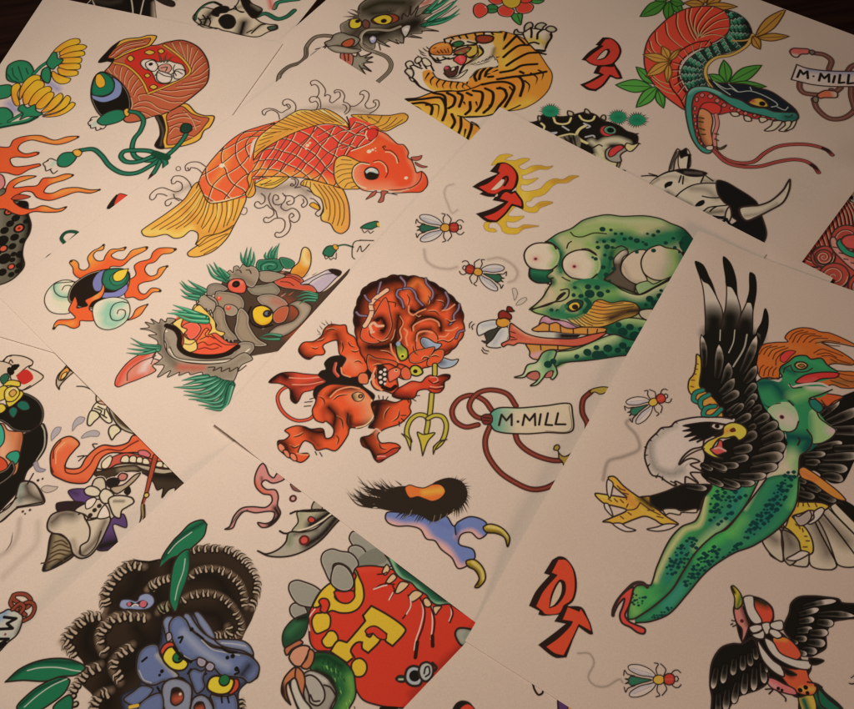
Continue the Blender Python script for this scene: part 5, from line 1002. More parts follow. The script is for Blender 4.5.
@art('puffer_fish_drawing', (524, 102, 652, 186), 'snake', 'black spiny blowfish with yellow markings and green puffs')
def puffer(c):
    set_ref(180, 148, 126); view(520, 90, 130)
    BK, CR = '16110c', 'b8a06a'
    P = c.form('45 215 80 212 120 200 130 175 180 160 260 175 320 170 400 150 440 145 500 165 540 200 600 215 660 240 700 270 760 290 775 310 770 350 740 380 700 400 680 370 620 370 570 400 560 450 600 470 660 470 640 520 600 500 540 480 490 430 440 470 380 420 260 345 150 290 110 250', BK, lw=1)
    for p in ('120 170 140 180 130 210 118 195', '315 165 315 138 350 150 345 172', '425 150 430 125 455 140 460 160', '530 185 545 165 562 170 560 200', '45 215 60 212 95 230 85 240'):
        c.form(p, 'a08870', er=1.5, lw=1.3)
    with c.within(P):
        for p in ('220 180 235 215 280 225 320 215 335 185', '390 170 410 195 450 205 480 195 490 175', '150 270 160 240 140 220'): c.stroke(p, 2.1, CR)
        c.shade('540 430 520 380 560 340 640 330 700 350', 7, 'b09a7c', 1.4); c.shade('470 340 520 370 560 380', 6, 'b09a7c', 1); c.shade('500 440 560 470 620 490', 6, 'c0a678', 1.4)
        c.lines('430 235 390 260 370 300 400 330 440 350', 3, CR); c.form('220 330 260 310 320 290 370 290 400 340 380 400 330 390 260 350', '6a5a48', sh=[('340 320 300 380', 8, BK, .9)], lw=0)
        c.stroke('215 325 260 305 330 290 365 295', 1.8, CR); c.lines('260 320 340 390|290 310 350 390|320 300 365 400|350 300 375 400|235 330 300 370', 1.2, BK)
        c.lines('170 270 220 290 240 280 190 285|280 240 320 265|420 220 460 240 440 250|430 310 480 300 490 310', 1.8, '9a8c88')
    c.lines('380 380 370 410|400 390 395 420|415 400 430 440 460 415|480 380 520 360 540 370', 1.3)
    c.form('525 260 540 240 580 235 620 250 630 280 600 300 560 305 530 285', 'a8322a', lw=1); c.form('550 260 570 240 605 240 630 260 625 285 590 290 560 280', '2a6a48', rim='98a888', lw=1); c.dots('595 265 22', '101010')
    for x, y in ((200, 140), (645, 180), (770, 198)):
        import random; R = random.Random(x)
        for k in range(26):
            a = k/26*6.283; r = 60+R.uniform(-5, 8); c.stroke(f'{x+.5*r*math.cos(a)} {y+.4*r*math.sin(a)} {x+1.2*r*math.cos(a)} {y+.85*r*math.sin(a)}', 1.7, '12301f', taper=2)
        c.form(f'{x-55} {y} {x-35} {y-28} {x} {y-36} {x+35} {y-28} {x+55} {y} {x+35} {y+28} {x} {y+36} {x-35} {y+28}', '1f6a48', sh=[(f'{x-10} {y} {x+10} {y}', 5, '174a34', .6)], lw=0)
    c.form('560 430 570 390 620 370 670 360 690 380 740 400 700 400 660 430 665 470 620 475 580 460', '8a7868', lw=1.3); c.form('580 420 600 385 660 362 680 380 640 410 620 430 590 440', 'b0302c', lw=1)
    c.form('690 380 700 350 740 360 780 350 750 390 720 405', 'b8a26c', lw=1.2); c.form('490 430 500 450 560 490 640 520 690 540 680 560 650 550 580 515 500 470', 'b09a78', lw=1.2); c.lines('640 480 635 520 690 530|750 290 775 288|770 350 788 355', 1.3)
def leaf(c, s, col, lc='1a2a14', rim=None, vein=True):
    for q in s.split('|'):
        v = [float(x) for x in q.split()]; bx, by, tx, ty, w = v
        L = math.hypot(tx-bx, ty-by); ux, uy = (tx-bx)/L, (ty-by)/L; nx, ny = -uy*w/2, ux*w/2
        P = lambda t, k: f'{bx+ux*L*t+nx*k:.1f} {by+uy*L*t+ny*k:.1f}'
        c.form(' '.join([P(0, .1), P(.25, .8), P(.5, 1), P(.8, .55), P(1, 0)+'!', P(.8, -.55), P(.5, -1), P(.25, -.8), P(0, -.1)]), col, er=1.6, ec='14200e', ea=.55, rim=rim, lw=1.1, lc=lc)
        if vein: c.stroke(P(.05, 0)+' '+P(.85, 0), .7, lc)
@art('snake_drawing', (616, -8, 838, 180), 'snake', 'coiled snake with red belly plates and open fanged jaws among leaves')
def snake(c):
    set_ref(152, 125, 106)
    BK = '130f0c'; G, Gd, T = '2f5a24', '1c3a16', '2c5f50'
    view(560, 20, 130)
    leaf(c, '620 420 500 310 66|600 440 365 428 84|640 440 500 575 80|640 460 680 580 60', '3c6a28'); leaf(c, '700 400 560 370 40', '3c6a28', vein=False)
    view(640, 0, 130)
    leaf(c, '170 10 0 110 80|190 10 185 145 70|210 10 285 100 60|200 5 290 30 50|180 0 60 -40 60', '32591f')
    leaf(c, '430 20 400 -40 70|440 30 540 -30 70|430 40 640 45 50|420 30 290 20 50', '8a5a24', lc='3a2210')
    # coil belly
    R = 'a63022'
    P = c.form('300 60 380 45 480 45 560 80 590 140 580 210 520 260 440 300 340 340 270 400 250 470 270 540 310 620 300 720 240 690 140 610 60 510 30 430 30 340 60 250 120 180 200 110', R, lw=1.3)
    with c.within(P):
        bands = ('300 60 300 130 330 220 360 265|330 55 320 120 340 190 370 250|400 45 360 110 350 190 375 240|470 45 410 110 370 180 380 235|545 75 450 130 400 190 385 230|590 120 500 140 420 200 390 235|590 180 500 190 430 215 395 240|550 240 480 225 430 230 390 245|240 90 240 170 280 250 330 290|165 150 180 230 240 290 290 320|100 210 110 280 180 330 260 350|60 270 80 330 140 370|40 320 100 380 200 400|70 510 150 570 250 590|90 560 160 600 270 625|60 480 120 530 230 560')
        for q in bands.split('|'): c.stroke(q, 1.1, '4a120c')
        for q in bands.split('|'):
            Q = smooth(pts(q)); c.stroke(c.T(Q+np.array([1.4, .5])), .8, 'c08858', a=.85)
    S = '440 290 380 300 300 340 240 400 220 470 230 560 290 640 320 700'
    c.stroke(S, 9, '2a0e0a'); c.stroke(S, 7.6, R)
    for q in '460 260 430 300|400 275 390 320|340 290 350 335|290 320 315 365|250 360 285 395|220 410 270 425|210 460 262 460|212 510 262 490|225 560 275 525|250 610 290 560|280 660 310 600|300 690 325 650'.split('|'):
        c.stroke(q, 1.2, '4a120c'); Q = smooth(pts(q)); c.stroke(c.T(Q+np.array([.2, 1.2])), .7, 'c07a58', a=.8)
    leaf(c, '190 390 145 305 60|190 400 20 360 56|190 410 40 500 66|190 420 180 545 50|190 400 265 320 36', '96652c', lc='4a2c12')
    # green scaled flank
    P = c.form('560 70 640 90 710 150 735 230 700 290 600 340 500 370 440 420 420 480 440 560 480 620 400 600 340 610 290 540 270 480 300 410 370 350 450 310 530 270 580 220 595 140', '16241c', lw=1.3)
    with c.within(P):
        for i in range(14):
            for j in range(7):
                t = i/13; 
                cx = [600, 640, 660, 650, 610, 560, 500, 450, 400, 370, 350, 340, 350, 370][i]; cy = [100, 140, 185, 235, 275, 305, 325, 350, 380, 420, 465, 505, 550, 590][i]
                dx = [(1, -.5), (1, -.3), (1, 0), (1, .1), (.7, .8), (.5, .9), (.4, .9), (.4, .9), (.6, .8), (.9, .5), (1, .2), (1, 0), (1, -.3), (1, -.4)][i]
                k = (j-3+(i % 2)*.5)*26; x, y = cx+dx[0]*k, cy+dx[1]*k
                c.form(f'{x-19} {y} {x} {y-24} {x+19} {y} {x} {y+24}', '2f6248' if j < 4 else '1c3a30', sh=[(f'{x-12} {y+8} {x+8} {y+12}', 1.6, '16241c', .8)], lw=.6, lc='10180f')
                c.stroke(f'{x-16} {y-4} {x} {y-21} {x+16} {y-4}', .75, '8aa088', a=.7)
        c.shade('700 150 730 230 690 290', 7, BK, 1); c.shade('460 400 430 480 450 560', 5, BK, .9)
    # stem round the neck
    c.stroke('740 230 700 300 600 360 500 380 440 430 430 490 460 550 500 590', 3.8, K); c.stroke('740 230 700 300 600 360 500 380 440 430 430 490 460 550 500 590', 2.7, '9a7434'); c.stroke('610 270 700 265 760 235 850 190', 2.2, '7a5428'); c.stroke('610 270 700 265 760 235 850 190', .8, 'a87c40')
    leaf(c, '760 240 960 60 80|770 250 980 240 50|740 240 790 325 60', '8a5c26', lc='3a2210')
    leaf(c, '570 545 550 395 84|590 540 800 430 84|600 550 830 570 50|560 550 450 490 60', '3a6626')
    # head
    view(680, 60, 130)
    c.form('190 130 250 150 330 155 430 160 500 180 600 210 690 270 760 330 778 380 740 410 640 400 560 370 460 340 380 310 330 270 260 220', '14161a', lw=1.4)
    c.lines('230 150 300 190 340 190 380 210 460 205 540 230 630 280 640 300 600 310|220 140 260 180 330 230|320 160 380 210|460 180 470 200|640 310 690 330 710 310', .9, '8a8a80')
    c.form('320 240 400 265 440 290 480 310 560 320 620 340 700 345 760 350 778 380 740 405 660 400 560 370 440 340 350 310 280 260 200 215 140 210 100 230 80 290 85 400 110 500 150 570 215 590 190 615 140 600 80 520 45 400 35 300 50 215 90 180 170 175 250 200', T, sh=[('50 220 100 190 180 190 260 220', 4, '6a8a78', .6), ('700 380 770 380', 8, '123a30', .8)], lw=1.3)
    c.form('80 300 95 240 130 212 180 210 240 240 300 280 350 305 420 340 500 360 570 375 660 405 560 390 480 385 400 360 330 345 250 360 210 340 150 320 120 350 110 430 130 520 160 575 120 540 90 440 82 370', '8a241e', lw=1)
    for x, y, w, h in ((110, 260, 26, 34), (145, 232, 34, 30), (200, 240, 38, 32), (245, 268, 36, 32), (290, 298, 34, 28), (340, 318, 30, 26), (385, 332, 30, 24), (430, 352, 32, 26), (490, 365, 30, 22), (545, 375, 36, 20), (98, 320, 22, 34), (97, 370, 20, 30), (102, 420, 20, 30), (112, 465, 20, 28), (125, 510, 20, 26), (140, 550, 20, 24), (610, 388, 34, 14)):
        c.form(f'{x-w/2} {y} {x} {y-h/2} {x+w/2} {y} {x} {y+h/2}', 'b04a40', rim='c87868', rr=1, lw=.9)
    c.form('120 340 150 290 210 280 270 310 250 360 200 350 150 320', 'a02a22', lw=1); 
    c.form('125 330 150 320 200 350 215 400 205 470 215 550 190 575 160 560 130 500 115 420', 'a8603c', sh=[('130 380 140 500 170 560', 5, '5a2a14', .8)], lw=1.2)
    c.stroke('235 360 245 420 225 500 230 560', 4, K); c.stroke('235 360 245 420 225 500 230 560', 2.8, 'b05a50')
    c.lines('130 380 155 385|125 405 150 410|130 450 160 460|140 490 165 490|230 485 250 490|230 520 250 530', 1.6, '3a2a14'); c.form('240 570 260 580 305 560 280 585 250 588', '5a5a30', lw=1.2)
    c.form('470 260 520 250 560 270 580 305 540 310 490 300 450 280', 'a8742a', sh=[('450 270 480 270', 4, '8a2a24', 1)], lw=1.4); c.dots('540 288 20', BK)
    for p in ('330 345 350 370 390 365 380 345', '420 370 430 400 470 400 460 375', '520 380 530 412 575 395 560 380', '610 405 600 430 555 465 620 460 670 405', '690 405 690 430 650 465 710 465 730 405', '740 405 720 440 690 465 740 450 765 400'):
        c.form(p, '9a8a70', er=1, ec='4a4030', ea=.5, lw=1.2)
    c.stroke('690 370 720 375 740 360|'.replace('|', ''), 1)
    for q in ('220 580 280 640 370 675 480 670 560 610 640 570 750 555 860 560 960 590 1000 625', '220 595 300 670 400 700 520 700 640 670 740 655 820 665 880 700 910 740'):
        c.stroke(q, 3.7, '2a1210'); c.stroke(q, 2.3, '98423a'); c.stroke(q, .6, '5a1c18')
    c.stroke('940 580 975 600 1002 628', 2.8, '241512', taper=2); c.stroke('860 690 890 710 912 742', 2.8, '241512', taper=2)
    c.form('170 570 215 565 215 590 175 590', 'a8a090', lw=1)
@art('name_banner_drawing', (787, 43, 884, 126), 'snake', 'pale banner lettered M MILL threaded on a looped brown cord')
def banner(c):
    set_ref(138, 112, 94); view(754, 20, 100)
    def cord(p, w=4.2):
        c.stroke(p, w+1.1, '1c1210'); c.stroke(p, w-.2, '4a2a22'); c.stroke(p, .8, '6a4436')
    cord('520 285 600 300 660 350 640 420'); cord('390 540 390 580 420 620 480 635 540 640'); cord('510 680 540 760 640 840 760 840 850 780 880 700'); cord('740 580 700 610 660 600'); cord('800 440 830 400 900 370'); cord('830 570 830 650 860 760')
    c.form('305 270 330 245 400 245 460 250 480 265 460 290 400 295 370 320 330 310', '984038', sh=[('330 300 380 310', 4, '8a8070', .9)], lw=1.4); c.form('470 270 500 258 520 280 495 300', '4a4034', lw=1.3)
    c.form('540 640 600 605 660 605 710 620 710 660 660 665 600 665 560 670', '96442c', sh=[('680 610 700 660', 5, '8a7a68', .8)], lw=1.4); c.form('500 670 520 655 545 665 545 700 515 705', '5a4a38', lw=1.3)
    c.form('365 382! 440 410 560 430 680 438 860 440 1000 440! 1000 570 860 570 640 568 480 550 400 530 318 510! 340 450', '8f8282', sh=[('480 415 700 432 900 440', 9, '55536f', .95), ('380 400 350 500', 8, '8f8270', .8)], lw=1.4)
    for p in ('370 490 395 430! 420 465! 455 440! 460 500', '555 520 570 460! 600 500! 640 465! 640 530', '690 480 675 535', '735 470 725 540! 770 535', '810 470 800 545! 850 540'): c.stroke(p, 2.2, BK0)
    c.dots('508 482 10', BK0)
BK0 = '130f0d'
@art('bull_skull_drawing', (640, 146, 798, 248), 'snake', 'black and white horned ox skull, cut off along its lower side')
def bull(c):
    set_ref(152, 126, 107); view(640, 140, 130)
    BK = '0f0d0c'; W = '9a8672'
    c.form('190 210 210 130 245 60 260 70 230 140 215 210', '8d7a68', sh=[('200 190 240 80', 3, BK, .9)], lw=1.3); c.form('255 80 280 75 310 60 330 100 325 180 260 190', W, lw=1.1); c.form('255 75 275 70 305 55 310 90 335 100 290 110 270 120', BK, lw=1); c.stroke('325 100 315 185', 2.4, BK)
    c.form('50 305 90 270 150 220 210 205 300 190 400 200 470 250 530 265 560 290 560 500 480 520 420 490 300 430 180 380 150 345', W, lw=0, sh=[('180 350 250 400 320 430', 7, '3a2c22', .9), ('420 270 500 270', 6, '5a4a3e', .6), ('120 250 220 240 300 260', 5, '6a584a', .5), ('340 320 440 330 500 380', 7, '54453a', .6), ('440 480 540 470', 6, '3a2c22', .8), ('60 300 120 260', 3, '4a3a2e', .6)])
    c.stroke('50 305 80 270 130 235 180 212 240 200', 2, BK, taper=3); c.lines('10 238 60 235 120 240|60 222 110 235|230 380 270 340 340 300 420 285 500 285|400 280 420 235|430 235 480 270|270 235 255 280|285 240 280 290|410 370 460 380 530 380|410 475 450 445 520 435 570 430|460 470 480 450 500 440|480 500 540 505 570 500', 1.3, BK)
    c.form('230 200 300 190 380 200 440 220 400 240 320 238 270 220', BK, lw=1, sh=[('300 215 400 220', 3, '5a4a40', .5)])
    c.form('165 320 160 295 185 275 215 275 205 300 180 310', BK, lw=0); c.form('360 435 385 405 420 395 425 415 400 435', BK, lw=0)
    c.form('505 270 560 275 640 320 720 370 770 415 800 500 830 600 825 650 800 680 700 640 600 590 640 540 600 500 590 440 550 410 510 350', BK, lw=1.2)
    c.form('570 460 590 440 600 500 580 540 560 510', W, lw=1.4); c.lines('480 510 560 520 600 560 640 540|540 540 570 520|590 570 640 550', 2.4, BK)
    c.form('655 450 720 435 780 430 860 400 940 330 970 280 985 260 980 330 940 410 860 460 760 510 700 530 665 500', W, sh=[('690 500 800 480 900 420', 4, '5a4a3c', .6), ('700 440 820 425 940 340', 3, '5a4a3c', .4)], lw=1.8)
@art('pencil_line_drawing', (762, 246, 776, 260), 'devil', 'short pinkish brown stroke near the upper right side')
def pl(c): c.stroke('764.5 258 771.5 248.5', .9, '7a5448')
@art('flower_drawing', (-12, 36, 90, 132), 'helmet', 'two yellow chrysanthemum blooms with green leaves')
def mums(c):
    set_ref(214, 184, 164); view(0, 30, 130)
    G, K2, Y = '2c7a54', '1a3a2a', 'e0a82e'
    c.shade('60 480 100 530', 8, '8a84b4', .8); c.shade('330 350 380 390', 7, '8a84b4', .8)
    c.form('40 300 50 240 90 210 140 200 190 215 220 260 215 300 150 345 90 345 50 330', G, er=2.5, ec=K2, ea=.5, lw=1); c.lines('80 250 90 300 120 330|120 240 140 300 150 330|170 250 185 290|50 290 80 330 110 340', .8, K2)
    c.form('-40 370 0 365 60 360 85 380 70 430 30 450 -40 450', G, er=2, ec=K2, ea=.5, lw=1); c.form('-40 520 0 510 50 515 85 555 70 600 20 620 -40 600', G, er=2, ec=K2, ea=.5, lw=1)
    c.form('270 310 280 260 320 245 335 300 320 350 290 340', G, er=1.5, ec=K2, lw=1); c.stroke('-20 640 80 620 180 600 240 570', 4.2, K2); c.stroke('-20 632 80 612 180 590 230 560', 3, G); c.stroke('60 600 130 560 180 530', 3.4, K2); c.stroke('60 600 130 560 180 530', 2.2, G)
    c.stroke('220 290 270 240 330 200', 3.6, K2); c.stroke('220 290 270 240 330 200', 2.3, G)
    for q in ('350 145 400 95 470 60 520 60 525 85 460 110 400 140', '390 150 450 110 540 95 570 110 550 130 470 145 400 170', '390 175 470 145 550 140 555 165 480 180 400 185', '400 190 480 180 535 185 530 215 460 220 400 215', '385 230 450 220 525 225 525 255 460 262 400 260', '380 250 440 262 510 270 510 295 450 305 390 290', '345 270 380 290 430 310 465 320 450 345 400 355 360 335 340 300'):
        c.form(q, Y, sh=[(' '.join(q.split()[:2])+' '+' '.join(q.split()[2:4]), 9, 'd8842c', .8)], er=1, ec='b86a20', ea=.4, lw=.8)
    c.form('330 170 350 145 375 155 380 185 415 195 400 220 370 240 350 260 320 245 305 215', G, er=1.5, ec=K2, lw=.8)
    for q in ('130 460 130 400 160 340 210 300 260 300 265 330 210 360 160 410', '160 490 150 430 190 370 240 330 285 340 290 370 240 420 190 480', '190 495 210 440 260 390 320 370 340 390 300 440 240 490', '230 505 270 450 320 410 350 410 355 430 320 480 270 520', '270 540 310 500 350 450 400 415 415 440 390 480 330 530', '280 560 340 530 390 490 440 430 465 450 440 500 370 540', '280 568 360 550 420 520 470 475 495 485 470 520 400 560 330 572', '90 480 75 430 80 370 120 350 135 370 115 420 130 490 110 500'):
        c.form(q, Y, sh=[(' '.join(q.split()[:4]), 11, 'd8842c', .85)], er=1, ec='b86a20', ea=.4, lw=.8)
    c.form('120 510 150 490 180 510 230 490 240 530 280 550 240 570 180 570 130 590 150 550 120 530', G, er=1.5, ec=K2, lw=.8)
@art('helmet_drawing', (38, 28, 222, 186), 'helmet', 'brown wood grained helmet with a white mouse panel and knotted green cord')
def helmet(c):
    set_ref(212, 182, 160)
    BR, DK, YE, G = 'b4583a', '7a2c1c', 'd89c3c', '24604a'
    view(85, 30, 130)
    def grain(L):
        for q in L.split('|'):
            c.stroke(q, 1.1, DK); Q = smooth(pts(q)); c.stroke(c.T(Q+np.array([.3, .9])), .7, 'e8b088', a=.85)
    def cord(p, w=3.4): c.stroke(p, w+1, '12301f'); c.stroke(p, w-.3, G); c.stroke(p, .7, '3a7a5c', a=.6)
    # right ear flap
    view(40, 90, 175)
    P = c.form('600 110 680 70 720 70 760 110 800 125 850 130 830 180 800 200 780 240 730 265 660 280 600 285 565 270 590 210 580 150', YE, lw=1.1)
    P = c.form('620 120 690 80 740 115 780 130 825 140 800 180 770 215 720 245 660 265 620 265 625 190', BR, lw=.8)
    with c.within(P): grain('620 150 700 130 780 150|630 180 690 160 740 180 780 170|630 210 660 180 700 200|640 240 700 220 760 230|700 100 740 140 760 190|640 130 660 120 720 110')
    c.form('560 120 590 120 612 190 600 250 605 285 575 285 560 270 585 220 580 170', '1d1712', sh=[('570 130 600 200 590 270', 2, '5a4a3c', .8)], lw=.9)
    view(85, 30, 130)
    P = c.form('160 240 230 150 330 110 470 100 540 80 640 68 740 110 800 190 815 270 800 350 730 420 620 500 520 550 440 570 350 600 270 605 240 560 250 420 200 320 130 280', BR, sh=[('540 80 740 110 810 270 720 430', 7, DK, .5)], lw=1.2)
    with c.within(P):
        grain('520 90 560 130 600 150|570 80 600 130 640 170|620 75 640 130 660 190|670 90 670 150 670 210|700 110 690 170 680 230|740 130 710 190 690 250|770 170 720 220 700 270|790 210 740 250 700 290|810 250 760 290 700 310|800 300 740 330 640 350|790 340 700 360 600 370|750 380 650 390 560 400 470 390|700 420 620 440 540 430 450 410|640 470 560 470 480 440 400 420 350 430 360 460|560 530 480 510 420 470 360 470 320 490|500 550 440 520 380 500 320 510|440 570 380 540 320 530|150 250 170 280 180 300|200 230 190 270 210 300|240 240 230 290 230 330|280 260 260 310 260 350|320 290 290 330 280 380|350 320 320 360 300 400|380 360 340 390 320 430|300 440 310 480 300 520')
    c.form('260 200 330 120 400 120 480 105 560 150 640 200 670 270 660 300 540 350 420 405 400 350 330 270 270 230', 'c03024', lw=0)
    c.stroke('190 215 270 235 340 290 385 350 415 418', 2.6, K); c.stroke('190 215 270 235 340 290 385 350 415 418', 1.6, YE)
    c.stroke('415 418 500 385 600 340 680 290 690 260 650 200 580 140 520 100', 2.8, K); c.stroke('415 418 500 385 600 340 680 290 690 260 650 200 580 140 520 100', 1.8, YE)
    # upper flap
    P = c.form('90 212 140 150 190 100 260 62 360 50 420 35 470 42 450 80 425 105 350 130 270 160 200 195 150 205', YE, lw=1.1)
    P = c.form('150 180 200 120 270 80 360 65 430 55 410 95 330 120 250 155 190 185', BR, lw=.8)
    with c.within(P): grain('170 170 260 110 400 80|200 180 280 130 400 100|200 140 280 90 380 70')
    c.form('90 212 140 150 230 72 180 140 150 185 190 190 180 210 140 205', '1d1712', lw=.9)
    c.form('365 220 385 195 450 195 480 210 540 200 590 215 640 230 660 280 630 320 570 345 520 355 470 340 450 300 430 270 390 255', 'd8c4b0', er=2, ec='7a6a5e', ea=.6, lw=.9)
    c.form('480 250 500 230 550 225 570 250 550 280 510 285', 'c88a78', lw=.8); c.form('400 215 450 200 480 240 460 270 430 268 400 240', 'e0cebc', er=1.5, ec='8a7a6c', lw=.9); c.form('470 300 480 270 530 280 570 300 560 340 510 350 475 330', 'dccab8', er=2, ec='7a6a5c', lw=.9); c.form('580 290 600 260 650 265 660 290 630 320 590 320', 'dccab8', er=2, ec='7a6a5c', lw=.9); c.lines('500 250 540 245 530 270|570 290 600 270 640 290|460 300 480 280 520 300 570 310|590 230 580 260 600 300', .9); c.dots('432 225 14', '241a16')
    c.tuft('500 210 490 170 480 150|520 210 530 170 540 150|540 210 570 180 590 180', 1.4, '5a5040', None, '241a16')
    for x, y, w, h in ((300, 188, 22, 20), (425, 148, 34, 16), (500, 140, 22, 16), (410, 300, 20, 14), (450, 375, 26, 16)): c.form(f'{x-w} {y} {x} {y-h} {x+w} {y} {x} {y+h}', 'd0a040', er=1, ec='8a5a20', lw=.8)
    # eye end
    c.form('40 440 45 360 70 300 110 275 170 295 240 350 290 430 295 520 240 590 180 600 100 560 60 500', '17120e', rim='d0bca8', rr=1.3, lw=1.2)
    c.form('45 420 60 430 120 440 180 410 195 350 180 310 240 360 230 430 170 465 110 475 50 450', '7a80a8', lw=.7)
    c.form('45 420 50 350 75 300 110 278 160 300 190 340 190 390 150 425 90 435', '1f6a4c', er=2, ec='12382a', lw=.8); c.form('75 300 100 290 130 330 130 365 95 380 70 350', 'e09c2c', lw=.6)
    # tassels and cord
    def tassel(p, fr): c.form(p, '256f50', er=2, ec='174a36', ea=.5, lw=1); c.lines(fr, 1)
    c.shade('90 600 60 620', 5, '8ab8a0', .7)
    tassel('80 600 130 550 200 525 250 530 270 560 240 595 170 620 110 625', '80 570 45 575 30 600|45 590 20 610 30 630|35 625 40 645 70 640|70 640 75 660 110 650|100 645 120 650 140 630')
    c.form('255 530 280 515 295 540 285 565 265 565', YE, lw=.9)
    view(40, 90, 175)
    cord('440 105 480 115 505 150 490 200 460 240 450 290 470 330 540 345 590 330')
    cord('590 330 540 300 460 295 410 300 395 325 420 350 480 350 560 320')
    cord('715 185 710 220 670 275 620 320 590 340'); cord('195 295 260 290 300 320 340 370 400 405 470 405 540 370 590 335'); cord('590 340 570 380 545 420', 3); cord('590 320 610 350 612 375', 4)
    c.stroke('560 310 620 330', 6, '17402c'); c.stroke('545 415 525 442', 2.6, '3a201c', taper=2)
    c.form('685 190 700 165 735 170 740 195 715 210 690 205', '1c3a2c', lw=1.2)
    tassel('85 340 110 310 160 305 180 320 165 350 130 375 90 370', '80 345 50 335 30 350|40 345 15 360 25 375|25 375 30 395 55 385|50 390 65 408 85 395')
    c.shade('70 355 60 365', 4, '8ab8a0', .7); c.form('160 300 185 290 205 305 190 325 170 320', YE, lw=.9)
@art('flaming_leopard_drawing', (-12, 128, 104, 292), 'helmet', 'black spotted leopard hide wrapped in orange flames, cut off at the frame')
def leopard(c):
    set_ref(214, 184, 164); view(0, 130, 193)
    F, FY = 'd8562e', 'df8a42'
    P = c.form('-60 250 20 260 60 310 120 320 125 370 138 420 130 460 108 500 100 550 108 600 80 640 40 670 -20 690 -60 690', '5f5648', sh=[('110 340 130 430 100 560 90 640', 7, '15110d', 1), ('-20 300 -20 640', 10, '8a7d6c', .7)], lw=1.2)
    with c.within(P):
        c.dots('70 390 18 45 415 17 20 445 18 65 475 18 100 490 14 10 490 26 55 515 16 90 550 18 20 570 26 55 575 12 85 600 14 10 630 18 50 640 13 75 625 10 95 440 12 115 405 12 -5 540 14 100 330 24 75 340 18 60 550 12', '15110d')
        c.dots('85 435 24 38 362 20 50 605 16 15 525 20', '15110d'); c.dots('85 435 18 38 362 15 50 605 12 15 525 15', 'c8503a'); c.dots('38 362 6 85 435 6', '6a2018')
    for q, y in (('-30 80 40 75 60 45 110 28 180 25 240 45 300 30 350 30 300 55 250 65 190 55 140 45 95 60 80 85 110 105 165 98 170 108 120 122 70 120 45 130 60 160 110 160 175 150 180 158 130 175 80 200 30 190 -30 180', '350 30 240 50 140 35'),
                 ('-30 310 20 280 30 250 50 225 100 205 160 205 120 220 80 235 60 255 120 250 165 245 190 215 240 210 290 195 325 200 290 220 240 235 210 250 195 275 230 280 280 260 340 255 400 265 440 265 400 280 340 275 280 295 220 312 165 300 140 275 100 275 60 310 90 340 140 350 190 335 250 350 295 340 270 360 210 365 150 362 100 378 60 370 20 350 -30 350', '440 265 330 262 250 280|295 342 200 345|325 200 240 225|160 207 90 225')):
        c.form(q, F, sh=[(z, 8, FY, .95) for z in y.split('|')], er=1.2, ec='a83a1e', ea=.4, lw=1)
    c.form('-30 200 10 200 22 240 0 265 -30 260', 'c87878', lw=1); c.form('50 305 80 285 135 295 110 305 70 310', 'b0442c', lw=.8)
    c.dots('345 32 6 170 102 6 440 265 6 290 343 6 322 201 6', '3a2018')
@art('scrap_drawing', (34, 188, 134, 270), 'helmet', 'remnant of a red and black shape, cut off by the koi sheet')
def scraps(c):
    set_ref(214, 184, 164); view(0, 130, 193)
    c.fill('472 348 490 315 515 285! 530 290 510 330 500 350!', '241c18'); c.fill('505 335 515 300 530 282 570 292! 540 330', 'd0412e', .8)
@art('hook_drawing', (30, 225, 90, 270), 'helmet', 'green hook and a thin stroke, cut off by the koi sheet')
def scraps2(c):
    set_ref(214, 184, 164); view(0, 130, 193)
    c.stroke('290 505 272 480 290 455 325 450 345 460 320 490 290 515', 3.2, '1f4434'); c.fill('340 455 355 462 300 505 280 515', '1f4434')
    c.stroke('190 585 215 555 245 543', 1.2, '3a2c26', taper=1)
@art('robe_drawing', (62, -14, 180, 26), 'skull', 'black striped garment hem, mostly outside the frame')
def robe(c):
    set_ref(200, 168, 148); view(70, 0, 130)
    P = c.form('-20 -60 60 -60 500 -60 550 0 558 60 555 130 300 130 0 60', '17110e', lw=1)
    with c.within(P):
        c.lines('140 -20 155 20 168 50|400 -20 410 40 415 100|490 -20 475 40 460 110', 1.2, 'b8a08c'); c.shade('560 20 560 120', 5, 'a88c78', 1); c.shade('150 0 250 20 320 10', 6, '3a3028', .7); c.shade('-20 0 60 20', 5, '8a4a3c', .8)
    c.form('530 -30 600 -20 680 10 690 35 670 45 600 20', '2c201a', lw=1); c.lines('640 20 670 5 680 40|700 0 720 -10', 1)
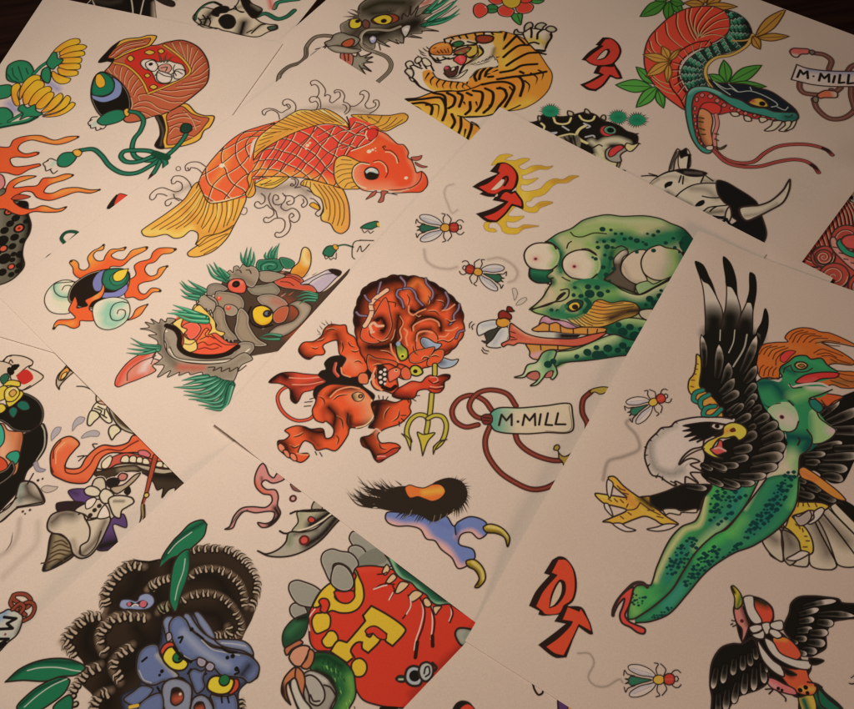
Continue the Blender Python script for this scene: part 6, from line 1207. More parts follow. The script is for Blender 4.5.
@art('skull_drawing', (186, -14, 300, 44), 'skull', 'human skull with green snakes winding through it')
def skull(c):
    set_ref(200, 168, 148); view(180, 0, 130)
    BK = '1a1410'
    c.stroke('500 110 560 90 640 125 700 110 750 70', 4.4, '172e22'); c.stroke('500 110 560 90 640 125 700 110 750 70', 3, '2a5a46'); c.stroke('620 55 640 20 700 5 780 -5', 4.4, '172e22'); c.stroke('620 55 640 20 700 5 780 -5', 3, '2f6a50')
    c.shade('590 0 600 50', 5, 'c05048', .9)
    c.form('85 120 110 80 160 50 220 60 280 50 340 60 380 20 400 -40 430 -40 440 60 520 140 580 160 635 165 640 190 580 210 520 240 450 240 380 225 330 210 280 200 240 185 170 185 130 165', 'c4a890', sh=[('420 150 400 220', 9, BK, 1), ('200 90 160 150', 8, BK, .9), ('480 200 540 160', 4, '4a382c', .8), ('330 60 420 40', 5, '5a4638', .6)], lw=1.2)
    c.form('395 -40 430 -40 470 20 540 60 520 100 480 120 440 80 410 30', BK, sh=[('480 30 520 60', 4, '7a6858', .8)], lw=1); c.form('255 140 270 110 310 95 350 110 365 150 340 185 290 185', BK, er=1, lw=1); c.form('205 90 230 55 280 40 320 50 310 80 260 90 250 110', BK, lw=1)
    c.stroke('100 130 110 85 160 35 220 15 270 35', 2.6, BK); c.stroke('102 128 112 88 160 38 218 18', 1.3, '2f5a44')
    c.lines('120 120 140 150 120 165|150 100 170 130 160 165|180 110 200 140 190 175|130 130 200 120|140 160 240 190|320 70 360 60 400 80 420 80 380 70 360 40|470 220 530 165 560 160|440 215 470 200', 1.3, BK); c.form('575 180 630 170 635 185 590 200', '3a4a3c', lw=1.1)
@art('lady_drawing', (-14, 350, 64, 585), 'lady', 'black haired lady with playing cards, a yellow rose and a red heart, cut off at the frame')
def lady(c):
    set_ref(216, 186, 166); view(0, 340, 130)
    BK = '17120e'
    c.form('15 150 50 110 80 100 160 110 215 140 210 165 190 180 250 210 285 240 260 270 150 330 90 300 60 220', 'd2b4a0', lw=1.1); c.lines('20 150 45 110 75 105|110 235 180 175 210 165|60 150 70 130 85 150|150 330 200 300', 1.1)
    c.form('110 240 150 200 180 195 215 230 215 260 150 292', 'bc2c26', lw=0); c.form('-20 150 0 140 50 150 80 170 60 200 40 240 -20 260', 'c8ac98', lw=1); c.dots('95 180 24 70 200 24 75 215 20 115 170 14 60 190 14', BK)
    c.form('-30 540 -30 420 60 430 100 380 150 350 210 370 260 410 285 470 275 540 230 590 160 605 90 590 40 550 0 530', BK, rim='b8a898', rr=1.3, lw=1.2)
    c.form('280 550 300 580 310 640 295 720 240 800 180 860 140 960 40 1080 -30 1140 -30 900 60 880 120 760 130 640 200 600', BK, lw=1.2); c.stroke('275 560 292 600 290 700 240 790', 1.3, 'a89888')
    c.form('-30 560 20 550 50 590 90 600 150 610 130 760 100 880 -30 900', 'c87850', sh=[('-30 600 20 700 10 800', 12, 'e0a080', .9), ('140 620 110 800', 6, '8a3c24', .6)], lw=1)
    c.form('-30 540 10 560 30 620 20 680 -30 720', '3a9a80', lw=1)
    Y = 'd0b040'
    for q in ('20 300 60 265 130 275 130 305 70 300', '-20 330 30 300 60 330 40 380 -20 400', '80 330 130 330 155 350 130 390 60 440 40 400', '-20 430 20 420 40 450 10 480 -20 475', '30 340 60 310 110 310 130 350 90 400 40 400'): c.form(q, Y, er=1.5, ec='8a6a20', ea=.5, lw=1)
    c.form('60 350 90 325 110 345 80 375', 'c8924a', lw=.8); c.stroke('45 370 50 340 90 315 115 330', .8, 'e8dcc0')
    c.form('110 430 140 400 180 410 195 450 150 462', '1f6050', lw=.8); c.form('60 460 90 440 115 460 90 510 65 490', '1f6050', lw=.8); c.form('0 250 40 220 60 250 20 290', '2a5a44', lw=.8)
    view(0, 440, 130)
    c.form('40 110 70 80 120 75 130 110 100 160 60 130', '2f8a70', lw=1); c.form('-30 110 20 120 50 160 40 200 -30 230', 'c84a2c', lw=1); c.form('-30 230 40 190 80 140 100 190 60 250 -30 300', BK, rim='a89888', lw=1)
    c.form('130 285 170 270 220 280 270 340 295 400 280 420 150 440 110 450 0 540 -20 500 60 440 100 380', 'b8a494', sh=[('170 300 200 360 280 400', 8, '3a2c24', .9), ('130 300 130 400', 6, '7a8a84', .7), ('140 380 180 370', 6, '4a3c34', .7)], lw=1.3)
    c.lines('220 220 180 290|160 265 230 290 290 400|20 460 110 380|0 540 110 445|280 408 110 440', 1.2); c.dots('250 265 9 280 255 7 150 470 8 197 460 8 165 485 6', '3a2c26')
    dtsmoke(c, '130 520 110 640 60 720 0 760', 4, .35, '6a5648'); c.stroke('85 600 70 680 30 740', 1, '5a463c', taper=1); dtsmoke(c, '250 540 240 680 120 800 20 900', 5, .25, '7a6454')
    c.form('220 155 245 140 260 180 300 195 280 210 240 205', '9a8a94', lw=.8, lc='6a5a60'); c.form('270 320 300 300 350 305 380 310 350 335 300 345', 'bfa698', lw=.9, lc='6a5a54')
@art('orange_beak_drawing', (52, 362, 78, 392), 'lady', 'small orange and grey beak cut off by the koi sheet')
def beak(c):
    set_ref(216, 186, 166); view(0, 340, 130)
    c.form('390 325 370 290 380 235 420 190 450 160 500 190 450 240 410 280 390 310', 'b8a090', lw=1.2); c.form('385 260 400 215 440 180 460 190 440 230 410 265', 'd08c40', lw=1); c.form('440 175 470 150 500 190 470 210', '2a1e18', lw=0); c.form('400 260 410 225 440 210 430 240', 'e0b068', lw=.8)
@art('skull_beast_drawing', (40, 376, 200, 536), 'lady', 'fanged beast jaws with a long curling orange tongue')
def beast(c):
    set_ref(214, 184, 164); view(40, 360, 150)
    BK = '1f1712'
    c.lines('210 150 250 152 300 170|220 575 250 550 265 545|215 550 250 545|310 500 300 480 325 478', 1.1)
    for q in ('65 460 65 420 90 385 120 385 110 415 85 440', '185 405 190 360 220 325 255 330 245 355 210 375', '235 445 260 415 310 400 340 415 330 435 290 435'): c.form(q, 'a8989a', lw=.7, lc='6a5a60', er=1, ec='7a6c74', ea=.5)
    c.form('320 190 315 230 330 260 380 260 400 290 480 370 600 470 640 400 500 300 400 200', 'cdb49c', lw=0); c.form('325 240 300 270 295 300 330 300 350 330 390 360 410 350 395 310 380 280 385 250 350 235', 'd8c8a8', er=1, ec='8a7a60', lw=1.2)
    c.lines('320 190 325 240 390 260|310 275 350 290 340 310|330 265 360 280|350 310 380 330|370 280 365 320', 1.2); c.shade('350 230 380 250', 4, 'b05a48', .8)
    c.form('290 290 310 290 330 300 340 320 310 350 285 375 270 365 275 320', 'd4c0a0', lw=1.3); c.form('400 440 390 410 400 380 430 370 460 400 430 430 410 455', 'd4c0a0', lw=1.3)
    c.form('390 260 420 340 470 395 560 430 600 450 560 380 480 310 420 260', '4a3828', sh=[('390 270 420 350 480 400 560 430', 3.5, 'd8c4a8', 1)], lw=1.2)
    T = '260 700 180 700 120 680 70 650 60 600 60 540 80 490 120 450 170 435 210 455 225 480 200 510 160 560 145 610 190 620 230 610 260 560 310 510 360 485 430 490 500 470 530 430 580 440 700 540 760 620 640 580 560 530 480 530 400 530 350 560 320 620 290 670'
    P = c.form(T, 'd8623c', sh=[('60 540 60 620 130 690 250 700', 6, 'b8402a', .7), ('100 500 160 460 200 470', 7, 'e08858', .7), ('400 500 500 480 560 450', 5, 'c84a34', .6)], lw=1.3)
    c.lines('75 560 80 510 120 460|140 600 150 640 220 645 280 600 320 540 380 510 460 515 520 480 560 460|60 600 75 640', 1.1, '5a2014'); c.stroke('90 590 95 520 140 470', .9, 'f0a078')
    c.form('560 520 600 515 630 540 610 560 570 550', 'c86870', lw=.9); c.form('350 600 400 560 480 530 560 540 700 590 720 620 600 600 480 590 380 620', 'c05040', lw=1)
    for q in ('350 610 355 580 400 545 412 560 390 610 365 620', '460 580 470 550 500 545 510 580', '510 580 515 550 545 548 550 582', '550 582 555 555 580 555 585 585', '585 590 590 560 615 565 625 592', '660 605 670 580 695 580 700 608', '700 610 705 588 728 595 730 615'): c.form(q, 'dac8a8', er=1, ec='8a7a60', ea=.5, lw=1)
    c.form('320 620 380 625 440 595 520 590 600 600 700 620 760 625 780 650 700 650 620 640 540 615 480 615 400 645 340 660', 'b09a84', sh=[('340 650 480 610 620 635', 3, '4a3a2e', .9)], lw=1.3)
    view(30, 460, 160)
    c.form('340 70 380 60 460 40 560 30 600 50 700 75 790 70 850 130 830 130 800 150 770 205 775 150 740 160 705 200 710 150 680 160 660 120 620 80 560 60 480 70 420 100 360 90', '3f3024', sh=[('640 80 800 90', 7, BK, 1), ('480 50 560 45', 5, '8a7660', .8)], lw=1.2)
    c.stroke('670 -20 650 60 620 180 600 240 595 300 575 370', 5.2, K, taper=2); c.stroke('670 -20 650 60 620 180 605 240 600 300', 3.8, 'a8442c', taper=2); c.stroke('600 240 600 340 570 375', 2, '9a7a50', taper=2); c.dots('622 188 16', '3a2014'); c.dots('622 188 11', 'd8b060'); c.stroke('610 240 612 300 600 345', 1.6, '3a2014')
@art('ghost_drawing', (34, 468, 142, 580), 'lady', 'pale ghostly figure with a bow tie and purple coat over a wedge of brickwork')
def ghost(c):
    set_ref(208, 176, 154); view(30, 460, 160)
    BK, PU, W = '1f1814', '5a3c66', 'c6ac96'
    c.form('205 165 310 155 340 180 320 220 280 235 250 230', PU, sh=[('205 165 250 180', 5, '3a2444', .8)], lw=1); c.form('145 230 280 225 300 250 270 300 200 290 145 270', '2a1c1c', lw=1); c.form('500 290 515 360 445 345 465 460 360 480 400 380 440 310', PU, sh=[('380 460 460 440', 11, BK, 1.2)], lw=1)
    c.form('115 395 160 400 220 440 240 500 160 560 70 592 90 520', '8a7458', sh=[('110 400 90 500 75 585', 6, BK, 1.1), ('230 500 120 575', 5, BK, 1)], lw=1.4)
    c.lines('130 440 170 430 200 450|120 470 160 450 210 470|110 500 160 480 220 490|100 530 150 500 200 510|95 550 140 530 180 535|60 552 100 545', 1.2, '4a3020')
    c.form('95 330 120 290 190 268 250 275 285 290 300 320 360 310 390 290 430 310 410 370 370 450 320 510 270 525 230 500 210 440 170 400 120 390 95 370', W, sh=[('120 330 170 290 230 290', 12, '4a3a2e', .9), ('400 330 350 430 280 500', 7, '4a3428', .8), ('230 430 250 500', 5, '7a6450', .6)], lw=1.5)
    c.lines('300 320 320 370 310 430 270 460 270 500|260 290 280 280 310 310 300 325', 1.4); c.stroke('270 460 265 500 300 510 350 460 380 380', 1.2, '3a2c22')
    c.form('240 270 300 230 370 210 400 240 370 300 320 310 290 290', W, lw=1.2); c.form('300 220 340 200 355 210 330 250 300 260', 'd8c4ac', lw=1); c.form('360 310 400 240 425 300', 'd8c4ac', lw=1.2); c.dots('345 268 12 370 245 12 322 295 12', '2a1e18')
    c.form('330 140 350 100 390 95 405 130 400 180 360 190 335 180', 'c0a890', er=1.5, ec='6a5444', lw=1.3); c.form('290 160 320 140 360 150 380 180 350 195 300 185', 'cbb49c', er=1.5, ec='7a6454', lw=1.2); c.form('370 190 395 155 430 165 450 195 430 225 390 230', 'cbb49c', er=1.5, ec='7a6454', lw=1.3)
    c.form('420 210 460 190 540 200 555 225 520 250 490 270 480 310 450 300 430 260', 'c8b098', sh=[('450 220 500 220', 3, '5a463a', .8)], lw=1.4); c.form('410 110 450 95 480 110 460 140 420 145', BK, lw=1); c.form('430 150 500 130 560 80 590 70 560 110 500 160 460 180', 'a88c74', er=1.5, ec='5a4434', lw=1.2); c.form('470 90 490 70 520 80 510 105 480 110', 'b86a60', er=1.2, lw=1.2); c.form('500 170 530 140 540 170 520 190', BK, lw=0)
@art('name_tag_drawing', (-12, 590, 40, 652), 'lady', 'grey name tag lettered M on brown cord loops, cut off at the frame')
def tag2(c):
    set_ref(190, 158, 138); view(0, 560, 120.5)
    c.form('-30 400 20 370 60 350 130 370 160 400 155 450 120 530 60 580 -30 660', 'a89a8c', sh=[('40 370 20 400 -20 420', 7, '6a7c94', .9), ('155 440 120 520', 4, '5a4a3c', .7)], lw=1.4)
    for q in ('130 300 100 280 100 250 140 240 190 250 220 290 200 330 130 350 90 330 75 300 95 250', '170 430 220 400 245 350 235 310 200 300 160 320 150 360 180 390', '90 350 140 310 170 330 150 370'): c.stroke(q, 4, '24140f'); c.stroke(q, 2.7, '7a3424')
    for p in ('0 490 90 485! 50 450! 115 415! 30 405', '-10 630 40 590! -5 600 60 560! -10 560'): c.stroke(p, 2.4, BK0)
    c.dots('38 527 11', '7a3434')
@art('ink_mark_drawing', (66, 572, 86, 592), 'lady', 'short dark stroke cut off by the gorilla sheet')
def mark3(c): c.fill('72 587! 76 581 81 577.5! 79 582', '2a1d18', .4)
def fur(c, path, n, L, side=1, lean=.5, col='a88c78', dark='1a120c', w=2.7, seed=1, lw=1.):
    """row of curved hair tips standing on a path: dark hook with a pale blade inside"""
    import random; R = random.Random(seed)
    P = smooth(pts(path)); d = np.hypot(*(P[1:]-P[:-1]).T); cum = np.concatenate([[0], np.cumsum(d)])
    n = max(3, int(n*.85))
    if seed < 30: c.shade(c.T(P), L*1.05, '7a5e4c', .7, 1.1)      # the tips' brown wash sinking into the black
    for i in range(n):
        t = cum[-1]*(i+.5+R.uniform(-.25, .25))/n; k = min(int(np.searchsorted(cum, t)), len(P)-1); a, b = P[k-1], P[k]
        u = (b-a)/max(np.hypot(*(b-a)), 1e-6); nn = np.array([u[1], -u[0]])*side
        p = a+(b-a)*((t-cum[k-1])/max(d[k-1], 1e-6)); l = L*1.3*R.uniform(.75, 1.2)
        tip = p+nn*l*.62+u*l*lean*R.uniform(.7, 1.3); mid = p+nn*l*.2+u*l*lean*.1; base = p-nn*l*.85
        Q = np.array([base, (base+mid)/2+(nn*.05-u*.1)*l, mid, (mid+tip)/2+nn*l*.05, tip])
        T = c.T(Q)
        if lw: c.stroke(T, w*1.35+lw*1.6, dark, taper=2)
        c.stroke(c.T(Q+u*w*.15), w*.95, col, taper=2, a=.95)
@art('gorilla_drawing', (-10, 512, 264, 716), 'gorilla', 'scowling blue faced gorilla with dark shaggy fur and green leaves')
def gorilla(c):
    set_ref(196, 164, 144)
    BK, BR, BL, HL = '17100b', '2c1e15', '5c6284', 'a8988c'
    view(50, 530, 130)
    body = '360 490 330 440 350 380 400 320 440 260 520 200 600 200 720 200 860 120 1000 100 1160 125 1270 210 1350 330 1365 450 1330 580 1270 700 1210 900 1180 1300 200 1300 280 1100 200 1000 220 880 110 760 90 700 160 620 240 560 330 560'
    c.form(body, BR, sh=[('600 260 560 380 480 460', 18, BK, 1.4, .8), ('700 400 760 600 700 760', 18, BK, 1.4, .8), ('900 300 1100 320 1200 500', 14, BK, 1.1, .9), ('260 640 240 760 330 850 500 840', 14, BK, 1.4, .8), ('600 780 520 900 400 1000 380 1150', 16, BK, 1.4, .8), ('900 560 1100 560 1150 700', 12, BK, 1.2), ('560 640 620 720 640 850', 10, BK, 1), ('800 200 820 500', 10, BK, 1)], lw=0)
    fur(c, '360 520 345 440 380 360 440 280 540 215 620 240', 13, 5, side=1, lean=-.7, seed=2); c.stroke('560 200 640 210 720 195', 1.6, BK)
    fur(c, '100 780 100 700 170 620 250 560 350 560', 11, 5, side=1, lean=-.6, seed=3)
    fur(c, '330 760 330 680 380 600 460 560 560 560 640 570', 12, 4.6, side=1, lean=-.6, seed=4)
    fur(c, '640 390 680 350 730 330', 4, 4.5, side=1, lean=.5, seed=5); fur(c, '710 540 740 500 780 490', 3, 4.6, side=1, lean=.3, seed=6, col='8f8060')
    view(0, 602, 130)
    fur(c, '480 370 440 300 400 260', 4, 5, side=1, lean=-.6, seed=7)
    fur(c, '680 340 650 270 650 200 700 130 760 90', 8, 5, side=1, lean=-.6, seed=8)
    fur(c, '470 700 460 600 500 530 580 440 660 410', 10, 5, side=1, lean=-.6, seed=9); fur(c, '790 530 740 450 740 390 800 320 870 280', 9, 5, side=1, lean=-.6, seed=10); fur(c, '600 720 610 660 660 600 730 580', 6, 5, side=1, lean=-.4, seed=11)
    view(140, 510, 130)
    fur(c, '330 260 400 245 500 245 600 260 690 320 750 400 780 480 770 560 740 650', 22, 3.6, side=1, lean=.9, seed=12, w=1.9); fur(c, '320 440 360 400 430 380 520 385 600 420 660 480 690 560 700 640', 17, 3.6, side=1, lean=-.4, seed=13, w=2)
    fur(c, '270 590 320 560 400 540 480 545 560 580 620 640', 11, 3.8, side=1, lean=-.2, seed=14, w=2); fur(c, '50 520 100 470 190 440', 6, 3.8, side=1, lean=.4, seed=15)
    view(130, 602, 130)
    fur(c, '640 230 720 220 740 150 700 60', 9, 3.6, side=-1, lean=.3, seed=16, w=1.8); fur(c, '560 220 640 200 640 160', 6, 4.5, side=1, lean=-.4, seed=17, w=1.9); fur(c, '740 640 760 760', 5, 3, side=1, lean=.4, seed=18, w=2)
    # ear
    view(50, 530, 130)
    c.form('455 500 470 460 520 455 570 465 590 430 640 415 680 440 685 480 650 515 590 525 520 520 480 520', '7f809c', er=2, ec='4c5070', lw=1); c.form('500 485 530 470 560 480 590 465 620 460 645 485 620 515 590 505 570 495 540 500 515 505', '2a1a1a', lw=0); c.dots('612 485 26 520 487 14', 'b0525a'); c.stroke('540 500 560 488 580 495', 1.2, 'c8b8b0')
    # leaves
    view(140, 510, 130); G, GD = '1c6040', '0f3a28'
    c.form('120 390! 150 300 220 200 260 160! 270 150! 330 90 410 65 440 95! 420 170 350 240 280 290 200 320', G, sh=[('150 320 260 180 420 80', 4, GD, 1)], lw=1.3); c.stroke('185 285 240 220 340 145', .9, 'b8d0b8', a=.8)
    c.form('225 670! 195 600 200 480 220 360 260 290 320 260 330 330 310 450 270 560 240 660', G, sh=[('320 280 330 400 260 600', 3.5, GD, 1)], lw=1.3); c.stroke('297 320 285 400 250 500 230 590', .9, 'b8d0b8', a=.8)
    view(0, 602, 130)
    c.form('35 525! 130 440 260 385 400 370 500 390 560 430 500 480 400 490 300 520 150 515', G, sh=[('60 500 240 400 520 400', 4, GD, 1)], lw=1.4); c.stroke('180 450 260 432 380 430 490 450 530 455', 1, 'b8d0b8', a=.85)
    c.form('110 690 170 620 260 550 380 495 440 500 460 520 420 600 330 670 240 720 140 720', G, sh=[('130 680 260 570 400 510', 3, GD, 1)], lw=1.4); c.stroke('160 690 240 620 340 550 440 505', 1, 'b8d0b8', a=.85); c.form('350 690 400 640 460 610 480 650 460 720 360 720', G, er=2, ec=GD, lw=1.3)
    # face
    view(130, 602, 130)
    c.form('40 380 60 320 130 280 190 280 220 100 260 90 300 110 320 85 370 110 380 70 420 80 440 65 480 90 520 150 560 230 640 260 740 255 800 300 820 370 850 430 840 500 770 535 720 590 700 720 0 760 -60 620 60 540 40 460', '41455c', er=5, ec=BK, ea=.9, lw=0)
    c.form('45 400 70 320 130 280 180 285 200 350 250 420 320 480 290 510 220 520 160 545 90 530 50 480', BL, er=3.5, ec=BK, ea=.8, rim=HL, rr=1.3, sh=[('180 350 300 480', 4, HL, .7)], lw=1.3); c.dots('210 455 12 195 480 9', BK); c.stroke('80 390 110 365', 1.8, BK)
    for q in ('225 180 215 130 240 95 280 95 300 120 290 170 260 230 240 240', '440 120 420 70 450 65 500 120 540 180 560 240 520 230 460 160', '350 110 360 75 390 80 430 140 480 200 560 250 640 265 640 300 540 280 440 210'): c.form(q, '70728c', er=2.5, ec=BK, ea=.8, rim=HL, rr=1.2, lw=1.3)
    c.form('560 250 640 245 740 255 790 290 810 350 740 320 640 300 590 280', '70728c', er=2.5, ec=BK, ea=.8, rim=HL, rr=1.2, lw=1.3)
    c.form('290 100 330 90 370 120 400 180 460 230 530 290 620 310 700 330 780 350 830 390 850 430 835 490 780 530 740 500 680 490 600 480 560 440 520 400 460 370 400 385 340 350 300 290 260 200 260 140', BL, er=4.5, ec='2a2c3c', ea=.75, rim=HL, rr=1.3, sh=[('350 200 460 310 560 380 640 420', 7, '8a8898', .8), ('780 420 740 470', 8, BK, .8)], lw=1.4)
    c.lines('560 560 540 600 520 640|500 470 460 500 450 540|300 500 340 500 380 530|180 560 200 600 190 650|720 540 700 580|400 440 380 470', 1.6, BK); c.lines('470 250 540 310 620 330 720 350|250 210 290 290 350 350 400 380|600 270 680 275 760 290|60 450 90 510 140 530', 1, 'b4a49c', a=.7)
    c.dots('405 180 13 640 365 12 675 355 14 700 440 14', BK); c.lines('320 235 345 230 330 265|440 210 480 240|700 430 715 460 690 475|600 300 650 330 700 330', 1.8, BK)
    for q in ('440 400 450 365 500 385 490 420 460 425', '495 430 520 395 555 415 540 450 510 450', '245 260 240 210 265 200 275 240'): c.form(q, '8a7a88', rim='c0a8a0', lw=1.2)
    c.form('200 330 230 275 280 265 290 300 240 360', 'b83c2a', lw=1.3); c.form('215 370 240 310 280 295 310 330 380 400 360 440 310 450 260 430', 'd8ac30', er=1.5, ec='8a6a18', lw=1.6); c.dots('315 365 36', BK); c.dots('315 360 28', '1f5a30'); c.dots('325 372 10', BK)
    c.stroke('290 300 340 360 400 392', 2.6, BK); c.form('670 510 710 510 715 560 670 605 640 600', 'b83c2a', lw=1.3); c.form('510 570 520 510 560 485 620 495 680 510 675 560 640 600 570 605', 'd8ac30', er=1.5, ec='8a6a18', lw=1.8); c.dots('620 515 36', BK); c.dots('620 512 28', '1f5a30')
    c.form('390 470 420 440 470 455 500 440 480 500 490 560 440 600 410 540', BL, er=3, ec=BK, ea=.8, rim=HL, rr=1.2, lw=1.3)
    c.form('210 610 220 540 270 505 340 510 400 550 405 630 380 720 240 720', '7a7888', er=2.5, ec=BK, ea=.7, rim=HL, rr=1.4, lw=1.5); c.form('270 610 280 570 320 565 350 600 345 650 300 680 270 660', '201410', sh=[('300 640 340 630', 7, 'a84a34', .95)], lw=1.2); c.dots('330 605 10', 'd8a890')
    c.form('400 680 420 630 470 610 520 640 545 720 400 740', '7a7888', er=2.5, ec=BK, ea=.7, rim=HL, rr=1.4, lw=1.5); c.form('420 700 440 660 480 660 490 720', '201410', sh=[('440 710 470 700', 5, 'a84a34', .9)], lw=1)
    c.form('530 610 580 620 640 620 690 610 700 720 560 760 550 680', BL, er=3.5, ec=BK, ea=.7, rim=HL, rr=1.3, lw=1.2); c.lines('600 620 605 660|640 620 650 660', 1.4, BK)
    c.form('-40 640 20 590 80 550 150 570 120 620 70 660 20 680', BL, er=2.5, ec=BK, ea=.7, rim=HL, rr=1.2, lw=1.2); c.form('60 680 130 620 200 600 220 660 200 740 60 740', BL, er=3, ec=BK, ea=.7, rim=HL, rr=1.2, lw=1.2); c.stroke('0 690 50 680', 3, 'd09a30')
@art('tongue_drawing', (222, 458, 292, 532), 'gorilla', 'pink forked tongue curling down, cut off by the devil sheet')
def tongue(c):
    set_ref(208, 176, 154); view(225, 455, 130)
    P = c.form('0 488 30 470 60 400 110 350 180 340 260 345 290 330 310 300 300 265 250 255 210 220 195 180 200 130 225 75 250 55 270 80 290 130 320 150 345 120 390 155 360 175 310 185 265 165 240 190 270 225 330 230 350 270 345 330 365 380 340 430 290 470 240 475 215 445 270 450 310 430 325 380 290 370 200 380 130 370 80 420 50 480', 'c07870', sh=[('200 180 230 230 290 260', 5, 'c85a40', .9), ('330 350 350 400 290 460', 5, '1f1512', 1.2), ('240 150 250 200', 3, '5a2a1c', .8), ('0 488 60 420 110 370', 4, '8a7468', .8)], lw=1.3)
    c.stroke('25 485 60 430 100 380 150 360', .7, '4a3830')
@art('bat_wing_drawing', (254, 488, 346, 564), 'gorilla', 'grey bat wing with red dots, cut off by the devil sheet')
def bat(c):
    set_ref(208, 176, 154); view(225, 455, 130); BK = '1f1713'
    c.form('570 355 590 305 640 340 620 370', 'a08c78', lw=1.2)
    c.form('475 375 560 360 660 360 720 380 640 440 560 480 470 510 440 500 480 440', 'a8987e', sh=[('700 370 560 460', 8, BK, 1.1), ('500 380 480 460', 5, '8a8a60', .5)], lw=1.2); c.lines('430 385 470 370 560 370 680 365|360 500 390 515 460 510 560 480 640 440 720 390', 1.7, BK)
    c.stroke('470 500 560 475 640 430 700 385', 1.6, 'd0b8a0')
    c.form('215 630! 270 650 350 620 400 570 420 510 520 505 600 480 700 400 790 380 720 460 640 550 560 610 460 655 370 670 280 662', 'a39380', sh=[('740 400 640 520 540 590', 9, BK, 1.1), ('430 530 420 580', 6, '5c6a44', .7), ('460 520 600 490', 4, '3a2c22', .7)], lw=1.5)
    c.form('545 425 560 405 590 420 585 440 560 445', 'b83c34', lw=1); c.dots('520 560 34', '5a1c18'); c.dots('520 560 25', 'c0483c'); c.dots('447 286 25', '4a221c'); c.dots('447 286 14', 'c09080'); c.form('430 190 480 210 500 240 450 230', '7a4a40', lw=.8)
@art('red_belly_drawing', (280, 528, 486, 716), 'gorilla', 'green monster in a round red shirt lettered RF in yellow, with grey puffs and claws, cut off at both sides')
def redbelly(c):
    set_ref(188, 156, 134); BK = '17110c'; RED, YE, GR = 'b8301f', 'c09628', '84786a'
    view(280, 530, 130)
    # grey puffs
    def puff(q, lw=1.4): c.form(q, GR, rim='c0b2a4', rr=1.8, ra=.9, er=0, sh=[], lw=lw)
    puff('470 90 455 50 480 10 560 30 640 90 700 160 760 230 600 240 520 220 500 130'); puff('450 140 460 110 500 100 545 120 565 160 520 200')
    c.fill('520 180 640 120 700 200 600 240 520 235', '6e6658'); 
    c.form('190 560 100 560 90 540 140 500 220 470 260 500 260 560', '3c3a34', lw=0)
    puff('75 560 65 510 95 480 160 500 180 560 120 590'); puff('60 400 65 350 110 330 170 345 230 370 270 410 230 500 180 505 110 480')
    # red shirt
    c.form('190 640 190 560 210 500 260 410 330 350 440 270 500 245 600 235 700 250 850 300 1000 400 1200 540 1330 600 1340 680 1250 900 1100 1130 900 1165 760 1168 640 1150 540 1110 480 1000 440 880 330 800 240 790 200 740', RED, sh=[('1260 700 1080 860 860 1080', 7, '8e2418', .7), ('195 600 200 740', 5, '962a1c', .6), ('500 260 700 260 900 360', 6, 'c43c28', .6)], lw=1.4)
    # yellow letters  R .
    c.form('480 260 500 300 490 330 490 400 480 450 440 480 390 470 360 440 370 400 340 350 290 380 250 430 215 500 225 510 260 500 270 460 305 455 325 490 305 545 340 530 400 545 470 540 520 510 550 450 545 370 520 310 500 265', YE, lw=1.6)
    c.form('210 590 235 550 270 545 300 540 330 570 325 640 290 665 240 680 215 640', YE, lw=1.5)
    c.form('255 470 275 450 310 455 325 490 300 545 265 530 270 500', RED, lw=1.4); c.form('355 410 370 400 420 405 480 400 490 440 450 480 390 470', RED, lw=1.4)
    puff('330 340 295 270 270 200 285 150 340 125 400 140 460 150 500 185 515 230 490 260 470 330 440 390 380 385'); puff('350 250 380 225 430 240 470 290 485 350 465 390 420 402 370 385 335 345')
    c.stroke('345 255 355 225 400 220 450 250 475 290', 1.5)
    c.stroke('195 660 185 600 200 560 230 520', 1.2, 'd8c4b0')
    c.form('300 690 320 665 355 665 380 700 375 740 340 770 300 770 275 730', YE, lw=1.5)
    # F .
    view(280, 602, 130)
    c.form('600 25! 700 80 800 150 825 190 740 290! 690 250 700 210! 620 160 570 200 570 220! 590 230 610 205! 660 245 580 335! 530 300 540 265! 500 270 470 310 490 360! 440 400! 330 325! 380 255 440 265! 480 220 560 125! 545 90!', YE, lw=1.7)
    c.form('470 410 490 380 530 370 565 400 570 445 545 485 500 490 475 460', YE, lw=1.5)
    c.stroke('545 85 560 120', 1.2, BK); c.form('575 215! 560 190 600 160 640 165 700 210! 695 245 650 240 610 205!', RED, lw=1.2); c.form('500 270 530 262 535 300 580 340! 545 330 480 370 465 300', RED, lw=0)
    c.stroke('490 365 465 320 500 270 535 265 540 305 580 335', 1.6)
    # green monster teeth along the edge
    view(370, 560, 130)
    c.form('100 -40 130 10 170 90 210 125 270 150 310 190 370 230 400 270 440 295 520 290 560 300 480 200 300 80 150 -40', '24523a', sh=[('140 0 200 110 300 170 420 280 520 285', 3.5, '7a9a74', .95), ('200 30 340 130 500 260', 6, BK, 1)], lw=1.4)
    for q in ('80 80 110 30 130 60 100 100', '105 145 150 90 175 115 130 155', '165 215 200 145 255 155 230 190 185 220', '265 270 260 230 300 200 345 220 320 250 280 275', '360 300 350 260 375 250 405 290 385 310', '430 360 415 310 470 305 450 335'): c.form(q, 'c09870', er=1.2, ec='7a5030', ea=.5, lw=1.2)
    c.lines('50 95 90 90 110 80|100 150 130 155|30 190 80 160 160 160|130 260 160 200 150 170|250 230 270 290 240 350 215 385', 1.2, '3a120c'); c.lines('25 192 80 172 110 165|125 262 150 215|262 240 268 300 240 355|335 260 350 340 330 440 300 530 290 590|405 310 410 420 400 520|530 300 535 360 520 400', 1.2, 'd8b09c')
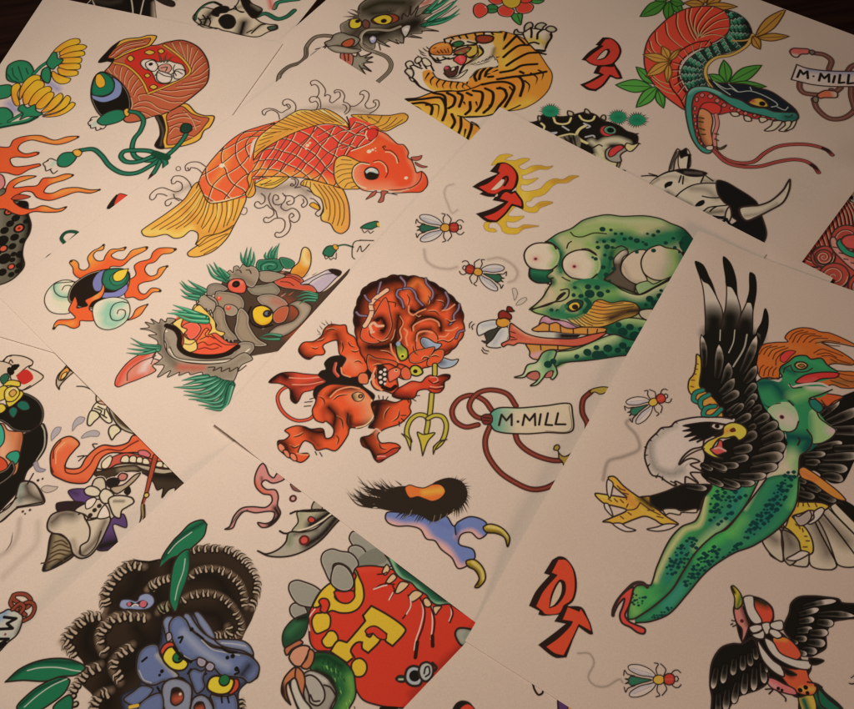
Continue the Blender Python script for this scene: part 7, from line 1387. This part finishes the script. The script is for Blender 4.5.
    c.lines('330 250 360 330 350 430 315 530 300 620|400 310 425 400 415 500 410 560|530 300 545 350 525 410', 1.4, '3a120c'); c.stroke('312 540 298 640', 3, '2a120c'); c.stroke('410 500 412 565', 3, '2a120c')
    c.form('560 480 580 450 640 450 680 470 640 560 600 560 570 520', '8c8474', er=2.5, rim='b8a898', lw=1.8)
    view(380, 602, 130)
    c.form('105 505 125 485 160 490 165 520 130 525', '2a2a1c', lw=1.4); c.stroke('125 508 150 508', 1.6, '9aa080'); c.form('165 490 180 440 220 420 270 440 280 500 260 545 210 550 175 525', '9a9494', er=2, rim='c0b4ac', lw=2); c.dots('228 485 34', BK); c.form('255 460 270 410 310 395 345 420 345 480 310 520 275 510', 'a09890', er=2, rim='c0b4a4', lw=1.8); c.stroke('290 470 300 430 320 425 325 470 300 490', 1.4); c.stroke('345 400 370 430 360 450', 2.2)
    c.form('0 690 120 690 100 720 0 720', BK, lw=0)
    # arm and claws
    view(280, 602, 130)
    c.form('15 240 30 180 80 120 140 90 185 80 180 160 150 230 60 290 30 300', '1c3a24', sh=[('60 200 120 140', 8, '2f5a38', .8), ('120 110 170 100', 5, BK, .9)], lw=1.3)
    c.form('200 345 280 330 360 350 430 400 480 460 495 540 495 620 460 690 420 740 330 740 370 640 350 560 300 500 230 460 200 440', '24502a', sh=[('220 370 300 360 400 420', 7, '123018', 1), ('460 500 470 600 420 700', 8, '5f8a3c', .8), ('240 450 330 500 370 600', 5, BK, .9)], lw=1.4)
    import random; R = random.Random(9)
    for _ in range(40):
        t = R.random(); x = 270+200*t+R.uniform(-20, 30); y = 370+320*t*t+R.uniform(-10, 60); c.stroke(f'{x} {y} {x+8} {y+26}', .9, R.choice(['12301a', '3f6a34', '7aa04a']), taper=2)
    c.form('30 310 70 280 130 250 150 270 80 310 45 350', 'a0583c', lw=1.4); c.form('60 360 90 310 150 285 195 300 170 370 140 420 100 420 70 390', 'b8785c', rim='d09a80', lw=1.6); c.form('195 310 225 330 215 400 180 440 140 425 175 370', 'a8603c', lw=1.5)
    c.form('150 470 200 450 270 470 330 520 370 600 340 680 300 740 150 740 80 600 60 500', '8a7a6c', er=3, ec=BK, lw=1.3, sh=[('200 470 300 520', 5, 'b8a898', .7)])
    c.form('160 500 200 480 250 510 290 580 290 640 250 680 200 660 190 610', '9a8a7c', rim='c0b0a0', lw=1.5); c.stroke('290 545 330 560 370 620', 1.4); c.stroke('200 610 220 650 260 650', 1.4)
    c.form('100 430 50 470 20 520 10 590 35 640 70 675! 45 600 45 540 80 510 110 490', 'a8603c', sh=[('15 560 30 640 70 670', 6, BK, 1.2)], lw=1.5); c.form('110 430 150 460 165 520 155 600 165 640! 120 580 100 500', 'a8603c', lw=1.4); c.form('70 520 100 500 130 580 160 640 200 690 220 740 150 740 80 600', 'b0a090', er=2, ec='4a3a30', lw=1.5)
@art('hair_scrap_drawing', (448, 696, 482, 716), 'stud', 'black and red rounded shape at the lower frame edge')
def s10a(c):
    set_ref(176, 144, 122); view(380, 602, 130)
    c.form('480 720 500 670 540 650 590 665 620 720', '1a1210', lw=1); c.form('520 720 540 685 580 670 620 700 625 730', 'b83422', lw=.8)
@art('half_loop_drawing', (530, 680, 546, 698), 'stud', 'tiny black loop under the edge of the eagle sheet')
def s10b(c): view(440, 640, 160); c.stroke('495 230 505 265 525 292 545 285 552 262', 1.7, '2a1a14')
@art('purple_scrap_drawing', (554, 694, 584, 716), 'stud', 'purple and orange shape under the edge of the eagle sheet')
def s10c(c):
    set_ref(176, 144, 122); view(440, 640, 160); c.form('635 310 690 340 690 400 640 400 630 350', '4a2c50', lw=1.6); c.form('688 345 720 360 790 400 690 410', 'c07c30', lw=.8)
@art('red_lion_drawing', (762, 170, 884, 312), 'lion', 'lion head with a mane of red curls, cut off by the neighbouring sheets')
def lion(c):
    set_ref(136, 110, 92); view(754, 160, 168.8); R1, R2, BK, HI = '7a2c22', '4a1814', '160d0b', 'a8604c'
    P = c.form('205 440 200 400 230 360 280 300 340 230 420 190 480 200 560 260 700 300 800 500 760 760 600 740 480 660 400 635 340 610 270 570 225 510', R1, lw=1.2)
    with c.within(P):
        for i in range(17):
            t = i/16; ax, ay = 205+(t**.8)*330, 440-250*math.sin(min(t*1.5, 1)*1.57)
            bx, by = 310+t*260, 500-130*math.sin(min(t*1.2, 1)*1.57)+t*60
            q = f'{ax-14} {ay} {(ax+bx)/2-20+t*40} {(ay+by)/2-22} {bx} {by+20}'; c.stroke(q, 1.5, BK)
            Q = smooth(pts(q)); c.stroke(c.T(Q+np.array([1.5, .9])), 1.1, HI, a=.85)
        for q in ('210 450 260 500 320 520', '205 480 250 530 320 545', '225 520 270 560 310 570', '250 560 300 590'): c.stroke(q, 1.4, BK); Q = smooth(pts(q)); c.stroke(c.T(Q+np.array([.6, 1.3])), 1, HI, a=.8)
    def spiral(x, y, r):
        c.form(' '.join(f'{x+r*1.15*math.cos(a)} {y+r*math.sin(a)}' for a in np.linspace(0, 6.28, 12, endpoint=False)), R1, lw=1.3)
        for col, w, o in ((BK, 1.4, 0), (HI, 1.1, 5)):
            c.stroke(' '.join(f'{x+1.1*(r-o)*(1-k/30)*math.cos(k*.45)} {y+(r-o)*(1-k/30)*math.sin(k*.45)}' for k in range(28)), w, col, a=.9)
    spiral(350, 490, 54); spiral(405, 590, 68); spiral(470, 400, 70); spiral(560, 640, 74); c.form('300 470 340 440 380 440 400 470 370 500 320 510', R1, lw=1); spiral(352, 492, 38)
    c.form('385 400 405 390 420 410 440 460 500 480 600 500 600 620 520 570 470 530 430 490 395 450', 'a8483c', sh=[('400 400 430 470 500 540', 5, 'c0685c', .6)], lw=1.3)
    c.form('418 420 440 400 470 450 520 470 600 470 600 500 510 495 450 470', '1f5a40', lw=1.3); c.form('440 410 460 385 520 380 560 420 520 450 470 445', 'a8342c', er=2, lw=1.3)
    for x, y in ((430, 470), (455, 500), (490, 520), (400, 440)): c.stroke(f'{x} {y} {x+20} {y+4}', 1, BK)
@art('cord_end_drawing', (772, 246, 804, 274), 'lion', 'thin tan cord end beside the dark gap between the sheets')
def cordend(c): set_ref(136, 110, 92); view(754, 160, 168.8); c.stroke('115 490 150 510 190 530 230 560', 1.6, '2a1a12'); c.stroke('125 495 150 515 180 522', 1, '9a7434')
@art('patterned_limb_drawing', (838, 172, 872, 216), 'lion', 'black and white patterned limb at the frame edge')
def limb(c):
    set_ref(136, 110, 92); view(754, 160, 168.8)
    c.form('440 130 470 90 520 150 600 220 600 300 520 220 490 210 460 170', '8a7664', sh=[('450 130 500 200', 3, '1a1310', .9)], lw=1.3); c.dots('470 140 14 480 165 12 490 190 12 465 160 8', '1a1310')
# ---------------------------------------------------------------- the scene itself
import bpy
from mathutils import Matrix, Vector
scene = bpy.context.scene
COL = scene.collection
def P2(x, y, z=0.): return np.array(to_plane(x, y, z))
def rect(a, b, c, d, w, z):
    """corners a, b are the ends of a long edge (pixels); the short edges leave them towards c and d, w metres long"""
    A, B = P2(*a, z), P2(*b, z)
    def go(p, q): v = P2(*q, z)-p; return p+v/np.hypot(*v)*w
    return [A, B, go(B, d), go(A, c)]
def quad(*p, z=0.): return [P2(x, y, z) for x, y in p]
# name -> (corners, base height, lifts [(pixel a, pixel b, height, reach)], label)
IN = .2794
SHEETS = {
 'skull': (rect((262, 69), (372, -70), (67, 24), (190, -110), .205, .0004), .0004, [],
           'tattoo sheet at the top left edge behind the others, with a skull'),
 'lion': (quad((770, 262), (872, 100), (1010, 190), (870, 380), z=.0004), .0004, [],
          'tattoo sheet at the right edge with the red curly maned lion, under its neighbours'),
 'lady': (quad((-40, 300), (215, 378), (190, 560), (-60, 700), z=.0008), .0008, [],
          'tattoo sheet at the left edge with black haired lady, long orange tongue and pale ghost'),
 'snake': (quad((457, -113), (200, 111), (700, 400), (945, 69), z=.0010), .0010, [((854, 168), (775, 260), .0036, .03), ((330, -2), (292, 31), .001, .02)],
           'tattoo sheet across the top with roaring tiger, green snake and a black ox skull'),
 'helmet': (quad((45.6, -4.6), (283, 44), (62, 355), (-150, 292), z=.0018), .0018, [((283, 44), (242, 110), .0006, .02)],
            'tattoo sheet at the upper left with yellow flowers and the wood grained helmet'),
 'koi': (rect((-3, 295), (322, 47), (188, 487), (470, 141), IN, .0024), .0024, [((60, 356), (187, 485), .0006, .015)],
         'tattoo sheet with the orange koi carp, temple dog head and flaming eyeballs'),
 'gorilla': (quad((300, 383), (-120, 760), (250, 1000), (540, 590), z=.0030), .0030, [((190, 485), (60, 596), .0045, .045)],
             'tattoo sheet at the bottom left with a blue faced gorilla and a red RF shirt'),
 'devil': (rect((212, 424), (500, 107), (475, 622), (763, 242), .30, .0036), .0036, [((212, 424), (240, 443), .0048, .022)],
           'tattoo sheet in the middle with the red devil, three flies and spotted green monster'),
 'stud': (quad((474, 634), (380, 733), (560, 900), (700, 760), z=.0040), .0040, [],
          'mostly hidden tattoo sheet at the bottom centre, nearly blank where it shows'),
 'eagle': (quad((465, 641), (697, 235), (1000, 343), (830, 873), z=.0046), .0046, [((520, 545), (697, 235), .0060, .05)],
           'tattoo sheet at the right with the bald eagle and red breasted bird'),
}
def inside(poly, X, Y):
    s = None
    for i in range(len(poly)):
        a, b = poly[i], poly[(i+1) % len(poly)]
        c = (b[0]-a[0])*(Y-a[1])-(b[1]-a[1])*(X-a[0]); s = c if s is None else s
    return s
def height(name, P):
    """surface height of a sheet: flat, with softly lifted edges"""
    _, z0, lifts, _ = SHEETS[name]
    P = np.asarray(P, float); z = np.full(P.shape[:-1], z0)
    for a, b, h, R in lifts:
        A, B = P2(*a, z0), P2(*b, z0); u = (B-A)/np.hypot(*(B-A)); L = np.hypot(*(B-A))
        v = P-A; t = v@u; d = np.abs(v@np.array([-u[1], u[0]]))
        side = np.clip(np.minimum(t+R*1.2, L+R*1.2-t)/(R*1.5), 0, 1); side = side*side*(3-2*side)
        z = z+h*np.exp(-(d/R)**2*2.2)*side
    return z
def onto(name):
    def f(P):
        P = np.asarray(P, float); z = np.full(len(P), SHEETS[name][1])
        for _ in range(4):
            q = np.stack([to_plane(P[:, 0], P[:, 1], z)[0], to_plane(P[:, 0], P[:, 1], z)[1]], 1); z = height(name, q)
        return q
    return f
# ---- materials
def paper_material(name, inked):
    m = bpy.data.materials.new(name); m.use_nodes = True; nt = m.node_tree; N = nt.nodes; b = N['Principled BSDF']
    tc = N.new('ShaderNodeTexCoord'); geo = N.new('ShaderNodeNewGeometry')
    n1 = N.new('ShaderNodeTexNoise'); n1.inputs['Scale'].default_value = 9; n1.inputs['Detail'].default_value = 3
    n2 = N.new('ShaderNodeTexNoise'); n2.inputs['Scale'].default_value = 900; n2.inputs['Detail'].default_value = 2
    nt.links.new(geo.outputs['Position'], n1.inputs['Vector']); nt.links.new(geo.outputs['Position'], n2.inputs['Vector'])
    r1 = N.new('ShaderNodeMapRange'); r1.inputs[1].default_value = .3; r1.inputs[2].default_value = .7; r1.inputs[3].default_value = .975; r1.inputs[4].default_value = 1.02
    nt.links.new(n1.outputs['Fac'], r1.inputs[0])
    r2 = N.new('ShaderNodeMapRange'); r2.inputs[1].default_value = .3; r2.inputs[2].default_value = .7; r2.inputs[3].default_value = .955; r2.inputs[4].default_value = 1.045
    nt.links.new(n2.outputs['Fac'], r2.inputs[0])
    mu = N.new('ShaderNodeMath'); mu.operation = 'MULTIPLY'; nt.links.new(r1.outputs[0], mu.inputs[0]); nt.links.new(r2.outputs[0], mu.inputs[1])
    mix = N.new('ShaderNodeVectorMath'); mix.operation = 'SCALE'; nt.links.new(mu.outputs[0], mix.inputs['Scale'])
    if inked:
        at = N.new('ShaderNodeAttribute'); at.attribute_name = 'ink'; nt.links.new(at.outputs['Color'], mix.inputs[0])
    else:
        mix.inputs[0].default_value = tuple(PAPER)
    nt.links.new(mix.outputs[0], b.inputs['Base Color'])
    n3 = N.new('ShaderNodeTexNoise'); n3.inputs['Scale'].default_value = 11; n3.inputs['Detail'].default_value = 1; nt.links.new(geo.outputs['Position'], n3.inputs['Vector'])
    b3 = N.new('ShaderNodeBump'); b3.inputs['Strength'].default_value = .5; b3.inputs['Distance'].default_value = .006; nt.links.new(n3.outputs['Fac'], b3.inputs['Height'])
    bp = N.new('ShaderNodeBump'); nt.links.new(b3.outputs[0], bp.inputs['Normal']); bp.inputs['Strength'].default_value = .06; bp.inputs['Distance'].default_value = .0004
    nt.links.new(n2.outputs['Fac'], bp.inputs['Height']); nt.links.new(bp.outputs[0], b.inputs['Normal'])
    b.inputs['Roughness'].default_value = .75; b.inputs['Specular IOR Level'].default_value = .12
    return m
M_PAPER = paper_material('white_card', False); M_INK = paper_material('inked_card', True)
def wood():
    m = bpy.data.materials.new('dark_wood'); m.use_nodes = True; nt = m.node_tree; N = nt.nodes; b = N['Principled BSDF']
    tc = N.new('ShaderNodeTexCoord'); mp = N.new('ShaderNodeMapping'); mp.inputs['Scale'].default_value = (3, 40, 3); mp.inputs['Rotation'].default_value = (0, 0, .5)
    nt.links.new(tc.outputs['Object'], mp.inputs[0]); n = N.new('ShaderNodeTexNoise'); n.inputs['Scale'].default_value = 3; n.inputs['Detail'].default_value = 8; nt.links.new(mp.outputs[0], n.inputs['Vector'])
    cr = N.new('ShaderNodeValToRGB'); cr.color_ramp.elements[0].color = (.007, .003, .0026, 1); cr.color_ramp.elements[1].color = (.028, .012, .009, 1)
    cr.color_ramp.elements[0].position = .3; cr.color_ramp.elements[1].position = .75
    nt.links.new(n.outputs['Fac'], cr.inputs[0]); nt.links.new(cr.outputs[0], b.inputs['Base Color']); b.inputs['Roughness'].default_value = .7; b.inputs['Specular IOR Level'].default_value = .2
    return m
def mesh_from(name, V, F, mat, parent=None):
    me = bpy.data.meshes.new(name)
    me.vertices.add(len(V)); me.vertices.foreach_set('co', np.asarray(V, np.float32).ravel())
    F = np.asarray(F, np.int32); me.loops.add(F.size); me.loops.foreach_set('vertex_index', F.ravel())
    me.polygons.add(len(F)); me.polygons.foreach_set('loop_start', np.arange(0, F.size, F.shape[1], dtype=np.int32))
    me.update(calc_edges=True); me.polygons.foreach_set('use_smooth', np.ones(len(F), bool)); me.materials.append(mat)
    o = bpy.data.objects.new(name, me); COL.objects.link(o); o.parent = parent
    return o
def grid_faces(nx, ny):
    i = np.arange(nx-1)[None]+np.arange(ny-1)[:, None]*nx
    return np.stack([i, i+1, i+1+nx, i+nx], -1).reshape(-1, 4)
def make_sheet(key):
    C, z0, _, label = SHEETS[key]; T = .0005
    n = 150; s, t = np.meshgrid(np.linspace(0, 1, n), np.linspace(0, 1, n))
    s, t = s[..., None], t[..., None]
    XY = (C[0]*(1-s)*(1-t)+C[1]*s*(1-t)+C[2]*s*t+C[3]*(1-s)*t).reshape(-1, 2)
    z = height(key, XY)
    org = XY.mean(0)
    top = np.column_stack([XY-org, z]); bot = np.column_stack([XY-org, z-T])
    F = grid_faces(n, n)
    area = (C[1][0]-C[0][0])*(C[2][1]-C[1][1])-(C[1][1]-C[0][1])*(C[2][0]-C[1][0])
    if area < 0: F = F[:, ::-1]
    ring = np.concatenate([np.arange(n), np.arange(1, n)*n+n-1, (n-1)*n+np.arange(n-2, -1, -1), np.arange(n-2, 0, -1)*n])
    r2 = np.roll(ring, -1); W = np.stack([r2, ring, ring+n*n, r2+n*n], 1)
    if area < 0: W = W[:, ::-1]
    o = mesh_from('tattoo_sheet', np.concatenate([top, bot]), np.concatenate([F, F[:, ::-1]+n*n, W]), M_PAPER)
    o.location = (org[0], org[1], 0)
    o['label'] = label; o['category'] = 'paper sheet'; o['group'] = 'tattoo flash sheets strewn over the table'
    # crisp cut edges
    me = o.data; sm = np.ones(len(me.polygons), bool); sm[-len(W):] = False; me.polygons.foreach_set('use_smooth', sm)
    e = me.attributes.new('sharp_edge', 'BOOLEAN', 'EDGE'); ev = np.empty(len(me.edges)*2, np.int32); me.edges.foreach_get('vertices', ev); ev = ev.reshape(-1, 2)
    on = np.zeros(2*n*n, bool); on[ring] = True; on[ring+n*n] = True
    e.data.foreach_set('value', on[ev].all(1))
    return o
def clip_to_sheet(key, XY):
    C = SHEETS[key][0][:4]; k = np.ones(len(XY), bool); sg = None
    for i in range(4):
        a, b = C[i], C[(i+1) % 4]; c = (b[0]-a[0])*(XY[:, 1]-a[1])-(b[1]-a[1])*(XY[:, 0]-a[0])
        m = C[(i+2) % 4]; ref = (b[0]-a[0])*(m[1]-a[1])-(b[1]-a[1])*(m[0]-a[0])
        k &= c*np.sign(ref) > .0004*np.hypot(*(b-a))
    return k
sheets = {k: make_sheet(k) for k in SHEETS}
OFF = .00006; COUNT = {}
for name, box, key, label, fn in ART:
    view(0, 0, 854); set_ref(218, 192, 172)
    c = Canvas(box, pitch=.5, xf=onto(key)); fn(c)
    gx = c.lo[0]+np.arange(c.W)*c.g; gy = c.lo[1]+np.arange(c.H)*c.g
    X, Y = np.meshgrid(gx, gy); XY = np.stack([X.ravel(), Y.ravel()], 1)
    F = grid_faces(c.W, c.H); t = (c.al.ravel() > .004)
    ok = clip_to_sheet(key, XY)
    keep = t[F].any(1) & ok[F].all(1); F = F[keep]
    if not len(F): print('EMPTY', name); continue
    used = np.unique(F); remap = np.full(len(XY), -1, np.int32); remap[used] = np.arange(len(used))
    P = XY[used]; sh = sheets[key]
    V = np.column_stack([P-np.array(sh.location[:2]), height(key, P)+OFF+COUNT.get(key, 0)*.000015]); COUNT[key] = COUNT.get(key, 0)+1
    o = mesh_from(name, V, remap[F], M_INK, sh)
    rgba = np.ones((len(used), 4), np.float32); rgba[:, :3] = c.rgb.reshape(-1, 3)[used]
    at = o.data.color_attributes.new('ink', 'FLOAT_COLOR', 'POINT'); at.data.foreach_set('color', rgba.ravel())
    o['label'] = label
# ---- table
V = [(-3, -1.5, 0), (3, -1.5, 0), (3, 3, 0), (-3, 3, 0)]; T = .04
tb = mesh_from('table_top', V+[(x, y, -T) for x, y, z in V], [(0, 1, 2, 3), (7, 6, 5, 4), (0, 4, 5, 1), (1, 5, 6, 2), (2, 6, 7, 3), (3, 7, 4, 0)], wood())
tb.data.polygons.foreach_set('use_smooth', np.zeros(6, bool)); tb['kind'] = 'structure'
# ---- camera
cam = bpy.data.cameras.new('camera'); co = bpy.data.objects.new('camera', cam); COL.objects.link(co)
c_, s_ = math.cos(ROLL), math.sin(ROLL)
U = Vector((0, math.sin(PITCH), math.cos(PITCH))); Fw = Vector((0, math.cos(PITCH), -math.sin(PITCH))); Rt = Vector((1, 0, 0))
right = Rt*c_+U*s_; up = -Rt*s_+U*c_
Mx = Matrix((right, up, -Fw)).transposed().to_4x4(); Mx.translation = (0, 0, HCAM); co.matrix_world = Mx
cam.sensor_width = 36; cam.lens = FOC*18; cam.clip_start = .02; cam.clip_end = 50
scene.camera = co
# ---- light: one warm lamp above the left part of the table, a weak second one over the far right
def area(name, loc, target, size, power, col):
    l = bpy.data.lights.new(name, 'AREA'); l.shape = 'DISK'; l.size = size; l.energy = power; l.color = col
    o = bpy.data.objects.new(name, l); COL.objects.link(o); o.location = loc
    o.rotation_euler = (Vector(target)-Vector(loc)).to_track_quat('-Z', 'Y').to_euler(); return o
area('room_lamp', (-.195, .46, .54), (-.195, .46, 0), .15, 2.66, (1., .78, .61))
area('side_lamp', (.50, -1.05, .60), (.0, .2, 0), .42, 7.0, (1., .60, .41))
w = bpy.data.worlds.new('World'); scene.world = w; w.use_nodes = True
w.node_tree.nodes['Background'].inputs[0].default_value = (1., .6, .5, 1); w.node_tree.nodes['Background'].inputs[1].default_value = .02
scene.view_settings.view_transform = 'Standard'; scene.view_settings.look = 'None'; scene.view_settings.exposure = 0; scene.view_settings.gamma = 1
scene.cycles.filter_width = 1.4
scene.cycles.max_bounces = 6
